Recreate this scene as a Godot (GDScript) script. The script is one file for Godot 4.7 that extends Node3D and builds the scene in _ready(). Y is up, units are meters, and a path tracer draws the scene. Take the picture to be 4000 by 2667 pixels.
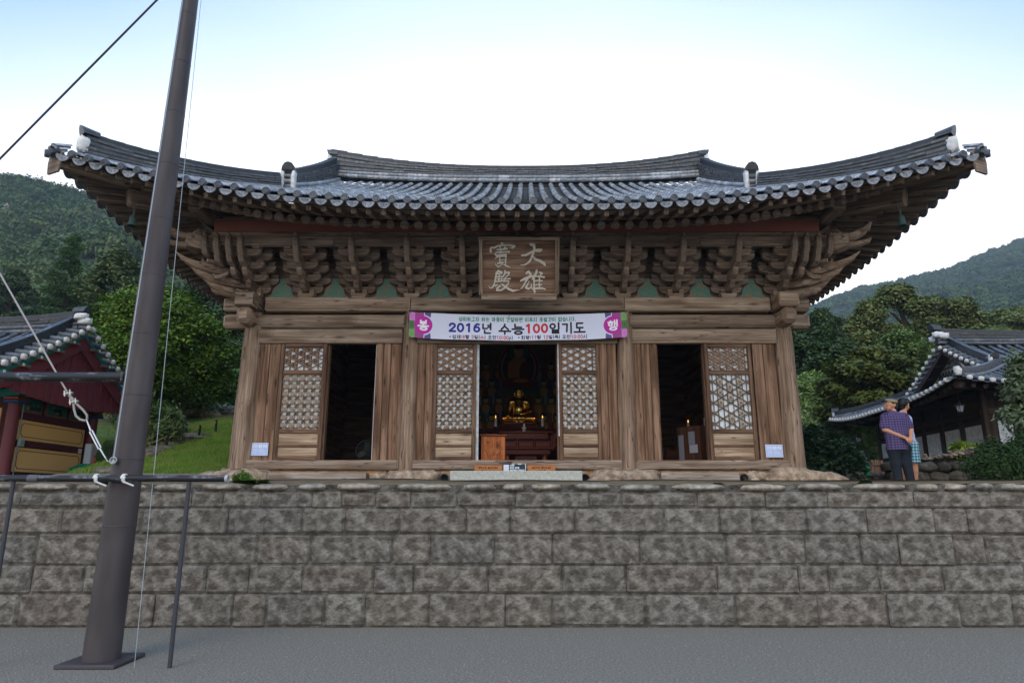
extends Node3D

# ---------------------------------------------------------------- main
func _ready() -> void:
	# camera
	var cam := Camera3D.new()
	cam.name = "camera"
	cam.position = Vector3(-0.10, -0.295, 14.55)
	cam.rotation_degrees = Vector3(13.2, 0, 0)
	cam.fov = 53.13
	cam.near = 0.1
	cam.far = 3000.0
	add_child(cam)
	# sky: bright overcast near the horizon, thin blue above
	var we := WorldEnvironment.new()
	we.name = "world_environment"
	var env := Environment.new()
	env.background_mode = Environment.BG_SKY
	var sky := Sky.new()
	var sm := PanoramaSkyMaterial.new()
	sm.panorama = sky_picture()
	sky.sky_material = sm
	env.sky = sky
	env.background_energy_multiplier = 1.0
	env.tonemap_mode = Environment.TONE_MAPPER_LINEAR
	env.tonemap_exposure = EXPOSURE
	env.sdfgi_enabled = true
	env.ssao_enabled = true
	env.ssil_enabled = true
	env.fog_enabled = true
	env.fog_density = 0.00035
	env.fog_light_color = Color(0.80, 0.88, 0.97)
	we.environment = env
	add_child(we)
	# a weak, very soft sun behind the rain cloud
	var sun := DirectionalLight3D.new()
	sun.name = "overcast_sun"
	sun.light_energy = 0.3
	sun.light_color = Color(1.0, 0.97, 0.93)
	sun.light_angular_distance = 25.0
	sun.shadow_enabled = true
	sun.rotation_degrees = Vector3(-48, -20, 0)
	add_child(sun)
	make_materials()
	build_ground()
	build_hills()
	build_hall()
	build_hall_roof()
	build_interior()
	build_left_hall()
	build_right_hall()
	build_vegetation()
	build_mast()
	build_signs()
	build_people()
	build_yard()
	print("triangles ", tri_total, "  nodes ", node_total)

const EXPOSURE := 1.3

func sky_picture() -> ImageTexture:
	var w := 512
	var h := 256
	var im := Image.create(w, h, false, Image.FORMAT_RGBF)
	var nz := FastNoiseLite.new()
	nz.seed = 5
	nz.frequency = 1.1
	nz.fractal_octaves = 4
	for y in h:
		var el := (0.5 - (y + 0.5) / h) * PI
		for x in w:
			var az := (x + 0.5) / w * TAU
			var d := Vector3(cos(el) * sin(az), sin(el), -cos(el) * cos(az))
			var c := Color(0.5, 0.5, 0.48)
			if el > -0.05:
				var s: float = maxf(0.0, sin(el))
				# bright low cloud that thins out higher up and to either side
				var k := smoothstep(0.34, 0.85, s * (1.0 + 1.1 * d.x * d.x) + 0.04 * nz.get_noise_3d(d.x, d.y * 2.0, d.z))
				c = Color(1.50, 1.52, 1.53).lerp(Color(0.24, 0.47, 0.86), pow(k, 0.95))
			im.set_pixel(x, y, c)
	return ImageTexture.create_from_image(im)

# ---------------------------------------------------------------- nodes
var tri_total := 0
var node_total := 0
var names := {}

func numbered(parent: Node, called: String) -> String:
	var key := str(parent.get_instance_id()) + called
	var k: int = names.get(key, -1) + 1
	names[key] = k
	return called if k == 0 else "%s_%03d" % [called, k]

func put(parent: Node, called: String, mesh: Mesh, xf := Transform3D(), mat: Material = null) -> MeshInstance3D:
	var o := MeshInstance3D.new()
	o.name = numbered(parent, called)
	o.mesh = mesh
	o.transform = xf
	if mat:
		o.material_override = mat
	parent.add_child(o, true)
	node_total += 1
	return o

func group_node(parent: Node, called: String, xf := Transform3D()) -> Node3D:
	var o := Node3D.new()
	o.name = numbered(parent, called)
	o.transform = xf
	parent.add_child(o, true)
	return o

func tag(o: Node, label: String, category: String, grp := "") -> void:
	o.set_meta("label", label)
	o.set_meta("category", category)
	if grp != "":
		o.set_meta("group", grp)

func structure(o: Node) -> void:
	o.set_meta("kind", "structure")

func stuff(o: Node) -> void:
	o.set_meta("kind", "stuff")

func copies(parent: Node, called: String, mesh: Mesh, xfs: Array, cols: Array = []) -> MultiMeshInstance3D:
	var mm := MultiMesh.new()
	mm.transform_format = MultiMesh.TRANSFORM_3D
	mm.use_colors = cols.size() > 0
	mm.mesh = mesh
	mm.instance_count = xfs.size()
	for i in xfs.size():
		mm.set_instance_transform(i, xfs[i])
		if cols.size() > 0:
			mm.set_instance_color(i, cols[i])
	var o := MultiMeshInstance3D.new()
	o.name = numbered(parent, called)
	o.multimesh = mm
	parent.add_child(o, true)
	node_total += 1
	return o

# many placed copies of one mesh joined into one mesh; each takes the next of a few tints
func joined(parent: Node, called: String, base: ArrayMesh, xfs: Array, cols: Array) -> MeshInstance3D:
	var arr := base.surface_get_arrays(0)
	var v0: PackedVector3Array = arr[Mesh.ARRAY_VERTEX]
	var n0: PackedVector3Array = arr[Mesh.ARRAY_NORMAL]
	var c0: PackedColorArray = arr[Mesh.ARRAY_COLOR]
	var kinds: Array = []
	var nk := mini(cols.size(), 28)
	for k in nk:
		var cc := PackedColorArray()
		var q: Color = cols[k]
		for c in c0:
			cc.append(Color(c.r * q.r, c.g * q.g, c.b * q.b))
		kinds.append(cc)
	var v := PackedVector3Array()
	var n := PackedVector3Array()
	var cs := PackedColorArray()
	for i in xfs.size():
		var x: Transform3D = xfs[i]
		v.append_array(x * v0)
		n.append_array(Transform3D(x.basis.orthonormalized(), Vector3.ZERO) * n0)
		cs.append_array(kinds[i % nk])
	var out := []
	out.resize(Mesh.ARRAY_MAX)
	out[Mesh.ARRAY_VERTEX] = v
	out[Mesh.ARRAY_NORMAL] = n
	out[Mesh.ARRAY_COLOR] = cs
	var am := ArrayMesh.new()
	if v.size() > 0:
		am.add_surface_from_arrays(Mesh.PRIMITIVE_TRIANGLES, out)
		am.surface_set_material(0, base.surface_get_material(0))
	tri_total += v.size() / 3
	return put(parent, called, am)

# ---------------------------------------------------------------- mesh maker
class M:
	var v := PackedVector3Array()
	var n := PackedVector3Array()
	var t := PackedVector2Array()
	var c := PackedColorArray()
	var col := Color(1, 1, 1)
	var us := 0.34   # texture repeats per metre along the grain
	var vs := 1.0
	var off := Vector2.ZERO
	var xf := Transform3D()
	var moved := false
	func tri(a: Vector3, b: Vector3, d: Vector3, na: Vector3, nb: Vector3, nd: Vector3, ua := Vector2.ZERO, ub := Vector2.ZERO, ud := Vector2.ZERO) -> void:
		if moved:
			a = xf * a
			b = xf * b
			d = xf * d
			na = (xf.basis * na).normalized()
			nb = (xf.basis * nb).normalized()
			nd = (xf.basis * nd).normalized()
		if (b - a).cross(d - a).dot(na + nb + nd) > 0.0:
			v.append(a); v.append(d); v.append(b)
			n.append(na); n.append(nd); n.append(nb)
			t.append(ua + off); t.append(ud + off); t.append(ub + off)
		else:
			v.append(a); v.append(b); v.append(d)
			n.append(na); n.append(nb); n.append(nd)
			t.append(ua + off); t.append(ub + off); t.append(ud + off)
		c.append(col); c.append(col); c.append(col)
	func at(x: Transform3D) -> void:
		xf = x
		moved = true
	func flat(a: Vector3, b: Vector3, d: Vector3, out: Vector3, ua := Vector2.ZERO, ub := Vector2.ZERO, ud := Vector2.ZERO) -> void:
		var g := (b - a).cross(d - a)
		if g.length_squared() < 1e-16:
			return
		g = g.normalized()
		if g.dot(out) < 0.0:
			g = -g
		tri(a, b, d, g, g, g, ua, ub, ud)
	func quad(a: Vector3, b: Vector3, d: Vector3, e: Vector3, out: Vector3, ua := Vector2.ZERO, ub := Vector2.ZERO, ud := Vector2.ZERO, ue := Vector2.ZERO) -> void:
		flat(a, b, d, out, ua, ub, ud)
		flat(a, d, e, out, ua, ud, ue)
	func squad(a: Vector3, b: Vector3, d: Vector3, e: Vector3, na: Vector3, nb: Vector3, nd: Vector3, ne: Vector3, ua := Vector2.ZERO, ub := Vector2.ZERO, ud := Vector2.ZERO, ue := Vector2.ZERO) -> void:
		tri(a, b, d, na, nb, nd, ua, ub, ud)
		tri(a, d, e, na, nd, ne, ua, ud, ue)
	# a box with chamfered edges, grain along its longest side
	func box(ce: Vector3, size: Vector3, ch := 0.006, basis := Basis()) -> void:
		var h := size * 0.5
		ch = minf(ch, minf(h.x, minf(h.y, h.z)) * 0.9)
		var la := 0 if size.x >= size.y and size.x >= size.z else (1 if size.y >= size.z else 2)
		for ax in 3:
			var p := (ax + 1) % 3
			var q := (ax + 2) % 3
			for s in [-1.0, 1.0]:
				var pts: Array[Vector3] = []
				var uvs: Array[Vector2] = []
				for k in [[-1, -1], [1, -1], [1, 1], [-1, 1]]:
					var w := Vector3.ZERO
					w[ax] = s * h[ax]
					w[p] = k[0] * (h[p] - ch)
					w[q] = k[1] * (h[q] - ch)
					pts.append(ce + basis * w)
					var u := w[la] if ax != la else w[p]
					var o := p if p != la else q
					if ax == la:
						o = q
					uvs.append(Vector2(u * us, (w[o] + s * h[ax] * 1.7 + ax * 0.37) * vs))
				var out := Vector3.ZERO
				out[ax] = s
				quad(pts[0], pts[1], pts[2], pts[3], basis * out, uvs[0], uvs[1], uvs[2], uvs[3])
		if ch <= 0.0005:
			return
		for ax in 3:
			var p := (ax + 1) % 3
			var q := (ax + 2) % 3
			for sp in [-1.0, 1.0]:
				for sq in [-1.0, 1.0]:
					var e: Array[Vector3] = []
					for k in [[-1, 0], [1, 0], [1, 1], [-1, 1]]:
						var w := Vector3.ZERO
						w[ax] = k[0] * (h[ax] - ch)
						w[p] = sp * (h[p] - (ch if k[1] == 1 else 0.0))
						w[q] = sq * (h[q] - (0.0 if k[1] == 1 else ch))
						e.append(ce + basis * w)
					var out := Vector3.ZERO
					out[p] = sp
					out[q] = sq
					var l := h[ax] * us * (1.0 if ax == la else 0.2)
					quad(e[0], e[1], e[2], e[3], basis * out, Vector2(-l, 0.3), Vector2(l, 0.3), Vector2(l, 0.31), Vector2(-l, 0.31))
		for sx in [-1.0, 1.0]:
			for sy in [-1.0, 1.0]:
				for sz in [-1.0, 1.0]:
					var sg := Vector3(sx, sy, sz)
					var a := ce + basis * (sg * Vector3(h.x, h.y - ch, h.z - ch))
					var b := ce + basis * (sg * Vector3(h.x - ch, h.y, h.z - ch))
					var d := ce + basis * (sg * Vector3(h.x - ch, h.y - ch, h.z))
					flat(a, b, d, basis * sg)
	# a flat outline (x, y) given thickness z0..z1
	func prism(poly: PackedVector2Array, z0: float, z1: float, cap_back := true) -> void:
		var idx := Geometry2D.triangulate_polygon(poly)
		for k in range(0, idx.size(), 3):
			var a := poly[idx[k]]
			var b := poly[idx[k + 1]]
			var d := poly[idx[k + 2]]
			flat(Vector3(a.x, a.y, z1), Vector3(b.x, b.y, z1), Vector3(d.x, d.y, z1), Vector3(0, 0, 1), Vector2(a.x * us, a.y * vs), Vector2(b.x * us, b.y * vs), Vector2(d.x * us, d.y * vs))
			if cap_back:
				flat(Vector3(a.x, a.y, z0), Vector3(b.x, b.y, z0), Vector3(d.x, d.y, z0), Vector3(0, 0, -1), Vector2(a.x * us, a.y * vs), Vector2(b.x * us, b.y * vs), Vector2(d.x * us, d.y * vs))
		var area := 0.0
		var m := poly.size()
		for k in m:
			area += poly[k].cross(poly[(k + 1) % m])
		var sg := 1.0 if area > 0.0 else -1.0
		for k in m:
			var a := poly[k]
			var b := poly[(k + 1) % m]
			var e := b - a
			var out := Vector3(e.y, -e.x, 0) * sg
			var ua := Vector2(a.x * us, 0)
			var ub := Vector2(b.x * us, 0)
			if absf(e.y) > absf(e.x):
				ua = Vector2(a.y * us, 0.1)
				ub = Vector2(b.y * us, 0.1)
			quad(Vector3(a.x, a.y, z0), Vector3(b.x, b.y, z0), Vector3(b.x, b.y, z1), Vector3(a.x, a.y, z1), out, ua, ub, ub + Vector2(0, (z1 - z0) * vs), ua + Vector2(0, (z1 - z0) * vs))
	# round bar along points; radii per point
	func tube(pts: PackedVector3Array, radii: PackedFloat32Array, seg := 8, caps := true, squash := 1.0) -> void:
		var rings: Array = []
		var norms: Array = []
		var up := Vector3.UP
		var l := 0.0
		var ls := PackedFloat32Array()
		var r0 := radii[0]
		for i in pts.size():
			var dir := (pts[mini(i + 1, pts.size() - 1)] - pts[maxi(i - 1, 0)]).normalized()
			if i > 0:
				l += pts[i].distance_to(pts[i - 1])
			ls.append(l)
			if absf(dir.dot(up)) > 0.97:
				up = Vector3.RIGHT if absf(dir.dot(Vector3.RIGHT)) < 0.9 else Vector3.BACK
			var sd := dir.cross(up).normalized()
			var u2 := sd.cross(dir).normalized()
			up = u2
			var ring := PackedVector3Array()
			var nr := PackedVector3Array()
			var r := radii[mini(i, radii.size() - 1)]
			for k in seg:
				var a := TAU * k / seg
				var d := sd * cos(a) + u2 * sin(a)
				nr.append((sd * cos(a) + u2 * sin(a) / squash).normalized())
				ring.append(pts[i] + sd * cos(a) * r + u2 * sin(a) * r * squash)
			rings.append(ring)
			norms.append(nr)
		for i in pts.size() - 1:
			for k in seg:
				var k2 := (k + 1) % seg
				var w := TAU * r0 / seg * vs
				squad(rings[i][k], rings[i + 1][k], rings[i + 1][k2], rings[i][k2], norms[i][k], norms[i + 1][k], norms[i + 1][k2], norms[i][k2], Vector2(ls[i] * us, k * w), Vector2(ls[i + 1] * us, k * w), Vector2(ls[i + 1] * us, (k + 1) * w), Vector2(ls[i] * us, (k + 1) * w))
		if caps:
			for e in [0, pts.size() - 1]:
				var o: Vector3 = pts[e] - pts[1 if e == 0 else e - 1]
				for k in seg:
					var a: Vector3 = rings[e][k]
					var b: Vector3 = rings[e][(k + 1) % seg]
					flat(pts[e], a, b, o, Vector2(0.5, 0.5), Vector2(0.5 + 0.06 * cos(TAU * k / seg), 0.5 + 0.2 * sin(TAU * k / seg)), Vector2(0.5 + 0.06 * cos(TAU * (k + 1) / seg), 0.5 + 0.2 * sin(TAU * (k + 1) / seg)))
	# profile (radius, height) turned round y
	func lathe(prof: PackedVector2Array, seg := 12, smooth := true, ce := Vector3.ZERO) -> void:
		for i in prof.size() - 1:
			var a := prof[i]
			var b := prof[i + 1]
			var e := (b - a)
			if e.length() < 1e-6:
				continue
			var fn := Vector2(e.y, -e.x).normalized()
			var n0 := fn
			var n1 := fn
			if smooth:
				if i > 0:
					var p := a - prof[i - 1]
					var q := Vector2(p.y, -p.x).normalized()
					if q.dot(fn) > 0.5:
						n0 = (q + fn).normalized()
				if i < prof.size() - 2:
					var p := prof[i + 2] - b
					var q := Vector2(p.y, -p.x).normalized()
					if q.dot(fn) > 0.5:
						n1 = (q + fn).normalized()
			for k in seg:
				var a0 := TAU * k / seg
				var a1 := TAU * (k + 1) / seg
				var d0 := Vector3(cos(a0), 0, sin(a0))
				var d1 := Vector3(cos(a1), 0, sin(a1))
				var P := ce + d0 * a.x + Vector3.UP * a.y
				var Q := ce + d1 * a.x + Vector3.UP * a.y
				var R := ce + d1 * b.x + Vector3.UP * b.y
				var S := ce + d0 * b.x + Vector3.UP * b.y
				var nP := d0 * n0.x + Vector3.UP * n0.y
				var nQ := d1 * n0.x + Vector3.UP * n0.y
				var nR := d1 * n1.x + Vector3.UP * n1.y
				var nS := d0 * n1.x + Vector3.UP * n1.y
				if a.x > 1e-6:
					tri(P, Q, R, nP, nQ, nR, Vector2(a.y * us, a0 * 0.2), Vector2(a.y * us, a1 * 0.2), Vector2(b.y * us, a1 * 0.2))
				if b.x > 1e-6:
					tri(P, R, S, nP, nR, nS, Vector2(a.y * us, a0 * 0.2), Vector2(b.y * us, a1 * 0.2), Vector2(b.y * us, a0 * 0.2))
	# a lumpy ball
	func lump(ce: Vector3, r: Vector3, rough: float, seed_: int, rings := 5, seg := 8, low := -0.9) -> void:
		var nz := FastNoiseLite.new()
		nz.seed = seed_
		nz.frequency = 0.9
		var P: Array = []
		for i in rings + 1:
			var row := PackedVector3Array()
			var th := PI * i / rings
			for k in seg:
				var a := TAU * k / seg
				var d := Vector3(sin(th) * cos(a), cos(th), sin(th) * sin(a))
				var f := 1.0 + rough * nz.get_noise_3d(d.x * 1.6, d.y * 1.6, d.z * 1.6)
				# squarer than a ball
				var m := maxf(absf(d.x), maxf(absf(d.y), absf(d.z)))
				f *= lerpf(1.0, 1.0 / m, 0.55)
				var q := d * f
				q.y = maxf(q.y, low)
				row.append(ce + q * r)
			P.append(row)
		var N: Array = []
		for i in rings + 1:
			var row := PackedVector3Array()
			for k in seg:
				var a: Vector3 = P[i][(k + 1) % seg] - P[i][(k + seg - 1) % seg]
				var b: Vector3 = P[mini(i + 1, rings)][k] - P[maxi(i - 1, 0)][k]
				var g := a.cross(b)
				if g.length() < 1e-9:
					g = P[i][k] - ce
				g = g.normalized()
				if g.dot(P[i][k] - ce) < 0.0:
					g = -g
				row.append(g)
			N.append(row)
		for i in rings:
			for k in seg:
				var k2 := (k + 1) % seg
				var uv0 := Vector2(float(k) / seg, float(i) / rings)
				var uv1 := Vector2(float(k + 1) / seg, float(i) / rings)
				var dv := Vector2(0, 1.0 / rings)
				if i > 0:
					tri(P[i][k], P[i][k2], P[i + 1][k2], N[i][k], N[i][k2], N[i + 1][k2], uv0, uv1, uv1 + dv)
				if i < rings - 1 or true:
					tri(P[i][k], P[i + 1][k2], P[i + 1][k], N[i][k], N[i + 1][k2], N[i + 1][k], uv0, uv1 + dv, uv0 + dv)
	func mesh(mat: Material, owner_: Node3D = null) -> ArrayMesh:
		var am := ArrayMesh.new()
		if v.size() == 0:
			return am
		var arr := []
		arr.resize(Mesh.ARRAY_MAX)
		arr[Mesh.ARRAY_VERTEX] = v
		arr[Mesh.ARRAY_NORMAL] = n
		arr[Mesh.ARRAY_TEX_UV] = t
		arr[Mesh.ARRAY_COLOR] = c
		am.add_surface_from_arrays(Mesh.PRIMITIVE_TRIANGLES, arr)
		am.surface_set_material(0, mat)
		if owner_:
			owner_.tri_total += v.size() / 3
		return am

var R := RandomNumberGenerator.new()

func rnd(a: float, b: float) -> float:
	return R.randf_range(a, b)

func newm(col := Color(1, 1, 1)) -> M:
	var m := M.new()
	m.col = col
	m.off = Vector2(rnd(0, 1), rnd(0, 1))
	return m

func box_mesh(size: Vector3, mat: Material, col := Color(1, 1, 1), ch := 0.006) -> ArrayMesh:
	var m := newm(col)
	m.box(Vector3.ZERO, size, ch)
	return m.mesh(mat, self)

func bx(parent: Node, called: String, ce: Vector3, size: Vector3, mat: Material, col := Color(1, 1, 1), ch := 0.006, basis := Basis()) -> MeshInstance3D:
	return put(parent, called, box_mesh(size, mat, col, ch), Transform3D(basis, ce))

func tint(c: Color, k: float) -> Color:
	return Color(c.r * k, c.g * k, c.b * k)

func vary(c: Color, k := 0.15) -> Color:
	var f := 1.0 + rnd(-k, k)
	var w := rnd(-k, k) * 0.3
	return Color(c.r * f * (1.0 + w), c.g * f, c.b * f * (1.0 - w))

func bar(a: Vector3, b: Vector3) -> Transform3D:
	# x runs from a to b, y as much up as it can
	var x := (b - a).normalized()
	var up := Vector3.UP if absf(x.y) < 0.95 else Vector3.BACK
	var z := x.cross(up).normalized()
	var y := z.cross(x)
	return Transform3D(Basis(x, y, z), (a + b) * 0.5)

func sr(r: float, g: float, b: float) -> Color:
	# a colour read off in sRGB 0..255, as a linear value
	return Color(r / 255.0, g / 255.0, b / 255.0).srgb_to_linear()

# ---------------------------------------------------------------- materials
var mat := {}

func std(rough := 0.85, vc := true) -> StandardMaterial3D:
	var m := StandardMaterial3D.new()
	m.roughness = rough
	m.vertex_color_use_as_albedo = vc
	m.metallic_specular = 0.4
	return m

func seamless(w: int, h: int, freq: float, seed_: int, oct := 4, ridged := false) -> Image:
	var nz := FastNoiseLite.new()
	nz.seed = seed_
	nz.frequency = freq
	nz.fractal_octaves = oct
	if ridged:
		nz.fractal_type = FastNoiseLite.FRACTAL_RIDGED
	var im := nz.get_seamless_image(w, h, false, false, 0.15)
	im.convert(Image.FORMAT_L8)
	return im

func stretched(w: int, h: int, w2: int, h2: int, freq: float, seed_: int, oct := 4, ridged := false) -> PackedByteArray:
	var im := seamless(w, h, freq, seed_, oct, ridged)
	im.resize(w2, h2, Image.INTERPOLATE_CUBIC)
	return im.get_data()

func wood_pictures(seed_: int, crack: float, contrast: float) -> Array:
	var w := 1024
	var h := 512
	var fine := stretched(40, 512, w, h, 0.16, seed_, 3)
	var mid := stretched(40, 512, w, h, 0.03, seed_ + 1, 4)
	var blotch := stretched(96, 256, w, h, 0.012, seed_ + 2, 4)
	var crk := stretched(48, 512, w, h, 0.022, seed_ + 3, 2)
	var rr := RandomNumberGenerator.new()
	rr.seed = seed_
	var data := PackedByteArray()
	data.resize(w * h * 3)
	var hei := PackedByteArray()
	hei.resize(w * h)
	var knots: Array = []
	for k in 7:
		knots.append(Vector3(rr.randf() * w, rr.randf() * h, rr.randf_range(7, 15)))
	for y in h:
		for x in w:
			var i := y * w + x
			var b := blotch[i] / 255.0
			var sy := y
			var kd := 0.0
			for kn in knots:
				var dx: float = (x - kn.x) * 0.30
				var dy: float = y - kn.y
				if absf(dx) < 60.0 and absf(dy) < 60.0:
					var d: float = sqrt(dx * dx + dy * dy) / kn.z
					if d < 3.0:
						sy += int(signf(dy) * 9.0 * exp(-d * d * 0.6))
						kd = maxf(kd, exp(-d * d * 1.6))
			sy = posmod(sy, h)
			var j := sy * w + x
			var f := fine[j] / 255.0
			var m := mid[j] / 255.0
			var cz := absf(crk[j] / 255.0 - 0.5)
			var ck := clampf(1.0 - cz / 0.026, 0.0, 1.0) * crack * clampf((m - 0.35) * 4.0, 0.0, 1.0)
			var t := clampf(0.5 + (f - 0.5) * 0.55 * contrast + (m - 0.5) * 0.95 * contrast + (b - 0.5) * 0.9 * contrast, 0.0, 1.0)
			# from brown heartwood to greyed pale wood
			var r := lerpf(0.60, 1.0, t)
			var g := lerpf(0.53, 0.97, t)
			var bl := lerpf(0.47, 0.94, t)
			var dk := (1.0 - 0.72 * ck) * (1.0 - 0.5 * kd)
			data[i * 3] = int(clampf(r * dk, 0, 1) * 255)
			data[i * 3 + 1] = int(clampf(g * dk * (1.0 - 0.06 * kd), 0, 1) * 255)
			data[i * 3 + 2] = int(clampf(bl * dk * (1.0 - 0.1 * kd), 0, 1) * 255)
			hei[i] = int(clampf(0.55 + (f - 0.5) * 0.5 + (m - 0.5) * 0.4 - ck * 0.6, 0, 1) * 255)
	var im := Image.create_from_data(w, h, false, Image.FORMAT_RGB8, data)
	var hi := Image.create_from_data(w, h, false, Image.FORMAT_L8, hei)
	return [ImageTexture.create_from_image(im), ImageTexture.create_from_image(hi)]

func speckle(w: int, freq: float, seed_: int, lo: Color, hi: Color, oct := 5, grain := 0.0) -> ImageTexture:
	var a := seamless(w, w, freq, seed_, oct).get_data()
	var rr := RandomNumberGenerator.new()
	rr.seed = seed_
	var data := PackedByteArray()
	data.resize(w * w * 3)
	for i in w * w:
		var t := clampf((a[i] / 255.0 - 0.5) * 1.5 + 0.5 + grain * rr.randf_range(-1, 1), 0, 1)
		data[i * 3] = int(lerpf(lo.r, hi.r, t) * 255)
		data[i * 3 + 1] = int(lerpf(lo.g, hi.g, t) * 255)
		data[i * 3 + 2] = int(lerpf(lo.b, hi.b, t) * 255)
	return ImageTexture.create_from_image(Image.create_from_data(w, w, false, Image.FORMAT_RGB8, data))

func grey_tex(w: int, freq: float, seed_: int, oct := 5, ridged := false) -> ImageTexture:
	return ImageTexture.create_from_image(seamless(w, w, freq, seed_, oct, ridged))

func bumpy(m: StandardMaterial3D, tex: Texture2D, cm: float) -> void:
	m.heightmap_enabled = true
	m.heightmap_texture = tex
	m.heightmap_scale = cm

func tri_planar(m: StandardMaterial3D, s: float, world := false) -> void:
	m.uv1_triplanar = true
	m.uv1_world_triplanar = world
	m.uv1_scale = Vector3(s, s, s)

func make_materials() -> void:
	R.seed = 11
	var wp := wood_pictures(3, 1.0, 0.95)
	var w := std(0.8)
	w.albedo_texture = wp[0]
	bumpy(w, wp[1], 0.6)
	mat.wood = w
	var wq := wood_pictures(21, 0.9, 1.15)
	var w2 := std(0.8)
	w2.albedo_texture = wq[0]
	bumpy(w2, wq[1], 0.4)
	mat.plank = w2
	# fired grey tile, weathered and wet
	var ti := std(0.48)
	ti.albedo_texture = speckle(256, 0.02, 4, Color(0.62, 0.65, 0.70), Color(1, 1, 1), 5, 0.12)
	tri_planar(ti, 1.7, true)
	ti.metallic_specular = 0.5
	mat.tile = ti
	var st := std(0.9)
	st.albedo_texture = speckle(512, 0.012, 8, Color(0.60, 0.57, 0.54), Color(1, 0.99, 0.97), 6, 0.16)
	bumpy(st, grey_tex(512, 0.02, 9, 6), 3.0)
	tri_planar(st, 0.9, true)
	mat.stone = st
	var gr := std(0.85)
	gr.albedo_texture = speckle(512, 0.01, 14, Color(0.86, 0.86, 0.84), Color(1, 1, 1), 3, 0.35)
	tri_planar(gr, 2.2, true)
	mat.granite = gr
	var pl := std(0.95)
	pl.albedo_texture = speckle(256, 0.015, 17, Color(0.84, 0.83, 0.8), Color(1, 1, 1), 5, 0.06)
	bumpy(pl, grey_tex(256, 0.03, 18, 4), 1.2)
	tri_planar(pl, 1.3, true)
	mat.plaster = pl
	# worn green paint over plaster, flaking to bare mud
	mat.green = std(0.9)
	mat.green.albedo_texture = flaked(Color(0.36, 0.50, 0.44), Color(0.52, 0.46, 0.36), 31)
	tri_planar(mat.green, 0.8, true)
	mat.flat = std(0.85)
	mat.satin = std(0.55)
	mat.gloss = std(0.3)
	var pa := std(0.95)
	pa.backlight_enabled = true
	pa.backlight = Color(0.3, 0.3, 0.3)
	mat.paper = pa
	var me := std(0.38)
	me.metallic = 0.85
	mat.metal = me
	var rail := std(0.5)
	rail.albedo_texture = scuffed(77)
	mat.rail = rail
	var mast := std(0.5)
	mast.albedo_texture = speckle(256, 0.01, 44, Color(0.82, 0.80, 0.80), Color(1, 1, 1), 3, 0.05)
	mat.mast = mast
	var go := std(0.22)
	go.metallic = 1.0
	mat.gold = go
	var so := std(0.97)
	so.albedo_texture = speckle(1024, 0.012, 52, Color(0.74, 0.72, 0.69), Color(1, 1, 1), 6, 0.16)
	bumpy(so, grey_tex(512, 0.03, 53, 5), 2.0)
	tri_planar(so, 0.28, true)
	mat.soil = so
	var sa := std(0.97)
	sa.albedo_texture = speckle(1024, 0.05, 57, Color(0.80, 0.785, 0.76), Color(1, 1, 1), 6, 0.22)
	bumpy(sa, grey_tex(512, 0.12, 58, 4), 1.2)
	tri_planar(sa, 0.5, true)
	mat.sand = sa
	var lf := std(0.6)
	lf.backlight_enabled = true
	lf.backlight = Color(0.5, 0.55, 0.35)
	lf.cull_mode = BaseMaterial3D.CULL_DISABLED
	lf.metallic_specular = 0.3
	mat.leaf = lf
	var gl := std(0.08, false)
	gl.transparency = BaseMaterial3D.TRANSPARENCY_ALPHA
	gl.albedo_color = Color(0.9, 0.95, 1.0, 0.25)
	mat.glass = gl
	var bk := std(0.9)
	bk.albedo_texture = wp[0]
	mat.bark = bk
	var fl := StandardMaterial3D.new()
	fl.emission_enabled = true
	fl.emission = Color(1.0, 0.62, 0.25)
	fl.emission_energy_multiplier = 3.0
	fl.albedo_color = Color(1, 0.8, 0.5)
	mat.flame = fl

func flaked(a: Color, b: Color, seed_: int) -> ImageTexture:
	var w := 512
	var n1 := seamless(w, w, 0.014, seed_, 5).get_data()
	var n2 := seamless(w, w, 0.05, seed_ + 1, 3).get_data()
	var im := Image.create(w, w, false, Image.FORMAT_RGB8)
	for y in w:
		for x in w:
			var i := y * w + x
			var k := smoothstep(0.60, 0.64, n1[i] / 255.0 + (n2[i] / 255.0 - 0.5) * 0.2)
			var f := 0.88 + 0.24 * (n2[i] / 255.0)
			im.set_pixel(x, y, Color(lerpf(a.r, b.r, k) * f, lerpf(a.g, b.g, k) * f, lerpf(a.b, b.b, k) * f))
	return ImageTexture.create_from_image(im)

func scuffed(seed_: int) -> ImageTexture:
	var w := 512
	var n1 := stretched(64, 256, w, 256, 0.03, seed_, 5)
	var n2 := seamless(w, 256, 0.05, seed_ + 1, 3).get_data()
	var im := Image.create(w, 256, false, Image.FORMAT_RGB8)
	for y in 256:
		for x in w:
			var i := y * w + x
			var k := smoothstep(0.62, 0.74, n1[i] / 255.0) * 0.75 * (n2[i] / 255.0)
			im.set_pixel(x, y, Color(0.13, 0.13, 0.145).lerp(Color(0.62, 0.64, 0.66), k))
	return ImageTexture.create_from_image(im)

# ---------------------------------------------------------------- the main hall
var hall: Node3D
const BEAM := Color(0.40, 0.325, 0.262)
const COLUMN := Color(0.375, 0.292, 0.228)
const PLANK := Color(0.295, 0.187, 0.125)
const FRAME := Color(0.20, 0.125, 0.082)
const PALE := Color(0.56, 0.445, 0.33)
const CARVED := Color(0.305, 0.248, 0.203)
const RED := Color(0.23, 0.075, 0.05)
const FLOWER := Color(0.43, 0.335, 0.255)

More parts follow.
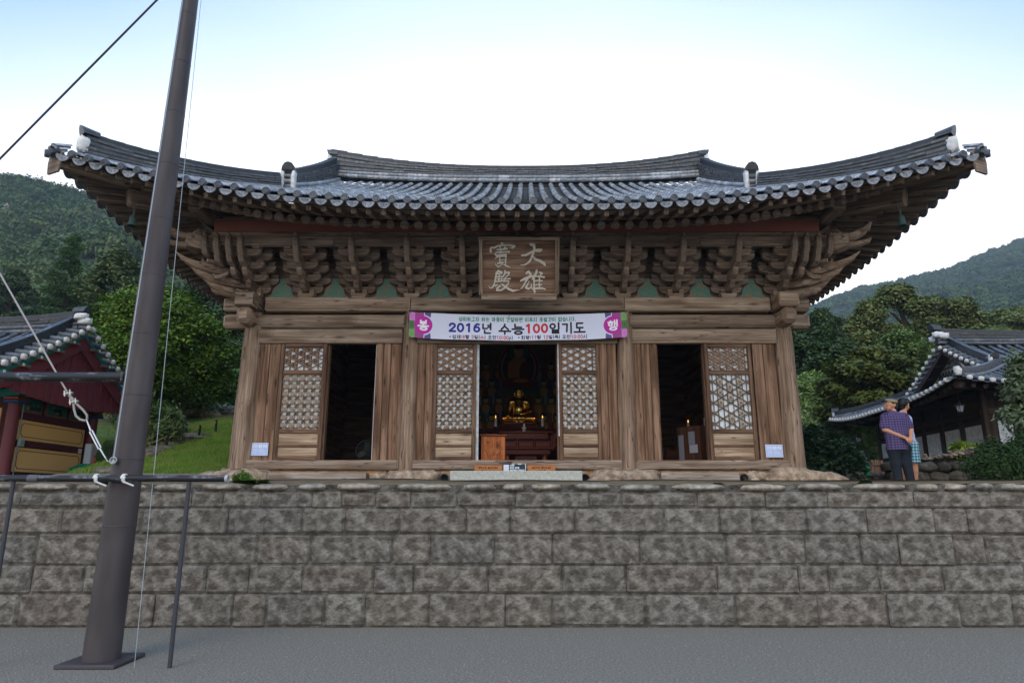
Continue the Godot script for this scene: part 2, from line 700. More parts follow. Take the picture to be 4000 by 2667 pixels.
func wood_box(parent: Node, called: String, ce: Vector3, size: Vector3, col: Color, ch := 0.008, basis := Basis(), m: Material = null) -> MeshInstance3D:
	return bx(parent, called, ce, size, m if m else mat.wood, vary(col, 0.12), ch, basis)

func column(parent: Node, x: float, r0: float, r1: float, y0: float, y1: float, lean: float) -> void:
	var m := newm(vary(COLUMN, 0.08))
	var pts := PackedVector3Array()
	var rad := PackedFloat32Array()
	var nz := FastNoiseLite.new()
	nz.seed = int(x * 10) + 50
	nz.frequency = 0.6
	for i in 13:
		var k := i / 12.0
		pts.append(Vector3(lean * k + 0.014 * nz.get_noise_1d(k * 6.0), lerpf(y0, y1, k), 0))
		rad.append(lerpf(r0, r1, pow(k, 1.15)) * (1.0 + 0.05 * nz.get_noise_1d(k * 9.0 + 20.0)))
	m.tube(pts, rad, 22)
	put(parent, "column", m.mesh(mat.wood, self), Transform3D(Basis(), Vector3(x, 0, 0)))

func base_stone(parent: Node, ce: Vector3, r: Vector3, seed_: int, col: Color) -> void:
	var m := newm(col)
	m.lump(Vector3.ZERO, r, 0.42, seed_, 9, 14, -0.8)
	put(parent, "base_stone", m.mesh(mat.stone, self), Transform3D(Basis(), ce))

func build_hall() -> void:
	R.seed = 101
	hall = group_node(self, "temple_hall")
	tag(hall, "unpainted old timber temple hall with sweeping tiled roof and carved brackets", "temple")
	# foundation
	var so := sr(196, 176, 156)
	for d in [[-5.68, 0.42, 0.62, 1], [-2.2, 0.36, 0.56, 2], [-1.86, 0.34, 0.30, 22], [2.05, 0.40, 0.58, 3], [2.62, 0.37, 0.36, 23], [5.72, 0.42, 0.62, 4], [6.36, 0.30, 0.36, 24], [-6.2, 0.33, 0.34, 25]]:
		base_stone(hall, Vector3(d[0], 0.1, 0.12), Vector3(d[2], d[1] * 0.66, 0.42), d[3], vary(so, 0.12))
	var oc := sr(200, 158, 116)
	for d in [[-4.0, 2.6], [0.0, 3.4], [4.0, 2.6]]:
		bx(hall, "mud_infill", Vector3(d[0], 0.16, -0.04), Vector3(d[1], 0.36, 0.3), mat.soil, vary(oc, 0.06), 0.02)
	for k in 9:
		var m := newm(vary(so, 0.2))
		m.lump(Vector3.ZERO, Vector3(rnd(0.07, 0.16), rnd(0.06, 0.12), 0.09), 0.5, 60 + k, 6, 9)
		put(hall, "infill_stone", m.mesh(mat.stone, self), Transform3D(Basis(), Vector3(rnd(4.55, 5.3), rnd(0.05, 0.26), 0.12)))
	for d in [[-2.85, 0.2], [-3.05, 0.13], [-5.2, 0.24], [-5.15, 0.1], [3.1, 0.18]]:
		var m := newm(vary(so, 0.2))
		m.lump(Vector3.ZERO, Vector3(rnd(0.08, 0.15), rnd(0.07, 0.1), 0.09), 0.5, 80 + int(d[0] * 7), 6, 9)
		put(hall, "infill_stone", m.mesh(mat.stone, self), Transform3D(Basis(), Vector3(d[0], d[1], 0.12)))
	for x in [-1.49, 1.40, 4.66]:
		var pm := newm(sr(92, 92, 92))
		pm.lathe(PackedVector2Array([Vector2(0.085, 0), Vector2(0.105, 0), Vector2(0.105, 0.2), Vector2(0.085, 0.2), Vector2(0.085, 0)]), 16)
		pm.col = Color(0.012, 0.012, 0.012)
		pm.lathe(PackedVector2Array([Vector2(0.085, 0.02), Vector2(0.0, 0.02)]), 16)
		put(hall, "vent_pipe", pm.mesh(mat.satin, self), Transform3D(Basis(Vector3.RIGHT, PI / 2), Vector3(x, 0.17, 0.10)))
	# columns and beams
	var cx := [-5.8, -2.33, 2.35, 5.83]
	column(hall, cx[0], 0.255, 0.185, 0.36, 3.75, 0.03)
	column(hall, cx[1], 0.21, 0.165, 0.34, 3.76, 0.02)
	column(hall, cx[2], 0.21, 0.17, 0.34, 3.76, 0.03)
	column(hall, cx[3], 0.235, 0.18, 0.36, 3.75, 0.02)
	var joints := [-5.5, -2.32, 2.36, 5.55]
	for i in 3:
		var a: float = joints[i]
		var b: float = joints[i + 1]
		wood_box(hall, "plate_beam", Vector3((a + b) / 2, 3.90, 0.0), Vector3(b - a - 0.012, 0.30, 0.50), BEAM, 0.02)
		# tie beam, rounded like a barrel
		var m := newm(vary(BEAM, 0.08))
		var poly := PackedVector2Array()
		for k in 14:
			var t := TAU * k / 14.0
			poly.append(Vector2(signf(cos(t)) * pow(absf(cos(t)), 0.45) * 0.19, signf(sin(t)) * pow(absf(sin(t)), 0.6) * 0.165))
		a = cx[i] + 0.12
		b = cx[i + 1] - 0.12
		var up := PackedVector3Array([Vector3(-(b - a) / 2, 0, 0), Vector3((b - a) / 2, 0, 0)])
		m.tube(up, PackedFloat32Array([0.175]), 18, true, 0.95)
		put(hall, "tie_beam", m.mesh(mat.wood, self), Transform3D(Basis(), Vector3((a + b) / 2, 3.555, 0.0)))
		wood_box(hall, "lintel_board", Vector3((a + b) / 2, 3.215, 0.03), Vector3(b - a - 0.08, 0.315, 0.16), BEAM, 0.012)
		# sill, a little crooked
		wood_box(hall, "sill", Vector3((a + b) / 2, 0.445, 0.04), Vector3(b - a - 0.04, 0.20, 0.30), BEAM, 0.03)
	# beam ends crossing at the corners
	for s in [-1.0, 1.0]:
		var X: float = 5.8 * s
		wood_box(hall, "beam_end", Vector3(X + s * 0.30, 3.90, 0.0), Vector3(0.62, 0.29, 0.46), BEAM, 0.03)
		wood_box(hall, "beam_end", Vector3(X + s * 0.34, 3.55, 0.0), Vector3(0.56, 0.31, 0.30), BEAM, 0.045)
		wood_box(hall, "beam_end", Vector3(X, 3.915, 0.33), Vector3(0.44, 0.32, 0.62), BEAM, 0.03)
		wood_box(hall, "beam_end", Vector3(X, 3.57, 0.34), Vector3(0.32, 0.36, 0.58), BEAM, 0.08)
		# side walls stand back along the depth
		wood_box(hall, "side_plate", Vector3(X, 3.90, -4.25), Vector3(0.44, 0.30, 7.9), BEAM, 0.02)
		bx(hall, "side_wall", Vector3(X, 2.0, -4.25), Vector3(0.2, 3.5, 8.0), mat.plank, PLANK, 0.004)
		bx(hall, "side_wall", Vector3(X, 4.7, -4.25), Vector3(0.2, 1.3, 8.0), mat.plank, CARVED, 0.004)
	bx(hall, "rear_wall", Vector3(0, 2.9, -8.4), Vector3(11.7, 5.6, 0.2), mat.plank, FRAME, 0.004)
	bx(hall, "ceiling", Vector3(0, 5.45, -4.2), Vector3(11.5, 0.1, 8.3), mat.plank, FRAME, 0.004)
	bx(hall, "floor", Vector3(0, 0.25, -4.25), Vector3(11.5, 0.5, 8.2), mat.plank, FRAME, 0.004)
	# planks beside the doors
	for d in [[-5.57, -5.36], [-5.355, -5.13], [-3.045, -2.885], [-2.88, -2.73], [-2.725, -2.5], [-2.14, -1.97], [-1.965, -1.80], [1.80, 1.96], [1.965, 2.16], [2.54, 2.70], [2.705, 2.89], [2.895, 3.035], [5.125, 5.35], [5.355, 5.62]]:
		wood_box(hall, "wall_plank", Vector3((d[0] + d[1]) / 2, 1.80, 0.03 + rnd(-0.008, 0.008)), Vector3(d[1] - d[0] - 0.006, 2.515, 0.06), PLANK, 0.005, Basis(), mat.plank)
	# door openings: jambs and white edges
	for d in [[-4.10, 0.05, FRAME], [-3.055, 0.02, sr(196, 196, 200)], [3.055, 0.03, FRAME], [4.06, 0.03, FRAME], [0.885, 0.05, FRAME]]:
		bx(hall, "door_jamb", Vector3(d[0], 1.80, -0.06), Vector3(d[1], 2.5, 0.14), mat.wood if d[1] > 0.02 else mat.flat, d[2], 0.003)
	bx(hall, "door_edge", Vector3(-0.845, 1.8, -0.02), Vector3(0.065, 2.5, 0.05), mat.plaster, sr(214, 218, 224), 0.003)
	bx(hall, "door_edge", Vector3(0.90, 2.05, 0.075), Vector3(0.03, 2.0, 0.012), mat.plaster, sr(214, 218, 224), 0.003)
	make_door(-4.62, 1.00, 0)
	make_door(-1.335, 0.93, 1)
	make_door(1.35, 0.90, 2)
	make_door(4.58, 1.02, 3)
	# upper wall behind the brackets
	bx(hall, "upper_wall", Vector3(0, 4.85, -0.12), Vector3(11.6, 1.6, 0.12), mat.plank, tint(CARVED, 0.8), 0.004)
	for i in 10:
		var x := -5.8 + 1.163 * (i + 0.5)
		var w := 0.37
		var out := PackedVector2Array([Vector2(-w, 0), Vector2(w, 0), Vector2(w * 0.92, 0.06), Vector2(w * 0.62, 0.13), Vector2(w * 0.56, 0.26), Vector2(w * 0.44, 0.31), Vector2(w * 0.22, 0.38), Vector2(w * 0.19, 0.50), Vector2(-w * 0.19, 0.50), Vector2(-w * 0.22, 0.38), Vector2(-w * 0.44, 0.31), Vector2(-w * 0.56, 0.26), Vector2(-w * 0.62, 0.13), Vector2(-w * 0.92, 0.06)])
		var p := newm(Color(1, 1, 1))
		p.prism(out, -0.02, 0.03)
		var gp := put(hall, "plaster_panel", p.mesh(mat.green, self), Transform3D(Basis(), Vector3(x, 4.052, -0.02)))
		var rim := newm(tint(RED, 0.8))
		var big := PackedVector2Array()
		for q in out:
			big.append(Vector2(q.x * 1.10, q.y * 1.05))
		rim.prism(big, -0.03, 0.012)
		put(gp, "red_rim", rim.mesh(mat.flat, self))
	make_bracket_meshes()
	for i in 11:
		bracket_cluster(-5.8 + 1.163 * i, -1 if i == 0 else (1 if i == 10 else 0), i)
	# boards over the outermost bracket arms
	for i in 5:
		var x0 := -6.5 + 2.6 * i
		wood_box(hall, "purlin_board", Vector3(x0 + 1.3, 5.10, 0.86), Vector3(2.595, 0.21, 0.11), CARVED, 0.006)
	for i in 4:
		var x0 := -6.5 + 3.25 * i
		wood_box(hall, "purlin_board", Vector3(x0 + 1.625, 5.252, 0.87), Vector3(3.245, 0.088, 0.12), CARVED, 0.006)
	bx(hall, "red_board", Vector3(0, 5.43, 0.935), Vector3(12.9, 0.26, 0.03), mat.flat, RED, 0.004)
	var pm := newm(CARVED)
	pm.tube(PackedVector3Array([Vector3(-6.75, 0, 0), Vector3(6.75, 0, 0)]), PackedFloat32Array([0.14]), 14)
	put(hall, "purlin", pm.mesh(mat.wood, self), Transform3D(Basis(), Vector3(0, 5.60, 0.78)))
	for s in [-1.0, 1.0]:
		var q := newm(CARVED)
		q.tube(PackedVector3Array([Vector3(0, 0, -8.0), Vector3(0, 0, 1.55)]), PackedFloat32Array([0.14]), 14)
		put(hall, "purlin", q.mesh(mat.wood, self), Transform3D(Basis(), Vector3(s * 6.62, 5.60, 0)))
		wood_box(hall, "purlin_board", Vector3(s * 6.66, 5.2, -3.7), Vector3(0.12, 0.42, 9.1), CARVED, 0.006)

# ------------------------------------------------ doors with carved lattices
var rose: ArrayMesh
var daisy: ArrayMesh
var bud: ArrayMesh
var ring: ArrayMesh
var thin_ring: ArrayMesh

func make_door(x: float, w: float, kind: int) -> void:
	if rose == null:
		var m := newm(FLOWER)
		m.lathe(PackedVector2Array([Vector2(0.058, -0.012), Vector2(0.060, 0.004), Vector2(0.050, 0.014), Vector2(0.043, 0.006), Vector2(0.038, 0.020), Vector2(0.030, 0.010), Vector2(0.025, 0.026), Vector2(0.016, 0.014), Vector2(0.012, 0.030), Vector2(0.0, 0.032)]), 14, false)
		rose = m.mesh(mat.flat, self)
		m = newm(FLOWER)
		var star := PackedVector2Array()
		for k in 24:
			var a := TAU * k / 24.0
			var r := 0.066 if k % 2 == 0 else 0.045
			star.append(Vector2(cos(a), sin(a)) * r)
		m.at(Transform3D(Basis(Vector3.RIGHT, -PI / 2), Vector3.ZERO))
		m.prism(star, -0.012, 0.012)
		m.col = tint(FLOWER, 0.5)
		m.at(Transform3D())
		m.lathe(PackedVector2Array([Vector2(0.034, 0.008), Vector2(0.030, 0.022), Vector2(0.018, 0.036), Vector2(0.0, 0.040)]), 10)
		daisy = m.mesh(mat.flat, self)
		m = newm(tint(FLOWER, 0.9))
		m.lathe(PackedVector2Array([Vector2(0.042, -0.01), Vector2(0.045, 0.008), Vector2(0.032, 0.026), Vector2(0.0, 0.034)]), 5, false)
		bud = m.mesh(mat.flat, self)
		m = newm(tint(FRAME, 1.3))
		m.lathe(PackedVector2Array([Vector2(0.054, -0.014), Vector2(0.054, 0.010), Vector2(0.058, 0.014), Vector2(0.066, 0.014), Vector2(0.070, 0.006), Vector2(0.086, 0.006), Vector2(0.086, -0.014)]), 14, false)
		ring = m.mesh(mat.flat, self)
		m = newm(tint(FRAME, 1.5))
		m.lathe(PackedVector2Array([Vector2(0.050, -0.014), Vector2(0.050, 0.012), Vector2(0.064, 0.012), Vector2(0.064, -0.014)]), 14, false)
		thin_ring = m.mesh(mat.flat, self)
	var d := group_node(hall, "lattice_door", Transform3D(Basis(), Vector3(x, 0.55, 0.05)))
	var h := 2.50
	var st := 0.085
	var ww := w - 2 * st
	for s in [-1.0, 1.0]:
		wood_box(d, "stile", Vector3(s * (w / 2 - st / 2), h / 2, 0), Vector3(st, h, 0.07), FRAME, 0.012, Basis(), mat.plank)
	for r in [[0.035, 0.075], [0.30, 0.055], [0.605, 0.09], [1.87, 0.10], [2.46, 0.085]]:
		wood_box(d, "rail", Vector3(0, r[0], 0.0), Vector3(ww, r[1], 0.066), FRAME, 0.012, Basis(), mat.plank)
	for r in [[0.172, 0.20], [0.445, 0.235]]:
		wood_box(d, "door_panel", Vector3(0, r[0], -0.012), Vector3(ww, r[1], 0.03), PALE, 0.004)
	bx(d, "paper", Vector3(0, 1.55, -0.028), Vector3(ww, 1.85, 0.004), mat.paper, Color(0.70, 0.73, 0.755), 0.0)
	var lo := Rect2(-ww / 2, 0.65, ww, 1.17)
	var hi := Rect2(-ww / 2, 1.92, ww, 0.498)
	var flat_up := Basis(Vector3.RIGHT, PI / 2)
	# upper light: rings between crossing bars
	var px := 0.135 if kind != 0 else 0.152
	var py := 0.156 if kind != 0 else 0.17
	if kind == 0:
		px = 0.152
	var i := 0
	var X := hi.position.x + 0.05
	while X < hi.end.x - 0.02:
		var yy := hi.position.y + (0.03 if i % 2 == 0 else 0.03 + py / 2)
		while yy < hi.end.y:
			if yy > hi.position.y + 0.03 and yy < hi.end.y - 0.03:
				put(d, "lattice_ring", ring if kind != 0 else thin_ring, Transform3D(flat_up, Vector3(X, yy, -0.004 + 0.003 * (i % 2) + 0.0015 * (int(yy / py) % 2))))
				if kind == 0:
					for a in 3:
						wood_box(d, "lattice_bar", Vector3(X, yy, 0.004), Vector3(0.125, 0.020, 0.018), tint(FRAME, 1.5), 0.0, Basis(Vector3.BACK, PI * a / 3.0 + 0.5))
			yy += py
		if X + px / 2 < hi.end.x:
			wood_box(d, "lattice_bar", Vector3(X + px / 2, hi.get_center().y, -0.006), Vector3(0.018, hi.size.y, 0.02), FRAME, 0.0)
		X += px
		i += 1
	var hp := py
	var sl := py / 2 / px
	diagonals(d, hi, sl, hp, hi.position.y + 0.03 + py / 2, 0.016, tint(FRAME, 1.2))
	# lower light
	if kind == 0:
		diagonals(d, lo, 1.0, 0.167, lo.position.y + 0.085, 0.036, tint(FLOWER, 0.55))
		for a in 5:
			for b in 7:
				var p := Vector3(lo.position.x + 0.083 + a * (ww - 0.166) / 4.0, lo.position.y + 0.085 + b * 0.167, 0.012)
				var bs := flat_up.scaled(Vector3.ONE * rnd(0.88, 1.1))
				put(d, "carved_flower", rose, Transform3D(bs, p))
				for c in 2:
					leafy(d, p + Vector3(0.083, 0.083, -0.004), c)
	elif kind == 3:
		var qx := ww / 4.0
		var qy := 0.226
		for a in 5:
			var cx := lo.position.x + a * qx
			var y0 := lo.position.y + (0.0 if a % 2 == 0 else qy / 2)
			for b in 6:
				var y := y0 + b * qy
				if y < lo.position.y + 0.04 or y > lo.end.y - 0.04:
					continue
				if a == 0 or a == 4:
					continue
				if (a == 1 and b < 2) or (a == 2 and b == 2 and kind == 3):
					continue
				put(d, "carved_flower", daisy, Transform3D(flat_up, Vector3(cx, y, 0.014)))
			for hx in [0.28, 0.72]:
				if a < 4:
					wood_box(d, "lattice_bar", Vector3(cx + qx * hx, lo.get_center().y, -0.004), Vector3(0.016, lo.size.y, 0.02), tint(FLOWER, 0.55), 0.0)
		diagonals(d, lo, 0.62, 0.226, lo.position.y + 0.113, 0.022, tint(FLOWER, 0.55))
	else:
		var q := 0.158
		diagonals(d, lo, 1.0, q, lo.position.y + 0.06, 0.036, tint(FLOWER, 0.62))
		for a in 9:
			for b in 9:
				var p := Vector2(lo.get_center().x + (a - 4) * q, lo.position.y + 0.06 + b * q)
				if p.x < lo.position.x + 0.02 or p.x > lo.end.x - 0.02 or p.y > lo.end.y - 0.03:
					continue
				var fl: ArrayMesh = rose if (a * 7 + b * 3) % 5 < 2 else bud
				put(d, "carved_flower", fl, Transform3D(flat_up.scaled(Vector3.ONE * rnd(0.80, 1.02)), Vector3(p.x, p.y, 0.016)))
				for c in 2:
					leafy(d, Vector3(p.x + q * 0.5, p.y + q * 0.5, 0.008), c)

func leafy(d: Node, p: Vector3, c: int) -> void:
	if p.y > 1.80 or p.x > 0.38:
		return
	wood_box(d, "carved_leaf", p, Vector3(0.085, 0.044, 0.024), vary(tint(FLOWER, 0.62), 0.2), 0.008, Basis(Vector3.BACK, PI / 4 + c * PI / 2))

func diagonals(d: Node, r: Rect2, slope: float, pitch: float, y0: float, thick: float, col: Color) -> void:
	for s in [-1.0, 1.0]:
		for k in range(-14, 15):
			# line y = y0 + k*pitch + s*slope*(x - cx)
			var cx := r.get_center().x
			var xa := r.position.x
			var xb := r.end.x
			var ya: float = y0 + k * pitch + s * slope * (xa - cx)
			var yb: float = y0 + k * pitch + s * slope * (xb - cx)
			var a := Vector2(xa, ya)
			var b := Vector2(xb, yb)
			var ok := true
			for e in [[r.position.y, true], [r.end.y, false]]:
				var out_a: bool = a.y < e[0] if e[1] else a.y > e[0]
				var out_b: bool = b.y < e[0] if e[1] else b.y > e[0]
				if out_a and out_b:
					ok = false
					break
				if out_a or out_b:
					var t: float = (e[0] - a.y) / (b.y - a.y)
					var c := a.lerp(b, t)
					if out_a:
						a = c
					else:
						b = c
			if not ok or a.distance_to(b) < 0.05:
				continue
			var ang := (b - a).angle()
			var ce := (a + b) / 2
			wood_box(d, "lattice_bar", Vector3(ce.x, ce.y, 0.0 if s > 0 else -0.005), Vector3(a.distance_to(b), thick, 0.022), col, 0.0, Basis(Vector3.BACK, ang))

# ------------------------------------------------ bracket clusters
var br := {}

func arm_poly(a: float, h: float) -> PackedVector2Array:
	var p := PackedVector2Array()
	p.append(Vector2(a, h))
	p.append(Vector2(a, h * 0.60))
	for k in 5:
		var t := (k + 1) / 5.0 * PI / 2
		p.append(Vector2(a - 0.17 * (1.0 - cos(t)) * 1.0, h * 0.60 * (1.0 - sin(t))))
	for k in 5:
		var t := PI / 2 - k / 5.0 * PI / 2
		p.append(Vector2(-a + 0.17 * (1.0 - cos(t)), h * 0.60 * (1.0 - sin(t))))
	p.append(Vector2(-a, h * 0.60))
	p.append(Vector2(-a, h))
	return p

# a blade swept along (z, y) points, rectangular section
func blade(pts: Array, hh: Array, ww: Array, col: Color) -> M:
	var m := newm(col)
	var rows: Array = []
	for i in pts.size():
		var d: Vector2 = (pts[mini(i + 1, pts.size() - 1)] - pts[maxi(i - 1, 0)]).normalized()
		var nn := Vector2(-d.y, d.x)
		var a: Vector2 = pts[i] + nn * hh[i]
		var b: Vector2 = pts[i] - nn * hh[i]
		# outer (lower) face is keeled
		var w: float = ww[i]
		rows.append([Vector3(-w, a.y, a.x), Vector3(w, a.y, a.x), Vector3(w, b.y, b.x), Vector3(0, b.y - nn.y * w * 0.35, b.x - nn.x * w * 0.35), Vector3(-w, b.y, b.x)])
	for i in rows.size() - 1:
		var ce := Vector3(0, pts[i].y + pts[i + 1].y, pts[i].x + pts[i + 1].x) * 0.5
		for k in 5:
			var k2 := (k + 1) % 5
			var A: Vector3 = rows[i][k]
			var B: Vector3 = rows[i][k2]
			var C: Vector3 = rows[i + 1][k2]
			var D: Vector3 = rows[i + 1][k]
			var out := (A + B + C + D) * 0.25 - ce
			m.quad(A, B, C, D, out, Vector2(A.z * m.us, A.y), Vector2(B.z * m.us, B.y + B.x), Vector2(C.z * m.us, C.y + C.x), Vector2(D.z * m.us, D.y))
	for e in [0, rows.size() - 1]:
		var r: Array = rows[e]
		var o := Vector3(0, 0, -1 if e == 0 else 1)
		m.quad(r[0], r[1], r[2], r[4], o)
		m.flat(r[4], r[2], r[3], o)
	return m

func make_bracket_meshes() -> void:
	var zs := 0.26
	br.arm_s = []
	br.arm_l = []
	br.block = []
	br.base = []
	br.spine = []
	br.tongue = []
	br.horn = []
	for v in 3:
		var col := vary(CARVED, 0.16)
		var m := newm(col)
		m.prism(arm_poly(0.335, 0.155), -0.055, 0.055)
		br.arm_s.append(m.mesh(mat.wood, self))
		m = newm(vary(CARVED, 0.16))
		m.prism(arm_poly(0.50, 0.155), -0.05, 0.05)
		br.arm_l.append(m.mesh(mat.wood, self))
		m = newm(vary(CARVED, 0.16))
		# small bearing block, flared from its foot
		m.prism(PackedVector2Array([Vector2(-0.062, 0), Vector2(0.062, 0), Vector2(0.085, 0.035), Vector2(0.085, 0.085), Vector2(-0.085, 0.085), Vector2(-0.085, 0.035)]), -0.085, 0.085)
		br.block.append(m.mesh(mat.wood, self))
		m = newm(vary(BEAM, 0.12))
		m.prism(PackedVector2Array([Vector2(-0.13, 0), Vector2(0.13, 0), Vector2(0.175, 0.085), Vector2(0.175, 0.20), Vector2(0.075, 0.20), Vector2(0.075, 0.115), Vector2(-0.075, 0.115), Vector2(-0.075, 0.20), Vector2(-0.175, 0.20), Vector2(-0.175, 0.085)]), -0.19, 0.19)
		br.base.append(m.mesh(mat.wood, self))
	for k in 4:
		var end := zs * (k + 1) + 0.02
		var m := newm(vary(CARVED, 0.12))
		m.box(Vector3(0, 0.09, (end - 0.2) / 2 - 0.0), Vector3(0.105, 0.198, end + 0.2), 0.006)
		br.spine.append(m.mesh(mat.wood, self))
		var z0 := end - 0.06
		var y := 0.075
		var T := blade([Vector2(z0, y), Vector2(z0 + 0.10, y - 0.012), Vector2(z0 + 0.19, y + 0.01), Vector2(z0 + 0.255, y + 0.07), Vector2(z0 + 0.285, y + 0.145), Vector2(z0 + 0.295, y + 0.215)], [0.082, 0.078, 0.068, 0.05, 0.03, 0.004], [0.053, 0.054, 0.056, 0.054, 0.036, 0.004], vary(CARVED, 0.12))
		br.tongue.append(T.mesh(mat.wood, self))
	var hn := blade([Vector2(0.70, 0.06), Vector2(0.90, 0.06), Vector2(1.02, 0.08), Vector2(1.09, 0.16), Vector2(1.10, 0.27), Vector2(1.135, 0.37), Vector2(1.20, 0.43)], [0.09, 0.09, 0.085, 0.068, 0.055, 0.042, 0.008], [0.052, 0.054, 0.056, 0.055, 0.052, 0.046, 0.010], vary(CARVED, 0.1))
	br.horn = hn.mesh(mat.wood, self)
	# diagonal corner tongues, long and sharp
	br.diag = []
	for k in 3:
		var l := 0.55 + 0.31 * k
		var T := blade([Vector2(0.0, 0.04), Vector2(l * 0.5, 0.02), Vector2(l * 0.86, 0.0), Vector2(l + 0.18, 0.01), Vector2(l + 0.42, 0.085), Vector2(l + 0.62, 0.21)], [0.07, 0.075, 0.085, 0.075, 0.042, 0.004], [0.06, 0.065, 0.075, 0.07, 0.04, 0.004], vary(tint(CARVED, 1.4), 0.1))
		br.diag.append(T.mesh(mat.wood, self))

func bracket_cluster(x: float, corner: int, i: int) -> void:
	var zs := 0.26
	var g := group_node(hall, "bracket_cluster", Transform3D(Basis(), Vector3(x, 4.05, 0)))
	put(g, "base_block", br.base[i % 3])
	for k in 4:
		var Y := 0.15 + 0.2 * k
		if k < 3:
			put(g, "beam_spine", br.spine[k], Transform3D(Basis(), Vector3(0, Y, 0)))
			put(g, "tongue", br.tongue[k], Transform3D(Basis(), Vector3(0, Y, 0)))
		else:
			put(g, "beam_spine", br.spine[2], Transform3D(Basis(), Vector3(0, Y, 0)))
			put(g, "horn", br.horn, Transform3D(Basis(), Vector3(0, Y - 0.03, -0.02)))
		for pl in [k, k - 1]:
			if pl < 0 or (k == 3 and pl == 3):
				continue
			var long: bool = pl == k - 1
			var a := 0.50 if long else 0.335
			var z: float = zs * pl
			var j: int = (i * 5 + k * 2 + int(pl)) % 3
			put(g, "bracket_arm", br.arm_l[j] if long else br.arm_s[j], Transform3D(Basis(), Vector3(0, Y, z)))
			for s in [-1.0, 1.0]:
				put(g, "bearing_block", br.block[(j + 1) % 3], Transform3D(Basis(), Vector3(s * (a - 0.085), Y + 0.155, z)))
	# outermost arms under the boards
	put(g, "bracket_arm", br.arm_s[i % 3], Transform3D(Basis(), Vector3(0, 0.75, zs * 3)))
	for s in [-1.0, 1.0]:
		put(g, "bearing_block", br.block[i % 3], Transform3D(Basis(), Vector3(s * 0.25, 0.90, zs * 3 + 0.02)))
	if corner == 0:
		return
	# corner: rows of tongues stepping outwards, horns on top, and the diagonal stack
	for k in range(1, 4):
		for j in range(1, k + 1):
			var Y := 0.15 + 0.2 * k
			var X := corner * 0.25 * j
			if k < 3:
				put(g, "tongue", br.tongue[k], Transform3D(Basis(), Vector3(X, Y, 0)))
				put(g, "beam_spine", br.spine[k], Transform3D(Basis(), Vector3(X, Y, 0)))
			else:
				put(g, "horn", br.horn, Transform3D(Basis(), Vector3(X, Y - 0.03, -0.02)))
				put(g, "beam_spine", br.spine[2], Transform3D(Basis(), Vector3(X, Y, 0)))
	# the same to the side
	var turn := Basis(Vector3.UP, corner * PI / 2)
	for k in 4:
		var Y := 0.15 + 0.2 * k
		put(g, "tongue" if k < 3 else "horn", br.tongue[k] if k < 3 else br.horn, Transform3D(turn, Vector3(0, Y - (0.0 if k < 3 else 0.03), 0)))
		put(g, "beam_spine", br.spine[mini(k, 2)], Transform3D(turn, Vector3(0, Y, 0)))
		if k > 0 and k < 3:
			for j in range(1, k + 1):
				put(g, "tongue", br.tongue[k], Transform3D(turn, Vector3(0, Y, 0.25 * j)))
	var dg := Basis(Vector3.UP, corner * PI / 4)
	for k in 3:
		put(g, "corner_tongue", br.diag[k], Transform3D(dg, Vector3(0, 0.05 + 0.215 * k, 0)))
		# carved scrolls along the diagonal arm
		for j in 4:
			var bl := blade([Vector2(0.0, 0), Vector2(0.09, -0.02), Vector2(0.17, 0.0), Vector2(0.25, 0.06)], [0.05, 0.055, 0.04, 0.005], [0.05, 0.06, 0.04, 0.005], vary(tint(CARVED, 1.3), 0.15))
			var dd := 0.22 + 0.17 * j + 0.2 * k
			put(g, "carved_scroll", bl.mesh(mat.wood, self), Transform3D(dg, dg * Vector3(0.05 * (1 - 2 * (j % 2)), 0.10 + 0.215 * k - 0.05 * (j % 2), dd)))
	dragon_head(g, dg, Vector3(0, 0.96, 0.02))

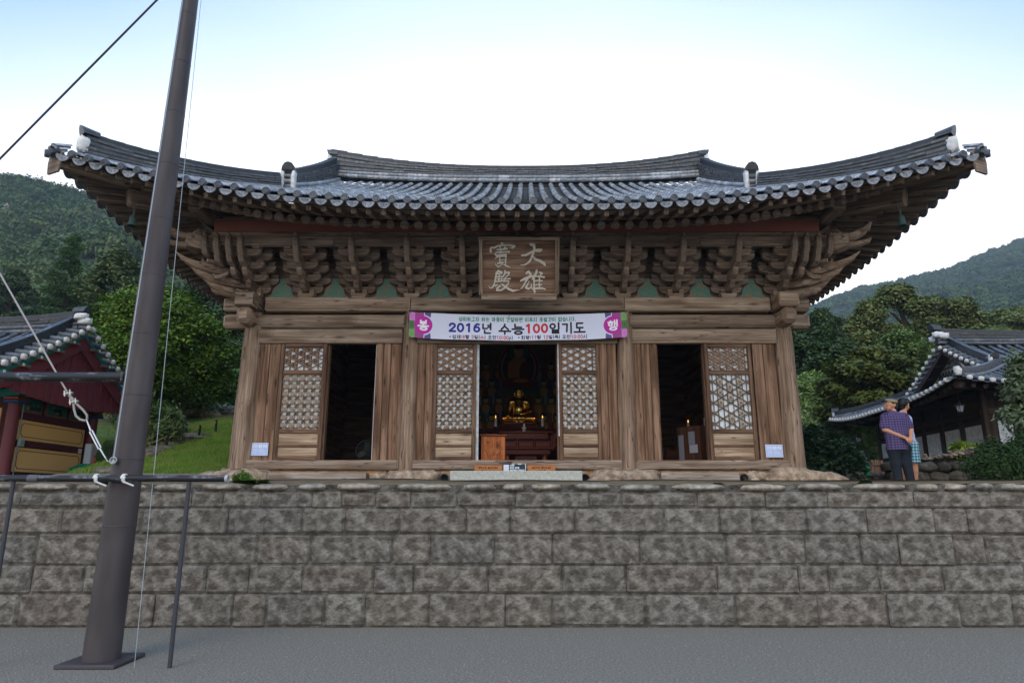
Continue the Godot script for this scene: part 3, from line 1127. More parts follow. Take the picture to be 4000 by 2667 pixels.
func dragon_head(g: Node, dg: Basis, p: Vector3) -> void:
	var c := tint(CARVED, 1.4)
	var m := newm(c)
	var T := [
		blade([Vector2(0.3, 0.0), Vector2(1.0, 0.0), Vector2(1.35, 0.02), Vector2(1.62, 0.0)], [0.11, 0.13, 0.17, 0.13], [0.10, 0.11, 0.16, 0.12], c),
		blade([Vector2(1.5, 0.05), Vector2(1.75, 0.08), Vector2(1.95, 0.16), Vector2(2.05, 0.28)], [0.07, 0.06, 0.045, 0.01], [0.09, 0.085, 0.06, 0.02], c),
		blade([Vector2(1.5, -0.09), Vector2(1.75, -0.12), Vector2(1.95, -0.10), Vector2(2.02, -0.05)], [0.05, 0.045, 0.03, 0.006], [0.08, 0.075, 0.05, 0.02], c),
		blade([Vector2(1.30, 0.12), Vector2(1.42, 0.22), Vector2(1.36, 0.26), Vector2(1.22, 0.24)], [0.05, 0.05, 0.04, 0.01], [0.12, 0.12, 0.10, 0.05], c),
	]
	for b in T:
		merge(m, b, Transform3D())
	for s in [-1.0, 1.0]:
		var horn := blade([Vector2(1.20, 0.14), Vector2(1.0, 0.28), Vector2(0.82, 0.38), Vector2(0.70, 0.46)], [0.03, 0.026, 0.02, 0.006], [0.026, 0.024, 0.018, 0.006], c)
		merge(m, horn, Transform3D(Basis(), Vector3(s * 0.11, 0, 0)))
		m.col = c
		var e := newm(c)
		e.lathe(PackedVector2Array([Vector2(0.05, 0), Vector2(0.045, 0.03), Vector2(0.02, 0.045), Vector2(0, 0.05)]), 8)
		merge(m, e, Transform3D(Basis(Vector3.BACK, -s * PI / 2), Vector3(s * 0.11, 0.09, 1.52)))
		for k in 5:
			var f := blade([Vector2(1.25, -0.02), Vector2(1.10, -0.05), Vector2(0.95, -0.02), Vector2(0.86, 0.05)], [0.035, 0.04, 0.03, 0.004], [0.03, 0.035, 0.03, 0.006], vary(c, 0.15))
			merge(m, f, Transform3D(Basis(Vector3.RIGHT, 0.25 * (k - 2)), Vector3(s * 0.12, 0.02 + 0.045 * (2 - k), 0.1 - 0.05 * k)))
	put(g, "dragon_head", m.mesh(mat.wood, self), Transform3D(dg, p))

func merge(m: M, b: M, x: Transform3D) -> void:
	for k in b.v.size():
		m.v.append(x * b.v[k])
		m.n.append((x.basis * b.n[k]).normalized())
		m.t.append(b.t[k])
		m.c.append(b.c[k])

# ---------------------------------------------------------------- tiled roofs
const TILE := Color(0.325, 0.33, 0.335)

func tile_colour(base: Color, pale := 0.14) -> Color:
	var k := rnd(0.78, 1.18)
	if R.randf() < pale:
		k = rnd(1.3, 1.75)
	var w := rnd(-0.06, 0.06)
	return Color(base.r * k * (1 + w), base.g * k, base.b * k * (1 - w))

func cover_mesh(l: float, r: float, seg := 8) -> ArrayMesh:
	# a half round tile, wider at the lower end, with its rim
	var m := newm()
	var l2 := l * 1.08
	for k in seg:
		var a0 := PI * k / seg
		var a1 := PI * (k + 1) / seg
		var P := []
		for a in [a0, a1]:
			for e in [0, 1]:
				var rr := r if e == 0 else r * 0.90
				P.append([Vector3(-l2 / 2 if e == 0 else l2 / 2, sin(a) * rr * 0.95 + (0.006 if e == 0 else 0.0), cos(a) * rr), Vector3(0.05, sin(a), cos(a)).normalized()])
		m.squad(P[0][0], P[1][0], P[3][0], P[2][0], P[0][1], P[1][1], P[3][1], P[2][1])
		var i0 := Vector3(-l2 / 2, sin(a0) * r * 0.8, cos(a0) * r * 0.8)
		var i1 := Vector3(-l2 / 2, sin(a1) * r * 0.8, cos(a1) * r * 0.8)
		m.quad(P[0][0], P[2][0], i1, i0, Vector3(-1, 0, 0))
	return m.mesh(mat.tile, self)

func pan_mesh(l: float, w: float) -> ArrayMesh:
	var m := newm()
	var seg := 5
	for k in seg:
		var t0 := (float(k) / seg - 0.5) * 2
		var t1 := (float(k + 1) / seg - 0.5) * 2
		var a := Vector3(-l * 0.56, -0.05 * (1 - t0 * t0) + 0.012, t0 * w / 2)
		var b := Vector3(-l * 0.56, -0.05 * (1 - t1 * t1) + 0.012, t1 * w / 2)
		var c := Vector3(l * 0.56, -0.05 * (1 - t1 * t1) - 0.006, t1 * w / 2)
		var d := Vector3(l * 0.56, -0.05 * (1 - t0 * t0) - 0.006, t0 * w / 2)
		m.squad(a, b, c, d, Vector3(0, 1, -t0 * 0.3).normalized(), Vector3(0, 1, -t1 * 0.3).normalized(), Vector3(0, 1, -t1 * 0.3).normalized(), Vector3(0, 1, -t0 * 0.3).normalized())
		m.quad(a, b, b - Vector3(0, 0.018, 0), a - Vector3(0, 0.018, 0), Vector3(-1, 0, 0))
	return m.mesh(mat.tile, self)

func disc_mesh(r: float) -> ArrayMesh:
	# round end tile with its pressed flower; y points out of the roof
	var m := newm(Color(0.6, 0.62, 0.66))
	m.lathe(PackedVector2Array([Vector2(r * 0.98, -0.06), Vector2(r, 0.0), Vector2(r * 0.95, 0.014), Vector2(r * 0.84, 0.014), Vector2(r * 0.80, 0.004), Vector2(0.0, 0.004)]), 14, false)
	for k in 9:
		var q := Vector3.ZERO if k == 8 else Vector3(cos(TAU * k / 8.0), 0, sin(TAU * k / 8.0)) * r * 0.52
		m.lathe(PackedVector2Array([Vector2(r * 0.17, 0.004), Vector2(r * 0.13, 0.014), Vector2(0, 0.018)]), 5, true, q)
	return m.mesh(mat.tile, self)

func drip_mesh(w: float, h: float) -> ArrayMesh:
	# crescent drip tile hanging between the round ends; local z points outwards
	var m := newm(Color(1, 1, 1))
	var p := PackedVector2Array()
	for k in 7:
		var t := -1.0 + 2.0 * k / 6.0
		p.append(Vector2(t * w / 2, -0.022 * (1 - t * t)))
	for k in range(1, 12):
		var t := 1.0 - 2.0 * k / 12.0
		p.append(Vector2(t * w / 2 * 0.97, -h * pow(1.0 - absf(t) * absf(t), 0.62)))
	m.prism(p, -0.012, 0.008)
	for s in [-1.0, 1.0]:
		m.col = Color(0.5, 0.52, 0.56)
		m.box(Vector3(s * w * 0.17, -h * 0.42, 0.011), Vector3(w * 0.11, h * 0.10, 0.012), 0.004)
	m.col = Color(0.75, 0.76, 0.8)
	m.box(Vector3(0, -h * 0.5, 0.010), Vector3(0.012, h * 0.5, 0.008), 0.002)
	return m.mesh(mat.tile, self)

# rows: list of PackedVector3Array from the eave upwards; the lowest courses are tiles of their own
func lay_rows(parent: Node, rows: Array, r: float, own_courses: int, cov: ArrayMesh, base: Color, tinted: Array) -> void:
	var xs: Array = []
	var cs: Array = []
	for row in rows:
		for k in row.size() - 1:
			if (row[k] as Vector3).distance_to(row[k + 1]) < 0.04:
				continue
			var x := bar(row[k], row[k + 1])
			x.origin += x.basis.y * rnd(-0.004, 0.006)
			x.basis = x.basis.rotated(x.basis.y, rnd(-0.03, 0.03))
			if k < own_courses:
				put(parent, "roof_tile", tinted[R.randi() % tinted.size()], x)
			else:
				xs.append(x)
				cs.append(tile_colour(base))
	if xs.size() > 0:
		stuff(joined(parent, "upper_tile_courses", cov, xs, cs))

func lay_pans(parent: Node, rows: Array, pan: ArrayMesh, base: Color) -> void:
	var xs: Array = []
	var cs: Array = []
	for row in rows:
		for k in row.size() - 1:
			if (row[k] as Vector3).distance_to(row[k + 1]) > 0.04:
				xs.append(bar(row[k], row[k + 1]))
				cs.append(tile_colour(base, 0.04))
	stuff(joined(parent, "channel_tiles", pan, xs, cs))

func tinted_tiles(l: float, r: float, base: Color, pale: float, n := 7) -> Array:
	var out: Array = []
	var mesh0 := cover_mesh(l, r)
	var arr := mesh0.surface_get_arrays(0)
	for k in n:
		var col := tile_colour(base, pale)
		var cc := PackedColorArray()
		cc.resize(arr[Mesh.ARRAY_VERTEX].size())
		cc.fill(col)
		arr[Mesh.ARRAY_COLOR] = cc
		var am := ArrayMesh.new()
		am.add_surface_from_arrays(Mesh.PRIMITIVE_TRIANGLES, arr)
		am.surface_set_material(0, mat.tile)
		out.append(am)
	return out

# a ridge of stacked flat tiles on a bed of round tiles, with a round cap
func ridge(parent: Node, called: String, base: PackedVector3Array, heights: PackedFloat32Array, half: float, base_col: Color, beds := 1) -> void:
	var n := base.size()
	var path: Array = [0.0]
	for i in n - 1:
		path.append(path[i] + base[i].distance_to(base[i + 1]))
	var total: float = path[n - 1]
	var at := func(s: float) -> Array:
		var i := 0
		while i < n - 2 and path[i + 1] < s:
			i += 1
		var k: float = clampf((s - path[i]) / maxf(path[i + 1] - path[i], 1e-5), 0, 1)
		return [base[i].lerp(base[i + 1], k), lerpf(heights[i], heights[i + 1], k), (base[i + 1] - base[i]).normalized()]
	var m := newm()
	var r := 0.062
	var step := 0.30
	# bed rows on both faces
	var bedh := beds * r * 1.7
	for b in beds:
		for sd in [-1.0, 1.0]:
			var s := 0.0
			while s < total - 0.02:
				var e := minf(s + step, total)
				var A: Array = at.call(s)
				var B: Array = at.call(e)
				var side: Vector3 = A[2].cross(Vector3.UP).normalized() * sd
				var o: Vector3 = side * (half + 0.02) + Vector3.UP * (r * 0.6 + b * r * 1.65)
				m.col = tile_colour(base_col, 0.22)
				m.tube(PackedVector3Array([A[0] + o, B[0] + o]), PackedFloat32Array([r * rnd(0.97, 1.05), r * 0.93]), 8)
				s = e
	var h0: float = heights[int(n / 2)] - bedh - 0.12
	var lay := maxi(2, int(h0 / 0.052))
	for k in lay:
		var s := -rnd(0.0, 0.25)
		while s < total - 0.02:
			var e := minf(s + rnd(0.26, 0.34), total)
			var A: Array = at.call(maxf(s, 0.0))
			var B: Array = at.call(e)
			var ya: float = bedh + (A[1] - bedh - 0.10) * (k + 0.5) / lay
			var yb: float = bedh + (B[1] - bedh - 0.10) * (k + 0.5) / lay
			var th: float = (A[1] - bedh - 0.10) / lay
			var a: Vector3 = A[0] + Vector3.UP * ya
			var b: Vector3 = B[0] + Vector3.UP * yb
			if a.distance_to(b) > 0.02:
				var x := bar(a, b)
				x.origin.y += rnd(-0.004, 0.004)
				m.col = tint(tile_colour(base_col, 0.16), 0.30)
				m.at(x)
				m.box(Vector3.ZERO, Vector3(a.distance_to(b) - rnd(0.0, 0.008), th * 0.60, 2 * (half + rnd(-0.012, 0.014))), 0.0)
				m.at(Transform3D())
				m.moved = false
			s = e
	# mortar core that shows as dark joints
	for i in n - 1:
		var a := base[i] + Vector3.UP * heights[i] * 0.5
		var b := base[i + 1] + Vector3.UP * heights[i + 1] * 0.5
		var x := bar(a, b)
		m.col = Color(0.03, 0.032, 0.036)
		m.at(x)
		m.box(Vector3.ZERO, Vector3(a.distance_to(b), heights[i] * 0.95, half * 1.75), 0.0)
		m.moved = false
	var s2 := 0.0
	while s2 < total - 0.02:
		var e := minf(s2 + step, total)
		var A: Array = at.call(s2)
		var B: Array = at.call(e)
		m.col = tile_colour(base_col, 0.15)
		m.tube(PackedVector3Array([A[0] + Vector3.UP * (A[1] - 0.06), B[0] + Vector3.UP * (B[1] - 0.06)]), PackedFloat32Array([0.085, 0.078]), 8)
		s2 = e
	stuff(put(parent, called, m.mesh(mat.tile, self)))

func end_tile(parent: Node, p: Vector3, dir: Vector3, size: float) -> void:
	# upturned end tile: a curved tongue that looks outwards
	var m := newm(tint(TILE, 0.22))
	var d := dir.normalized()
	var x := Transform3D(Basis(d.cross(Vector3.UP).normalized() * -1.0, Vector3.UP, d), p)
	if x.basis.determinant() < 0:
		x.basis.x = -x.basis.x
	m.at(x)
	var pr: Array = []
	for k in 7:
		var a := PI * k / 6.0
		pr.append(Vector2(-cos(a) * size * 0.5, sin(a) * size * 0.62))
	for k in 6:
		var a: Vector2 = pr[k]
		var b: Vector2 = pr[k + 1]
		var lean := 0.35
		m.quad(Vector3(a.x, a.y, a.y * lean), Vector3(b.x, b.y, b.y * lean), Vector3(0, 0, 0), Vector3(0, 0, 0), Vector3(0, 0, 1))
		m.quad(Vector3(a.x, a.y, a.y * lean), Vector3(b.x, b.y, b.y * lean), Vector3(b.x * 0.95, b.y * 0.8, -0.28), Vector3(a.x * 0.95, a.y * 0.8, -0.28), Vector3(a.x + b.x, a.y + b.y, 0))
	put(parent, "ridge_end_tile", m.mesh(mat.tile, self))

func plaster_end(parent: Node, p: Vector3, r: Vector3, seed_: int, basis := Basis()) -> void:
	var m := newm(sr(226, 226, 226))
	m.lump(Vector3.ZERO, r, 0.35, seed_, 7, 10, -1.0)
	put(parent, "lime_plaster", m.mesh(mat.plaster, self), Transform3D(basis, p))

# ------------------------------------------------ roof of the main hall
const HW := 8.75
const HZ := -4.2
const HD := 7.25

func lift(q: float, full: float) -> float:
	return 0.88 * pow(maxf(0.0, 1.0 - maxf(q, 0.0) / full), 2.6)

func front_z(x: float) -> float:
	return 2.6 + 0.45 * pow(absf(x) / HW, 3.0)

func side_x(z: float) -> float:
	return 8.3 + 0.45 * pow(minf(absf(z - HZ), HD) / HD, 3.0)

func eave_y(x: float) -> float:
	return 5.27 + lift(HW - absf(x), HW)

func eave_side_y(z: float) -> float:
	return 5.27 + lift(HD - absf(z - HZ), HD)

func rise(s: float) -> float:
	return 0.475 * s + 0.0098 * s * s

func front_pt(x: float, s: float) -> Vector3:
	var l := lift(HW - absf(x), HW) * pow(maxf(0.0, 1.0 - s / 7.5), 1.4)
	return Vector3(x + 0.024 * s, 5.27 + l + rise(s) - 0.05, front_z(x) - s)

func side_pt(z: float, s: float, sg: float) -> Vector3:
	var l := lift(HD - absf(z - HZ), HD) * pow(maxf(0.0, 1.0 - s / 7.5), 1.4)
	return Vector3(sg * (side_x(z) - s) + 0.024 * s, 5.27 + l + rise(s) - 0.05, z)

func build_hall_roof() -> void:
	R.seed = 202
	var roof := group_node(hall, "tiled_roof")
	var under := group_node(hall, "eaves")
	var len := 0.30
	var r := 0.070
	var pitch := 0.296
	var cov := cover_mesh(len, r)
	var pan := pan_mesh(len, pitch * 1.02)
	var tinted := tinted_tiles(len, r, tint(TILE, 1.25), 0.35, 10)
	var disc: Array = []
	var drip: Array = []
	for k in 4:
		var dcol := tint(TILE, rnd(0.55, 0.8))
		disc.append(recolour(disc_mesh(0.077), dcol))
		drip.append(recolour(drip_mesh(0.272, 0.135), tint(Color(0.30, 0.315, 0.34), rnd(0.7, 1.2))))
	# front slope
	var rows: Array = []
	var pans: Array = []
	var n := 59
	for i in n:
		var x := (i - (n - 1) / 2.0) * pitch
		var smax := front_z(x) - HZ - 0.12 if absf(x) < 5.45 else front_z(x) - 3.05 + (HW - absf(x))
		var row := PackedVector3Array()
		var s := 0.0
		while s < smax:
			row.append(front_pt(x, s))
			s += len
		row.append(front_pt(x, maxf(smax, 0.05)))
		rows.append(row)
		var xp := x + pitch / 2
		if i < n - 1:
			var prow := PackedVector3Array()
			var sp := front_z(xp) - HZ - 0.1 if absf(xp) < 5.45 else front_z(xp) - 3.05 + (HW - absf(xp))
			s = -0.02
			while s < sp:
				prow.append(front_pt(xp, s) - Vector3(0, 0.028, 0))
				s += len
			pans.append(prow)
		# the round end and the drip tile beside it
		var p := front_pt(x, 0.0)
		var d := (front_pt(x, 0.3) - p).normalized()
		var b := Basis(d.cross(Vector3.UP).normalized(), -d, Vector3.UP)
		b = Basis(Vector3.RIGHT, PI / 2 - 0.12)
		b = b.rotated(Vector3.UP, rnd(-0.05, 0.05) + x * 0.02)
		put(roof, "round_end_tile", disc[R.randi() % 4], Transform3D(b, p + Vector3(0, 0.005, 0.03)))
		if i < n - 1:
			var q := front_pt(xp, -0.01) - Vector3(0, 0.035, 0)
			var sl := (front_pt(xp + 0.1, 0.0) - front_pt(xp - 0.1, 0.0)).normalized()
			var db := Basis(sl, sl.cross(Vector3.FORWARD).normalized() * 1.0, Vector3.BACK)
			db = Basis(sl, Vector3.BACK.cross(sl).normalized(), Vector3.BACK).rotated(sl, 0.12 + rnd(-0.04, 0.04))
			put(roof, "drip_tile", drip[R.randi() % 4], Transform3D(db, q))
	lay_rows(roof, rows, r, 4, cov, tint(TILE, 1.2), tinted)
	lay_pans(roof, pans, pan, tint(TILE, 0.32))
	# side slopes, front half in full
	for sg in [-1.0, 1.0]:
		rows = []
		pans = []
		for i in 48:
			var z: float = 2.92 - i * pitch
			var smax := side_x(z) - 5.5 if z < -0.2 else side_x(z) - HW + (3.05 - z)
			if z < HZ * 2 + 0.2:
				smax = minf(smax, side_x(z) - HW + (z - (2 * HZ - 3.05)))
			var row := PackedVector3Array()
			var s := 0.0
			while s < smax:
				row.append(side_pt(z, s, sg))
				s += len
			rows.append(row)
			var zp := z - pitch / 2
			var prow := PackedVector3Array()
			s = -0.02
			while s < smax:
				prow.append(side_pt(zp, s, sg) - Vector3(0, 0.028, 0))
				s += len
			pans.append(prow)
			if i < 26:
				var p := side_pt(z, 0.0, sg)
				var b := Basis(Vector3.BACK, -sg * (PI / 2 - 0.12))
				put(roof, "round_end_tile", disc[R.randi() % 4], Transform3D(b, p + Vector3(sg * 0.03, 0.005, 0)))
				var q := side_pt(zp, -0.01, sg) - Vector3(0, 0.035, 0)
				var sl: Vector3 = (side_pt(zp - 0.1, 0.0, sg) - side_pt(zp + 0.1, 0.0, sg)).normalized() * sg
				var out := Vector3(sg, 0, 0)
				put(roof, "drip_tile", drip[R.randi() % 4], Transform3D(Basis(sl, out.cross(sl).normalized(), out), q))
		lay_rows(roof, rows, r, 0, cov, TILE, tinted)
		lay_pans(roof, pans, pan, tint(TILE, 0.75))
	# roof body so that no light leaks, and the plain rear slope
	var body := newm(tint(TILE, 0.5))
	for i in 40:
		var x0 := -5.5 + 11.0 * i / 40.0
		var x1 := -5.5 + 11.0 * (i + 1) / 40.0
		for k in 7:
			var s0: float = k
			var s1: float = minf(k + 1.0, 6.85)
			var dn := Vector3(0, 0.09, 0)
			body.quad(front_pt(x0, s0) - dn, front_pt(x1, s0) - dn, front_pt(x1, s1) - dn, front_pt(x0, s1) - dn, Vector3.UP)
			var m0 := func(p: Vector3) -> Vector3: return Vector3(p.x, p.y - 0.04, 2 * HZ - p.z)
			body.quad(m0.call(front_pt(x0, s0)), m0.call(front_pt(x1, s0)), m0.call(front_pt(x1, s1)), m0.call(front_pt(x0, s1)), Vector3.UP)
	for sg in [-1.0, 1.0]:
		for i in 16:
			var x0: float = sg * (5.5 + 3.25 * i / 16.0)
			var x1: float = sg * (5.5 + 3.25 * (i + 1) / 16.0)
			for k in 8:
				var pts: Array = []
				for e in [[x0, k / 8.0], [x1, k / 8.0], [x1, (k + 1) / 8.0], [x0, (k + 1) / 8.0]]:
					var smax: float = front_z(e[0]) - 3.05 + HW - absf(e[0])
					pts.append(front_pt(e[0], smax * e[1]) - Vector3(0, 0.09, 0))
				body.quad(pts[0], pts[1], pts[2], pts[3], Vector3.UP)
				for e in 4:
					pts[e] = Vector3(pts[e].x, pts[e].y, 2 * HZ - pts[e].z)
				body.quad(pts[0], pts[1], pts[2], pts[3], Vector3.UP)
		for i in 40:
			var z0: float = lerpf(3.05, 2 * HZ - 3.05, i / 40.0)
			var z1: float = lerpf(3.05, 2 * HZ - 3.05, (i + 1) / 40.0)
			for k in 4:
				var pts: Array = []
				for e in [[z0, k / 4.0], [z1, k / 4.0], [z1, (k + 1) / 4.0], [z0, (k + 1) / 4.0]]:
					var dc: float = minf(3.05 - e[0], e[0] - (2 * HZ - 3.05))
					var smax: float = minf(dc, 3.25) + side_x(e[0]) - HW
					pts.append(side_pt(e[0], maxf(smax, 0) * e[1], sg) - Vector3(0, 0.09, 0))
				body.quad(pts[0], pts[1], pts[2], pts[3], Vector3.UP)
		# gable wall
		var gx: float = sg * 5.45 + 0.1
		body.col = CARVED
		var gy := front_pt(5.4, 3.25).y - 0.3
		var top := front_pt(5.4, 6.8)
		body.flat(Vector3(gx, gy, 0.2), Vector3(gx, gy, 2 * HZ - 0.2), Vector3(gx, top.y, HZ), Vector3(sg, 0, 0))
		body.col = tint(TILE, 0.5)
	put(roof, "roof_bed", body.mesh(mat.flat, self))
	# main ridge
	var pts := PackedVector3Array()
	var hs := PackedFloat32Array()
	for i in 25:
		var x := -5.58 + 11.32 * i / 24.0
		var k := pow(absf(x - 0.08) / 5.66, 2.4)
		pts.append(Vector3(x, 8.93 + 0.20 * k, HZ))
		hs.append(0.55 + 0.36 * k)
	ridge(roof, "main_ridge", pts, hs, 0.13, tint(TILE, 1.1), 2)
	for sg in [-1.0, 1.0]:
		var xe := 5.74 if sg > 0 else -5.58
		end_tile(roof, Vector3(xe + sg * 0.02, 9.82, HZ), Vector3(sg, 0, 0), 0.36)
		plaster_end(roof, Vector3(xe - sg * 0.02, 9.50, HZ + 0.06), Vector3(0.07, 0.33, 0.17), 5 + int(sg))
		# gable ridges running down towards the eave
		var a := PackedVector3Array()
		var h := PackedFloat32Array()
		for i in 15:
			var k := i / 14.0
			var z := lerpf(HZ + 0.15, -0.28, k)
			var p := front_pt(sg * 5.47, front_z(5.47) - z)
			p.x = sg * 5.47 + 0.09
			a.append(p - Vector3(0, 0.02, 0))
			h.append(lerpf(0.80, 0.52, pow(k, 0.8)))
		ridge(roof, "gable_ridge", a, h, 0.12, tint(TILE, 1.15), 2)
		var e := a[14] + Vector3(0, h[14], 0)
		end_tile(roof, e - Vector3(0, 0.06, -0.08), Vector3(0, 0, 1), 0.34)
		plaster_end(roof, a[14] + Vector3(0.13, 0.22, 0.03), Vector3(0.05, 0.27, 0.10), 31)
		plaster_end(roof, a[14] + Vector3(-0.13, 0.22, 0.03), Vector3(0.05, 0.27, 0.10), 32)
		for k in 3:
			var em := newm(tint(TILE, 0.5 + 0.5 * (k % 2)))
			em.tube(PackedVector3Array([Vector3(-0.11, 0, 0), Vector3(0.11, 0, 0)]), PackedFloat32Array([0.06]), 8)
			put(roof, "ridge_end_roll", em.mesh(mat.tile, self), Transform3D(Basis(), a[14] + Vector3(0, 0.08 + 0.13 * k, 0.04)))
		# hip ridges to the corners
		a = PackedVector3Array()
		h = PackedFloat32Array()
		for i in 13:
			var k := i / 12.0
			var q := lerpf(3.15, 0.42, k)
			var p := front_pt(sg * (HW - q), front_z(HW - q) - 3.05 + q)
			a.append(p - Vector3(0, 0.05, 0))
			h.append(lerpf(0.44, 0.46, k) + 0.12 * k * k)
		ridge(roof, "hip_ridge", a, h, 0.11, tint(TILE, 0.9), 1)
		var dg := Vector3(sg, 0.25, 1).normalized()
		var hp := a[12]
		end_tile(roof, hp + Vector3(sg * 0.05, h[12] - 0.08, 0.05), Vector3(sg, 0, 1), 0.30)
		plaster_end(roof, hp + Vector3(sg * 0.02, h[12] * 0.52, 0.02), Vector3(0.12, 0.17, 0.11), 41 + int(sg), Basis(Vector3.UP, sg * PI / 4))
		# tiles of the corner itself
		var cp := front_pt(sg * (HW - 0.12), 0.0)
		for k in 3:
			var tp := cp + Vector3(sg * (0.01 + 0.03 * k), 0.05 - 0.08 * k, 0.03 * k)
			put(roof, "round_end_tile", disc[k], Transform3D(Basis(Vector3.RIGHT, PI / 2).rotated(Vector3.UP, sg * PI / 4), tp))
			put(roof, "roof_tile", tinted[k], bar(tp, tp + Vector3(-sg * 0.21, 0.10, -0.21)))
	build_eaves(under)

func recolour(am: ArrayMesh, c: Color) -> ArrayMesh:
	var arr := am.surface_get_arrays(0)
	var cc: PackedColorArray = arr[Mesh.ARRAY_COLOR]
	for i in cc.size():
		cc[i] = Color(cc[i].r * c.r, cc[i].g * c.g, cc[i].b * c.b)
	arr[Mesh.ARRAY_COLOR] = cc
	var out := ArrayMesh.new()
	out.add_surface_from_arrays(Mesh.PRIMITIVE_TRIANGLES, arr)
	out.surface_set_material(0, am.surface_get_material(0))
	return out

# eave points: [tile edge, flying rafter end, rafter end, inner point]
func eave_set(t: float, side: float) -> Array:
	var e: Vector3
	var inward: Vector3
	var P: Vector3
	if side == 0.0:
		e = Vector3(t, eave_y(t), front_z(t))
		if absf(t) <= 4.7:
			P = Vector3(t, 6.0, -0.10)
		else:
			P = Vector3(signf(t) * 4.7, 6.45, -1.1)
	else:
		e = Vector3(side * side_x(t), eave_side_y(t), t)
		if t <= -1.1:
			P = Vector3(side * 5.7, 6.0, t)
		else:
			P = Vector3(side * 4.7, 6.45, -1.1)
	inward = Vector3(P.x - e.x, 0, P.z - e.z).normalized()
	var square := Vector3(0, 0, -1) if side == 0.0 else Vector3(-side, 0, 0)
	var f := 1.0 / maxf(0.6, inward.dot(square))
	var fly := e + inward * 0.15 * f - Vector3(0, 0.235, 0)
	var raf := e + inward * 0.92 * f - Vector3(0, 0.16, 0)
	raf.y -= 0.10 * (e.y - 5.27)
	return [e, fly, raf, P]

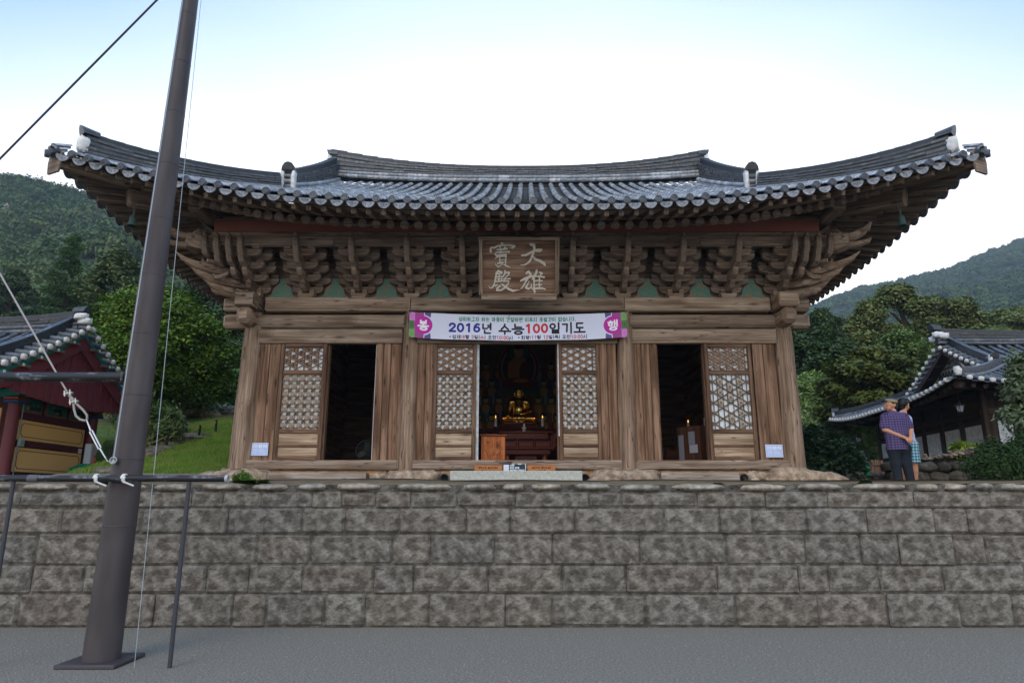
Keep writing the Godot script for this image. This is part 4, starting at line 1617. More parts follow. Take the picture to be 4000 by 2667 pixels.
func build_eaves(under: Node) -> void:
	var soff := newm(RED)
	var soff2 := newm(tint(CARVED, 0.7))
	var eb := newm(tint(CARVED, 1.0))
	var yb := newm(tint(CARVED, 1.1))
	var list: Array = []
	var t := -8.52
	while t < 8.6:
		list.append([t, 0.0])
		t += 0.284
	for sg in [-1.0, 1.0]:
		t = 2.85
		while t > -8.0:
			list.append([t, sg])
			t -= 0.284
	for it in list:
		var E := eave_set(it[0], it[1])
		var E2 := eave_set(it[0] + (0.284 if it[1] == 0.0 else -0.284), it[1])
		var up := Vector3(0, 0.10, 0)
		if not (it[1] == 0.0 and it[0] > 8.3):
			soff.quad(E[2] + up, E2[2] + up, E2[3] + up, E[3] + up, Vector3.DOWN)
			var b0: Vector3 = E[1].lerp(E[2], 0.97)
			var b1: Vector3 = E2[1].lerp(E2[2], 0.97)
			b0.y = E[2].y + 0.215
			b1.y = E2[2].y + 0.215
			soff2.quad(E[1] + Vector3(0, 0.055, 0), E2[1] + Vector3(0, 0.055, 0), b1, b0, Vector3.DOWN)
			# boards along the rafter ends and under the tiles
			for pr in [[eb, 2, 0.118, 0.075, 0.02], [yb, 1, 0.085, 0.09, 0.05]]:
				var a: Vector3 = E[pr[1]] + Vector3(0, pr[2], 0)
				var b: Vector3 = E2[pr[1]] + Vector3(0, pr[2], 0)
				var o: Vector3 = (E[1] - E[2])
				o.y = 0
				o = o.normalized() * pr[4]
				var hgt := Vector3(0, pr[3], 0)
				var mm: M = pr[0]
				mm.quad(a + o, b + o, b + o + hgt, a + o + hgt, o, Vector2(it[0] * mm.us, 0), Vector2((it[0] + 0.284) * mm.us, 0), Vector2((it[0] + 0.284) * mm.us, 0.08), Vector2(it[0] * mm.us, 0.08))
				mm.quad(a + o, b + o, b - o, a - o, Vector3.DOWN, Vector2(it[0] * mm.us, 0), Vector2((it[0] + 0.284) * mm.us, 0), Vector2((it[0] + 0.284) * mm.us, 0.08), Vector2(it[0] * mm.us, 0.08))
				mm.quad(a - o, b - o, b - o + hgt, a - o + hgt, -o)
		if it[1] != 0.0 and it[0] < -5.6:
			continue
		# rafter
		var far: bool = E[3].y > 6.2
		var P: Vector3 = E[2].lerp(E[3], 0.80 if far else 1.0)
		var rm := newm(vary(CARVED, 0.18))
		var l: float = E[2].distance_to(P)
		rm.tube(PackedVector3Array([Vector3(-l / 2, 0, 0), Vector3(l / 2, 0, 0)]), PackedFloat32Array([rnd(0.084, 0.096), rnd(0.08, 0.09) * (0.6 if far else 1.0)]), 12)
		# pale nail in the end grain
		rm.col = sr(178, 172, 160)
		var nx := Transform3D(Basis(Vector3.BACK, PI / 2), Vector3(-l / 2 - 0.002, 0, 0))
		rm.at(nx)
		rm.lathe(PackedVector2Array([Vector2(0.013, -0.002), Vector2(0.012, 0.006), Vector2(0, 0.008)]), 6)
		put(under, "rafter", rm.mesh(mat.wood, self), bar(E[2], P))
		# flying rafter on top of it
		var q: Vector3 = E[2] + Vector3(0, 0.16, 0)
		var dir: Vector3 = (q - E[1]).normalized()
		var L: float = E[1].distance_to(q) + 0.35
		var fb := newm(vary(tint(CARVED, 0.8), 0.18))
		fb.box(Vector3.ZERO, Vector3(L, 0.105, 0.095), 0.01)
		put(under, "flying_rafter", fb.mesh(mat.wood, self), bar(E[1], E[1] + dir * L))
	put(under, "red_soffit", soff.mesh(mat.flat, self))
	put(under, "eave_soffit", soff2.mesh(mat.flat, self))
	put(under, "rafter_board", eb.mesh(mat.wood, self))
	put(under, "eave_board", yb.mesh(mat.wood, self))
	# corner rafters along the diagonals
	for sg in [-1.0, 1.0]:
		var a := Vector3(sg * 4.3, 6.25, -1.5)
		var b := Vector3(sg * 7.75, 5.60, 1.98)
		var m := newm(vary(CARVED, 0.1))
		var l := a.distance_to(b)
		m.box(Vector3.ZERO, Vector3(l, 0.34, 0.24), 0.03)
		put(under, "corner_rafter", m.mesh(mat.wood, self), bar(b, a))
		var c := Vector3(sg * 6.2, 5.98, 0.45)
		var d := Vector3(sg * 8.60, 5.92, 2.86)
		m = newm(vary(CARVED, 0.1))
		l = c.distance_to(d)
		m.box(Vector3.ZERO, Vector3(l, 0.26, 0.20), 0.03)
		put(under, "corner_rafter", m.mesh(mat.wood, self), bar(d, c))
		# board that closes the end
		var pl := newm(vary(tint(CARVED, 1.0), 0.1))
		pl.prism(PackedVector2Array([Vector2(-0.16, -0.22), Vector2(0.16, -0.22), Vector2(0.19, 0.0), Vector2(0.15, 0.24), Vector2(-0.15, 0.24), Vector2(-0.19, 0.0)]), 0, 0.04)
		put(under, "corner_end_board", pl.mesh(mat.wood, self), Transform3D(Basis(Vector3.UP, sg * 0.45), d + Vector3(sg * 0.03, -0.05, 0.03)))
		# wind bell on its cords
		var bell := group_node(self, "wind_bell", Transform3D(Basis(), Vector3(sg * 7.55, 4.98, 2.05)))
		tag(bell, "small green bronze wind bell hanging under the %s corner of the hall's eaves" % ("left" if sg < 0 else "right"), "bell", "wind bells")
		var bm := newm(sr(52, 74, 70))
		bm.lathe(PackedVector2Array([Vector2(0.0, 0.20), Vector2(0.035, 0.20), Vector2(0.058, 0.16), Vector2(0.066, 0.06), Vector2(0.085, -0.01), Vector2(0.092, -0.02), Vector2(0.08, -0.02), Vector2(0.055, 0.12)]), 12)
		put(bell, "bell_body", bm.mesh(mat.satin, self))
		var cm := newm(sr(120, 120, 118))
		for k in [-1.0, 1.0]:
			cm.tube(PackedVector3Array([Vector3(0, 0.19, 0), Vector3(0.035 * k, 0.45, 0)]), PackedFloat32Array([0.004]), 5)
		put(bell, "cord", cm.mesh(mat.flat, self))

# ---------------------------------------------------------------- ground, terrace, hills
var gn := FastNoiseLite.new()

func ground_y(x: float, z: float) -> float:
	if z > 4.95:
		return -1.9
	var y := -0.05 * smoothstep(1.0, 5.0, z)
	# lawn that climbs to the left of the hall
	var left := 0.31 * smoothstep(1.2, -1.0, z) + 0.25 * maxf(0.0, -1.0 - z)
	var west := -10.3 if z > -5.4 else lerpf(-10.3, -30.0, clampf((-5.4 - z) / 1.5, 0, 1))
	var wl := smoothstep(-6.1, -6.9, x) * smoothstep(west - 0.5, west + 0.3, x)
	y += left * wl
	# wooded slope behind everything
	var back := lerpf(0.30, 0.15, smoothstep(-6.0, 6.0, x)) * maxf(0.0, -z - 15.0) + 0.10 * maxf(0.0, -z - 9.0) * smoothstep(8.0, 14.0, absf(x))
	y = maxf(y, back)
	return y

func build_ground() -> void:
	R.seed = 303
	gn.seed = 9
	gn.frequency = 0.35
	# courtyard
	var m := newm(Color(0.275, 0.245, 0.20))
	m.quad(Vector3(-90, -1.9, 80), Vector3(90, -1.9, 80), Vector3(90, -1.9, 4.9), Vector3(-90, -1.9, 4.9), Vector3.UP)
	structure(put(self, "ground", m.mesh(mat.sand, self)))
	# loose gravel on the courtyard
	var peb := M.new()
	peb.lump(Vector3.ZERO, Vector3(1, 0.6, 0.8), 0.4, 3, 3, 6)
	var px: Array = []
	var pc: Array = []
	for k in 9000:
		var s := rnd(0.003, 0.009)
		var pz := 5.1 + 5.5 * R.randf()
		px.append(Transform3D(Basis(Vector3.UP, rnd(0, TAU)).scaled(Vector3.ONE * s), Vector3(rnd(-6.5, 6.5), -1.899, pz)))
		pc.append(vary(Color(0.25, 0.225, 0.19), 0.2))
	stuff(copies(self, "gravel", peb.mesh(mat.flat, self), px, pc))
	# terrace top and the slopes behind it, one sheet
	m = newm()
	var xs: Array = []
	var x := -70.0
	while x <= 70.0:
		xs.append(x)
		x += 0.5 if absf(x) < 18.0 else 2.5
	var zs: Array = []
	var z := 4.94
	while z >= -75.0:
		zs.append(z)
		z -= 0.5 if z > -17.0 else 2.5
	var P := func(a: float, b: float) -> Vector3: return Vector3(a, ground_y(a, b) + 0.035 * gn.get_noise_2d(a, b), b)
	for i in xs.size() - 1:
		for j in zs.size() - 1:
			var cx: float = (xs[i] + xs[i + 1]) / 2
			var cz: float = (zs[j] + zs[j + 1]) / 2
			if absf(cx) < 5.5 and cz < -0.6 and cz > -8.0:
				continue
			var a: Vector3 = P.call(xs[i], zs[j])
			var b: Vector3 = P.call(xs[i + 1], zs[j])
			var c: Vector3 = P.call(xs[i + 1], zs[j + 1])
			var d: Vector3 = P.call(xs[i], zs[j + 1])
			var soil := Color(0.27, 0.235, 0.185)
			if cx < -6.4 and cz < -0.9:
				var bare := smoothstep(0.10, 0.5, gn.get_noise_2d(cx * 1.2 + 40, cz * 1.2) + smoothstep(-7.5, -12.0, cz) * 0.75 + (0.25 if cx > -7.6 else 0.0) - 0.25)
				soil = Color(0.095, 0.155, 0.025).lerp(Color(0.24, 0.175, 0.09), bare)
				if cz < -13.5:
					soil = Color(0.06, 0.07, 0.03)
			elif cz < -9.0 or cx > 8.5:
				soil = Color(0.05, 0.055, 0.028)
			m.col = vary(soil, 0.08)
			m.quad(a, b, c, d, Vector3.UP)
	structure(put(self, "terrace_ground", m.mesh(mat.soil, self)))
	# stone face of the terrace, laid in rough courses
	var wall := group_node(self, "terrace_wall")
	tag(wall, "low grey retaining wall of rough stone blocks below the temple hall", "wall")
	var core := newm(Color(0.16, 0.15, 0.135))
	core.box(Vector3(0, -1.0, 4.78), Vector3(64, 1.86, 0.40), 0.0)
	put(wall, "wall_core", core.mesh(mat.stone, self))
	var y := -1.9
	var hs := [0.42, 0.36, 0.40, 0.34, 0.22]
	for k in hs.size():
		var h: float = hs[k]
		var xx := -11.0 - rnd(0, 0.4)
		while xx < 11.0:
			var w := rnd(0.4, 1.25)
			var sm := newm(vary(Color(0.250, 0.230, 0.204), 0.09))
			sm.box(Vector3.ZERO, Vector3(w - rnd(0.008, 0.02), h - rnd(0.006, 0.02), 0.34), rnd(0.014, 0.04))
			put(wall, "wall_stone", sm.mesh(mat.stone, self), Transform3D(Basis(Vector3.BACK, rnd(-0.012, 0.012)), Vector3(xx + w / 2, y + h / 2, 4.84 + rnd(-0.012, 0.012))))
			xx += w
		y += h
	# flat edge stones along the top
	var xe := -11.2
	while xe < 11.0:
		var w := rnd(0.35, 1.1)
		var sm := newm(vary(sr(186, 178, 166), 0.12))
		sm.lump(Vector3.ZERO, Vector3(w / 2 * 0.97, 0.055, 0.26), 0.22, int(xe * 53) + 7, 6, 12, -1.0)
		put(wall, "edge_stone", sm.mesh(mat.stone, self), Transform3D(Basis(), Vector3(xe + w / 2, -0.105 + rnd(-0.012, 0.008), 4.80)))
		xe += w

func build_hills() -> void:
	R.seed = 404
	wood_floor()
	# [ridge points] -> a slope that runs down towards the valley, covered in crowns
	hill("hill", [[-330, 136, -240], [-244, 129.7, -245], [-211.7, 126.6, -245], [-200, 125.8, -245], [-187, 122, -245], [-177.7, 120, -245], [-162.7, 116.5, -245], [-140.6, 107, -245], [-113, 90.6, -245], [-80, 64, -245], [-20, 45, -245], [40, 40, -245]], [-75, 14, -60], [20, 14, -70], 3.5, 3000, 1)
	hill("hill", [[120, 120, -585], [208, 138, -585], [280.7, 172, -585], [320, 187, -585], [351, 192, -585], [374.6, 199, -585], [407.7, 206, -585], [440.7, 221, -585], [478.8, 235, -585], [555, 257, -585], [640, 275, -570]], [20, 12, -110], [150, 14, -70], 4.4, 4200, 2)

func wood_floor() -> void:
	# the far wood as one mass on the slope behind the halls
	R.seed = 450
	var xs: Array = []
	var cs: Array = []
	for k in 2600:
		var z := rnd(-74.0, -24.0)
		var x := rnd(-70.0, 70.0)
		if absf(x) < 6.0 + (-z - 24.0) * 0.1:
			continue
		var s := rnd(1.2, 2.2)
		xs.append(Transform3D(Basis(Vector3.UP, rnd(0, TAU)).scaled(Vector3(s, s * rnd(0.8, 1.2), s)), Vector3(x, ground_y(x, z) + s * 0.4, z)))
		cs.append(vary(Color(0.05, 0.078, 0.03), 0.35))
	stuff(copies(self, "forest", crown_ball(420, 5), xs, cs))

func hill(called: String, top: Array, b0: Array, b1: Array, crown: float, n: int, seed_: int) -> void:
	var nz := FastNoiseLite.new()
	nz.seed = seed_
	nz.frequency = 0.012
	nz.fractal_octaves = 4
	var A := PackedVector3Array()
	for p in top:
		A.append(Vector3(p[0], p[1], p[2]))
	var B0 := Vector3(b0[0], b0[1], b0[2])
	var B1 := Vector3(b1[0], b1[1], b1[2])
	var surf := func(u: float, v: float) -> Vector3:
		var f := u * (A.size() - 1)
		var i := mini(int(f), A.size() - 2)
		var t := A[i].lerp(A[i + 1], f - i)
		var b := B0.lerp(B1, u)
		var p := b.lerp(t, v)
		p.y = lerpf(b.y, t.y, pow(v, 1.15))
		p.y += nz.get_noise_2d(p.x, p.z) * 16.0 * sin(v * PI)
		return p
	var m := newm(Color(0.03, 0.045, 0.022))
	var nu := 60
	var nv := 30
	for i in nu:
		for j in nv:
			m.quad(surf.call(float(i) / nu, float(j) / nv), surf.call(float(i + 1) / nu, float(j) / nv), surf.call(float(i + 1) / nu, float(j + 1) / nv), surf.call(float(i) / nu, float(j + 1) / nv), Vector3.UP)
	structure(put(self, called, m.mesh(mat.flat, self)))
	var xs: Array = []
	var cs: Array = []
	var rk := FastNoiseLite.new()
	rk.seed = 70 + seed_
	rk.frequency = 0.035
	for k in n:
		var u := R.randf()
		var v := pow(R.randf(), 0.75)
		if k < n / 8:
			v = rnd(0.97, 1.0)
		var p: Vector3 = surf.call(u, v)
		if seed_ == 1 and v < 0.93 and rk.get_noise_2d(p.x * 0.8, p.y * 1.6) > 0.42:
			continue
		var s := crown * rnd(0.6, 1.25)
		xs.append(Transform3D(Basis(Vector3.UP, rnd(0, TAU)).scaled(Vector3(s, s * rnd(0.75, 1.25), s)), p + Vector3(0, s * 0.35, 0)))
		var w := nz.get_noise_2d(p.x * 2.0 + 300, p.z * 2.0)
		cs.append(vary(Color(0.06, 0.105, 0.036).lerp(Color(0.105, 0.145, 0.045), clampf(0.5 + w, 0, 1)), 0.3))
	stuff(copies(self, "forest", crown_ball(420, seed_), xs, cs))
	if seed_ == 1:
		# bare rock showing between the trees
		for d in [[0.20, 0.66, 9.0, 6.0], [0.165, 0.72, 6.0, 4.0], [0.33, 0.53, 4.0, 3.0], [0.135, 0.60, 7, 5], [0.43, 0.74, 4.0, 2.2]]:
			var rm := newm(sr(165, 158, 155))
			rm.lump(Vector3.ZERO, Vector3(d[2], d[3], 3.5), 0.8, int(d[0] * 900), 9, 14)
			var o := put(self, "rock_face", rm.mesh(mat.stone, self), Transform3D(Basis(), surf.call(d[0], d[1])))
			structure(o)

# a ball of leaf faces, radius about one
func crown_ball(n: int, seed_: int) -> ArrayMesh:
	var rr := RandomNumberGenerator.new()
	rr.seed = seed_ * 77
	var m := newm()
	for k in n:
		var d := Vector3(rr.randfn(), rr.randfn(), rr.randfn()).normalized()
		var lob := 0.75 + 0.25 * sin(d.x * 5.0 + 1.0) * cos(d.z * 4.0) + 0.12 * sin(d.y * 9.0)
		var p := d * lob * pow(rr.randf(), 0.25)
		var nn := (d + Vector3(rr.randfn(), rr.randfn(), rr.randfn()) * 0.45).normalized()
		var a := nn.cross(Vector3(rr.randfn(), rr.randfn(), rr.randfn())).normalized() * rr.randf_range(0.08, 0.16)
		var b := nn.cross(a).normalized() * rr.randf_range(0.07, 0.14)
		m.col = Color(1, 1, 1) * rr.randf_range(0.75, 1.2)
		m.quad(p - a, p - b, p + a, p + b, nn)
	return m.mesh(mat.leaf, self)

# ---------------------------------------------------------------- plants
var sprays := {}

# a twig end with some leaves, about one across
func spray(n: int, size: float, long: float, seed_: int) -> ArrayMesh:
	var key := "%d %f %f %d" % [n, size, long, seed_]
	if sprays.has(key):
		return sprays[key]
	var rr := RandomNumberGenerator.new()
	rr.seed = seed_
	var m := newm()
	for k in n:
		var p := Vector3(rr.randf_range(-0.5, 0.5), rr.randf_range(-0.28, 0.28), rr.randf_range(-0.5, 0.5))
		var nn := Vector3(rr.randfn() * 0.55, 1.0, rr.randfn() * 0.55).normalized()
		var a := nn.cross(Vector3(rr.randfn(), rr.randfn(), rr.randfn())).normalized() * size * 0.5 * long * rr.randf_range(0.7, 1.2)
		var b := nn.cross(a).normalized() * size * 0.5 * rr.randf_range(0.7, 1.1)
		m.col = Color(1, 1, 1) * rr.randf_range(0.8, 1.2)
		var dip := nn * size * -0.15
		m.flat(p - a, p + b * 0.9 + dip, p + a + dip * 2, nn)
		m.flat(p - a, p + a + dip * 2, p - b * 0.9 + dip, nn)
	sprays[key] = m.mesh(mat.leaf, self)
	return sprays[key]

# blobs: [centre, radii] ; leaves lie mostly in each blob's shell and open out to its outside
func foliage(parent: Node, called: String, blobs: Array, n: int, sp: ArrayMesh, size: float, c0: Color, c1: Color, shell := 0.62, flatten := 1.0) -> MeshInstance3D:
	var xs: Array = []
	var cs: Array = []
	var tot := 0.0
	for b in blobs:
		tot += b[1].x * b[1].y + b[1].x * b[1].z
	for b in blobs:
		var c: Vector3 = b[0]
		var r: Vector3 = b[1]
		var k := int(n * (r.x * r.y + r.x * r.z) / tot)
		for i in k:
			var d := Vector3(R.randfn(), R.randfn(), R.randfn()).normalized()
			if d.y < -0.2 and R.randf() < 0.55:
				d.y = -d.y
			var lob := 1.0 + 0.22 * sin(d.x * 6.0 + c.x * 3.0) * sin(d.z * 5.0 + c.z) + 0.1 * sin(d.y * 8.0 + c.y)
			var p := c + d * r * lob * lerpf(shell, 1.0, R.randf())
			var up := (Vector3.UP * 1.1 * flatten + d).normalized()
			var x := up.cross(Vector3(R.randfn(), R.randfn(), R.randfn())).normalized()
			var z := x.cross(up)
			var s := size * rnd(0.7, 1.3)
			xs.append(Transform3D(Basis(x * s, up * s, z * s), p))
			if cs.size() < 28:
				cs.append(vary(c0.lerp(c1, R.randf()), 0.2))
	return joined(parent, called, sp, xs, cs)

func limb(parent: Node, called: String, pts: Array, r0: float, r1: float, col: Color) -> void:
	var m := newm(col)
	var pp := PackedVector3Array()
	var rr := PackedFloat32Array()
	for i in pts.size():
		pp.append(pts[i])
		rr.append(lerpf(r0, r1, float(i) / (pts.size() - 1)))
	m.tube(pp, rr, 9)
	put(parent, called, m.mesh(mat.bark, self))

func tree(called: String, label: String, cat: String, x: float, z: float, top: float, low: float, half: float, nblobs: int, n: int, leaf: float, c0: Color, c1: Color, squash := 0.62, seed_ := 1, grp := "") -> Node3D:
	R.seed = 5000 + seed_
	var gy := minf(ground_y(x, z), low - 0.3)
	var t := group_node(self, called, Transform3D(Basis(), Vector3(x, gy, z)))
	tag(t, label, cat, grp)
	var h := top - low
	var blobs: Array = []
	for i in nblobs:
		var k := (i + 0.5) / nblobs
		var ang := i * 2.399 + seed_
		# widest a third of the way up
		var wide := half * (1.0 - pow(absf(k - 0.36) / 0.68, 2.0)) * 0.80
		var rr := half * rnd(0.24, 0.42)
		var c := Vector3(cos(ang) * wide * rnd(0.6, 1.1), low - gy + h * (0.10 + 0.80 * k), sin(ang) * wide * rnd(0.5, 1.0))
		blobs.append([c, Vector3(rr, rr * squash, rr)])
	var cr := Vector3(0, top - gy - half * 0.3, 0)
	blobs.append([cr, Vector3(half * 0.3, half * 0.28, half * 0.3)])
	var bark := sr(74, 62, 52)
	var tr := maxf(0.09, half * 0.07)
	limb(t, "trunk", [Vector3(0, -0.2, 0), Vector3(0.05 * half, (low - gy) * 0.6, 0.02), Vector3(-0.03 * half, (low - gy) + h * 0.35, 0), Vector3(0, top - gy - h * 0.25, 0)], tr, tr * 0.3, bark)
	for i in blobs.size():
		if i % 2 == 0:
			var c: Vector3 = blobs[i][0]
			var s := Vector3(0, lerpf((low - gy) * 0.7, c.y, 0.55), 0)
			limb(t, "branch", [s, s.lerp(c, 0.5) + Vector3(0, 0.08 * h, 0), c], tr * 0.45, tr * 0.12, bark)
	foliage(t, "crown", blobs, n, spray(9, leaf, 1.5, seed_ % 3), maxf(0.42, half * 0.24), c0, c1)
	return t

func pine(label: String, x: float, z: float, top: float, low: float, half: float, seed_: int, c: Color) -> void:
	R.seed = 6000 + seed_
	var gy := minf(ground_y(x, z), low - 1.0)
	var t := group_node(self, "conifer_tree", Transform3D(Basis(), Vector3(x, gy, z)))
	tag(t, label, "tree", "")
	limb(t, "trunk", [Vector3(0, -0.3, 0), Vector3(0.1, (top - gy) * 0.5, 0), Vector3(0, top - gy, 0)], 0.28, 0.03, sr(80, 66, 56))
	var blobs: Array = []
	var n := 26
	for i in n:
		var k := float(i) / (n - 1)
		var y := lerpf(low - gy, top - gy, k)
		var l := half * (1.0 - k * 0.88) * rnd(0.65, 1.15)
		var a := i * 2.4 + seed_
		var tip := Vector3(cos(a) * l, y - l * 0.10, sin(a) * l)
		limb(t, "branch", [Vector3(0, y - 0.1, 0), tip * Vector3(0.5, 1, 0.5) + Vector3(0, 0.05, 0), tip], 0.06, 0.015, sr(70, 60, 50))
		for q in [0.55, 1.0]:
			blobs.append([Vector3(tip.x * q, y - l * 0.06 * q + 0.15, tip.z * q), Vector3(l * 0.36 + 0.15, 0.20 + l * 0.07, l * 0.36 + 0.15)])
	foliage(t, "crown", blobs, 3200, spray(12, 0.16, 2.6, 4), 0.55, c, tint(c, 1.35), 0.3)

func shrub(called: String, label: String, cat: String, blobs: Array, n: int, sp: ArrayMesh, size: float, c0: Color, c1: Color, at: Vector3, stems := 5) -> Node3D:
	R.seed = 7000 + int(at.x * 13 + at.z * 7)
	var t := group_node(self, called, Transform3D(Basis(), at))
	tag(t, label, cat)
	for k in stems:
		var b: Vector3 = blobs[k % blobs.size()][0]
		limb(t, "stem", [Vector3(rnd(-0.1, 0.1), -0.1, rnd(-0.1, 0.1)), b * Vector3(0.4, 0.5, 0.4) + Vector3(rnd(-0.1, 0.1), 0, 0), b + Vector3(rnd(-0.2, 0.2), rnd(0, 0.1), rnd(-0.1, 0.1))], 0.022, 0.006, sr(88, 76, 60))
	foliage(t, "foliage", blobs, n, sp, size, c0, c1)
	return t

func build_vegetation() -> void:
	# left, behind the lawn
	var bright0 := Color(0.07, 0.135, 0.014)
	var bright1 := Color(0.15, 0.225, 0.022)
	tree("maple_tree", "bright green maple with layered crown behind the mast, at the head of the lawn", "tree", -12.9, -9.5, 7.45, 2.75, 2.45, 38, 9000, 0.17, bright0, bright1, 0.5, 3)
	tree("maple_tree", "smaller yellow green maple between the red gabled hall and the mast", "tree", -15.6, -11.0, 7.6, 4.3, 1.35, 12, 3000, 0.2, bright0, bright1, 0.55, 5)
	tree("young_tree", "small bright green treetop just above the ridge of the red gabled hall", "tree", -21.0, -15.5, 7.8, 6.2, 0.6, 5, 500, 0.34, bright0, bright1, 0.7, 7)
	pine("tall dark conifer standing alone before the left hill", -30.9, -30.5, 17.6, 9.0, 2.4, 1, Color(0.048, 0.090, 0.026))
	tree("broadleaf_tree", "grey green broadleaf tree half hidden by the mast, beside the conifer", "tree", -24.4, -25.5, 14.9, 9.4, 2.3, 14, 2600, 0.30, Color(0.066, 0.102, 0.035), Color(0.132, 0.168, 0.066), 0.6, 9)
	tree("broadleaf_tree", "dark tree in the gap between the mast and the left eaves", "tree", -17.1, -21.5, 12.0, 7.6, 2.0, 12, 2200, 0.30, Color(0.060, 0.102, 0.042), Color(0.108, 0.150, 0.066), 0.6, 11)
	tree("broadleaf_tree", "dark green tree right behind the hall's left corner column", "tree", -13.6, -17.5, 9.2, 3.9, 1.9, 15, 3000, 0.26, Color(0.038, 0.074, 0.028), Color(0.072, 0.114, 0.040), 0.6, 13)
	tree("broadleaf_tree", "low dark tree filling the shade under the bright maple", "tree", -16.0, -15.5, 7.0, 3.2, 2.2, 12, 2600, 0.26, Color(0.024, 0.050, 0.018), Color(0.042, 0.072, 0.024), 0.6, 15)
	for d in [[-46, -45.5, 20.5, 14.0, 2.9, 21, "dark pine at the far left edge, above the red gabled hall"], [-42.0, -47.5, 20.0, 14.0, 2.6, 22, "dark pine between the left edge and the lone conifer"], [-37.0, -42.0, 17.2, 12.5, 2.4, 23, "rounded dark pine low behind the lone conifer"], [-52.0, -47.0, 22.0, 14.0, 3.0, 24, "dark pine partly cut off by the left edge of the view"]]:
		tree("pine_tree", d[6], "tree", d[0], d[1], d[2], d[3], d[4], 12, 1800, 0.28, Color(0.041, 0.074, 0.028), Color(0.072, 0.108, 0.039), 0.55, d[5])
	var sp := spray(9, 0.30, 1.6, 2)
	shrub("bush", "bright leafy bush at the top of the lawn beside the left corner column", "bush", [[Vector3(-0.9, 0.5, 0), Vector3(0.9, 0.45, 0.6)], [Vector3(0.4, 0.75, 0.3), Vector3(1.0, 0.65, 0.7)], [Vector3(1.3, 1.0, -0.2), Vector3(0.9, 0.7, 0.6)], [Vector3(-2.0, 0.35, 0.2), Vector3(0.8, 0.35, 0.5)]], 1700, sp, 0.55, Color(0.078, 0.168, 0.033), Color(0.132, 0.240, 0.055), Vector3(-12.3, ground_y(-12.3, -14.2) - 0.1, -14.2))
	shrub("reed_bush", "feathery green bush beside the stepping stones on the lawn", "bush", [[Vector3(-0.15, 0.45, 0), Vector3(0.34, 0.5, 0.3)], [Vector3(0.2, 0.42, 0.05), Vector3(0.3, 0.46, 0.3)], [Vector3(-0.45, 0.4, 0.1), Vector3(0.3, 0.45, 0.3)]], 1300, spray(10, 0.10, 5.0, 6), 0.42, Color(0.108, 0.174, 0.050), Color(0.192, 0.252, 0.088), Vector3(-10.0, ground_y(-10.0, -4.7), -4.7))
	shrub("reed_bush", "feathery green bush against the corner post of the red gabled hall", "bush", [[Vector3(0, 0.5, 0), Vector3(0.6, 0.6, 0.4)], [Vector3(0.8, 0.4, 0.1), Vector3(0.5, 0.5, 0.4)]], 900, spray(10, 0.10, 5.0, 6), 0.42, Color(0.066, 0.120, 0.033), Color(0.144, 0.192, 0.055), Vector3(-11.6, ground_y(-11.6, -6.4), -6.4))
	# right
	var layers0 := Color(0.097, 0.135, 0.034)
	var layers1 := Color(0.230, 0.250, 0.084)
	R.seed = 888
	var t := group_node(self, "broad_tree", Transform3D(Basis(), Vector3(28.8, 6.0, -31.5)))
	tag(t, "tallest tree on the right, open crown in flat layers over bent limbs", "tree")
	limb(t, "trunk", [Vector3(-0.4, -0.5, 0), Vector3(-0.9, 2.5, 0), Vector3(-0.7, 4.2, 0.2), Vector3(-1.5, 6.0, 0), Vector3(-1.9, 7.6, 0)], 0.32, 0.12, sr(70, 60, 50))
	limb(t, "branch", [Vector3(-0.8, 3.6, 0), Vector3(0.5, 5.0, 0.3), Vector3(1.6, 6.0, 0), Vector3(2.7, 6.6, 0)], 0.2, 0.06, sr(70, 60, 50))
	limb(t, "branch", [Vector3(-1.2, 5.2, 0), Vector3(-2.3, 6.4, 0.2), Vector3(-3.2, 7.0, 0)], 0.13, 0.04, sr(70, 60, 50))
	limb(t, "branch", [Vector3(0.2, 4.7, 0), Vector3(1.6, 4.7, 0.2), Vector3(2.9, 4.4, 0)], 0.12, 0.04, sr(70, 60, 50))
	foliage(t, "crown", [[Vector3(-1.9, 7.9, 0), Vector3(1.3, 0.65, 1.2)], [Vector3(-3.1, 7.3, 0), Vector3(0.9, 0.40, 0.9)], [Vector3(-0.9, 6.9, 0.4), Vector3(1.1, 0.6, 1.0)], [Vector3(0.6, 7.0, 0), Vector3(1.3, 0.6, 1.2)], [Vector3(2.1, 6.9, 0.2), Vector3(1.3, 0.55, 1.2)], [Vector3(3.2, 6.1, 0), Vector3(1.0, 0.5, 1.0)], [Vector3(2.7, 5.1, 0.3), Vector3(1.1, 0.5, 1.0)], [Vector3(1.2, 5.6, 0.3), Vector3(1.1, 0.6, 1.0)], [Vector3(-0.2, 5.4, 0.4), Vector3(1.0, 0.7, 1.0)], [Vector3(3.0, 4.0, 0), Vector3(0.8, 0.45, 0.8)], [Vector3(0.6, 3.9, 0.3), Vector3(1.3, 0.8, 1.0)], [Vector3(-1.0, 3.0, 0.4), Vector3(1.4, 0.9, 1.1)], [Vector3(1.6, 2.8, 0.2), Vector3(1.4, 0.8, 1.1)]], 5200, spray(9, 0.24, 1.6, 1), 0.62, layers0, layers1, 0.55)
	tree("broad_tree", "rounded tree with yellowish flower tops left of the tallest tree on the right", "tree", 23.2, -28.5, 12.6, 6.8, 2.3, 18, 3600, 0.24, layers0, layers1, 0.5, 31)
	tree("broadleaf_tree", "dark green tree against the hill just right of the hall's side eaves", "tree", 17.8, -23.5, 10.6, 6.2, 1.7, 12, 2200, 0.26, Color(0.054, 0.095, 0.042), Color(0.108, 0.162, 0.060), 0.6, 33)
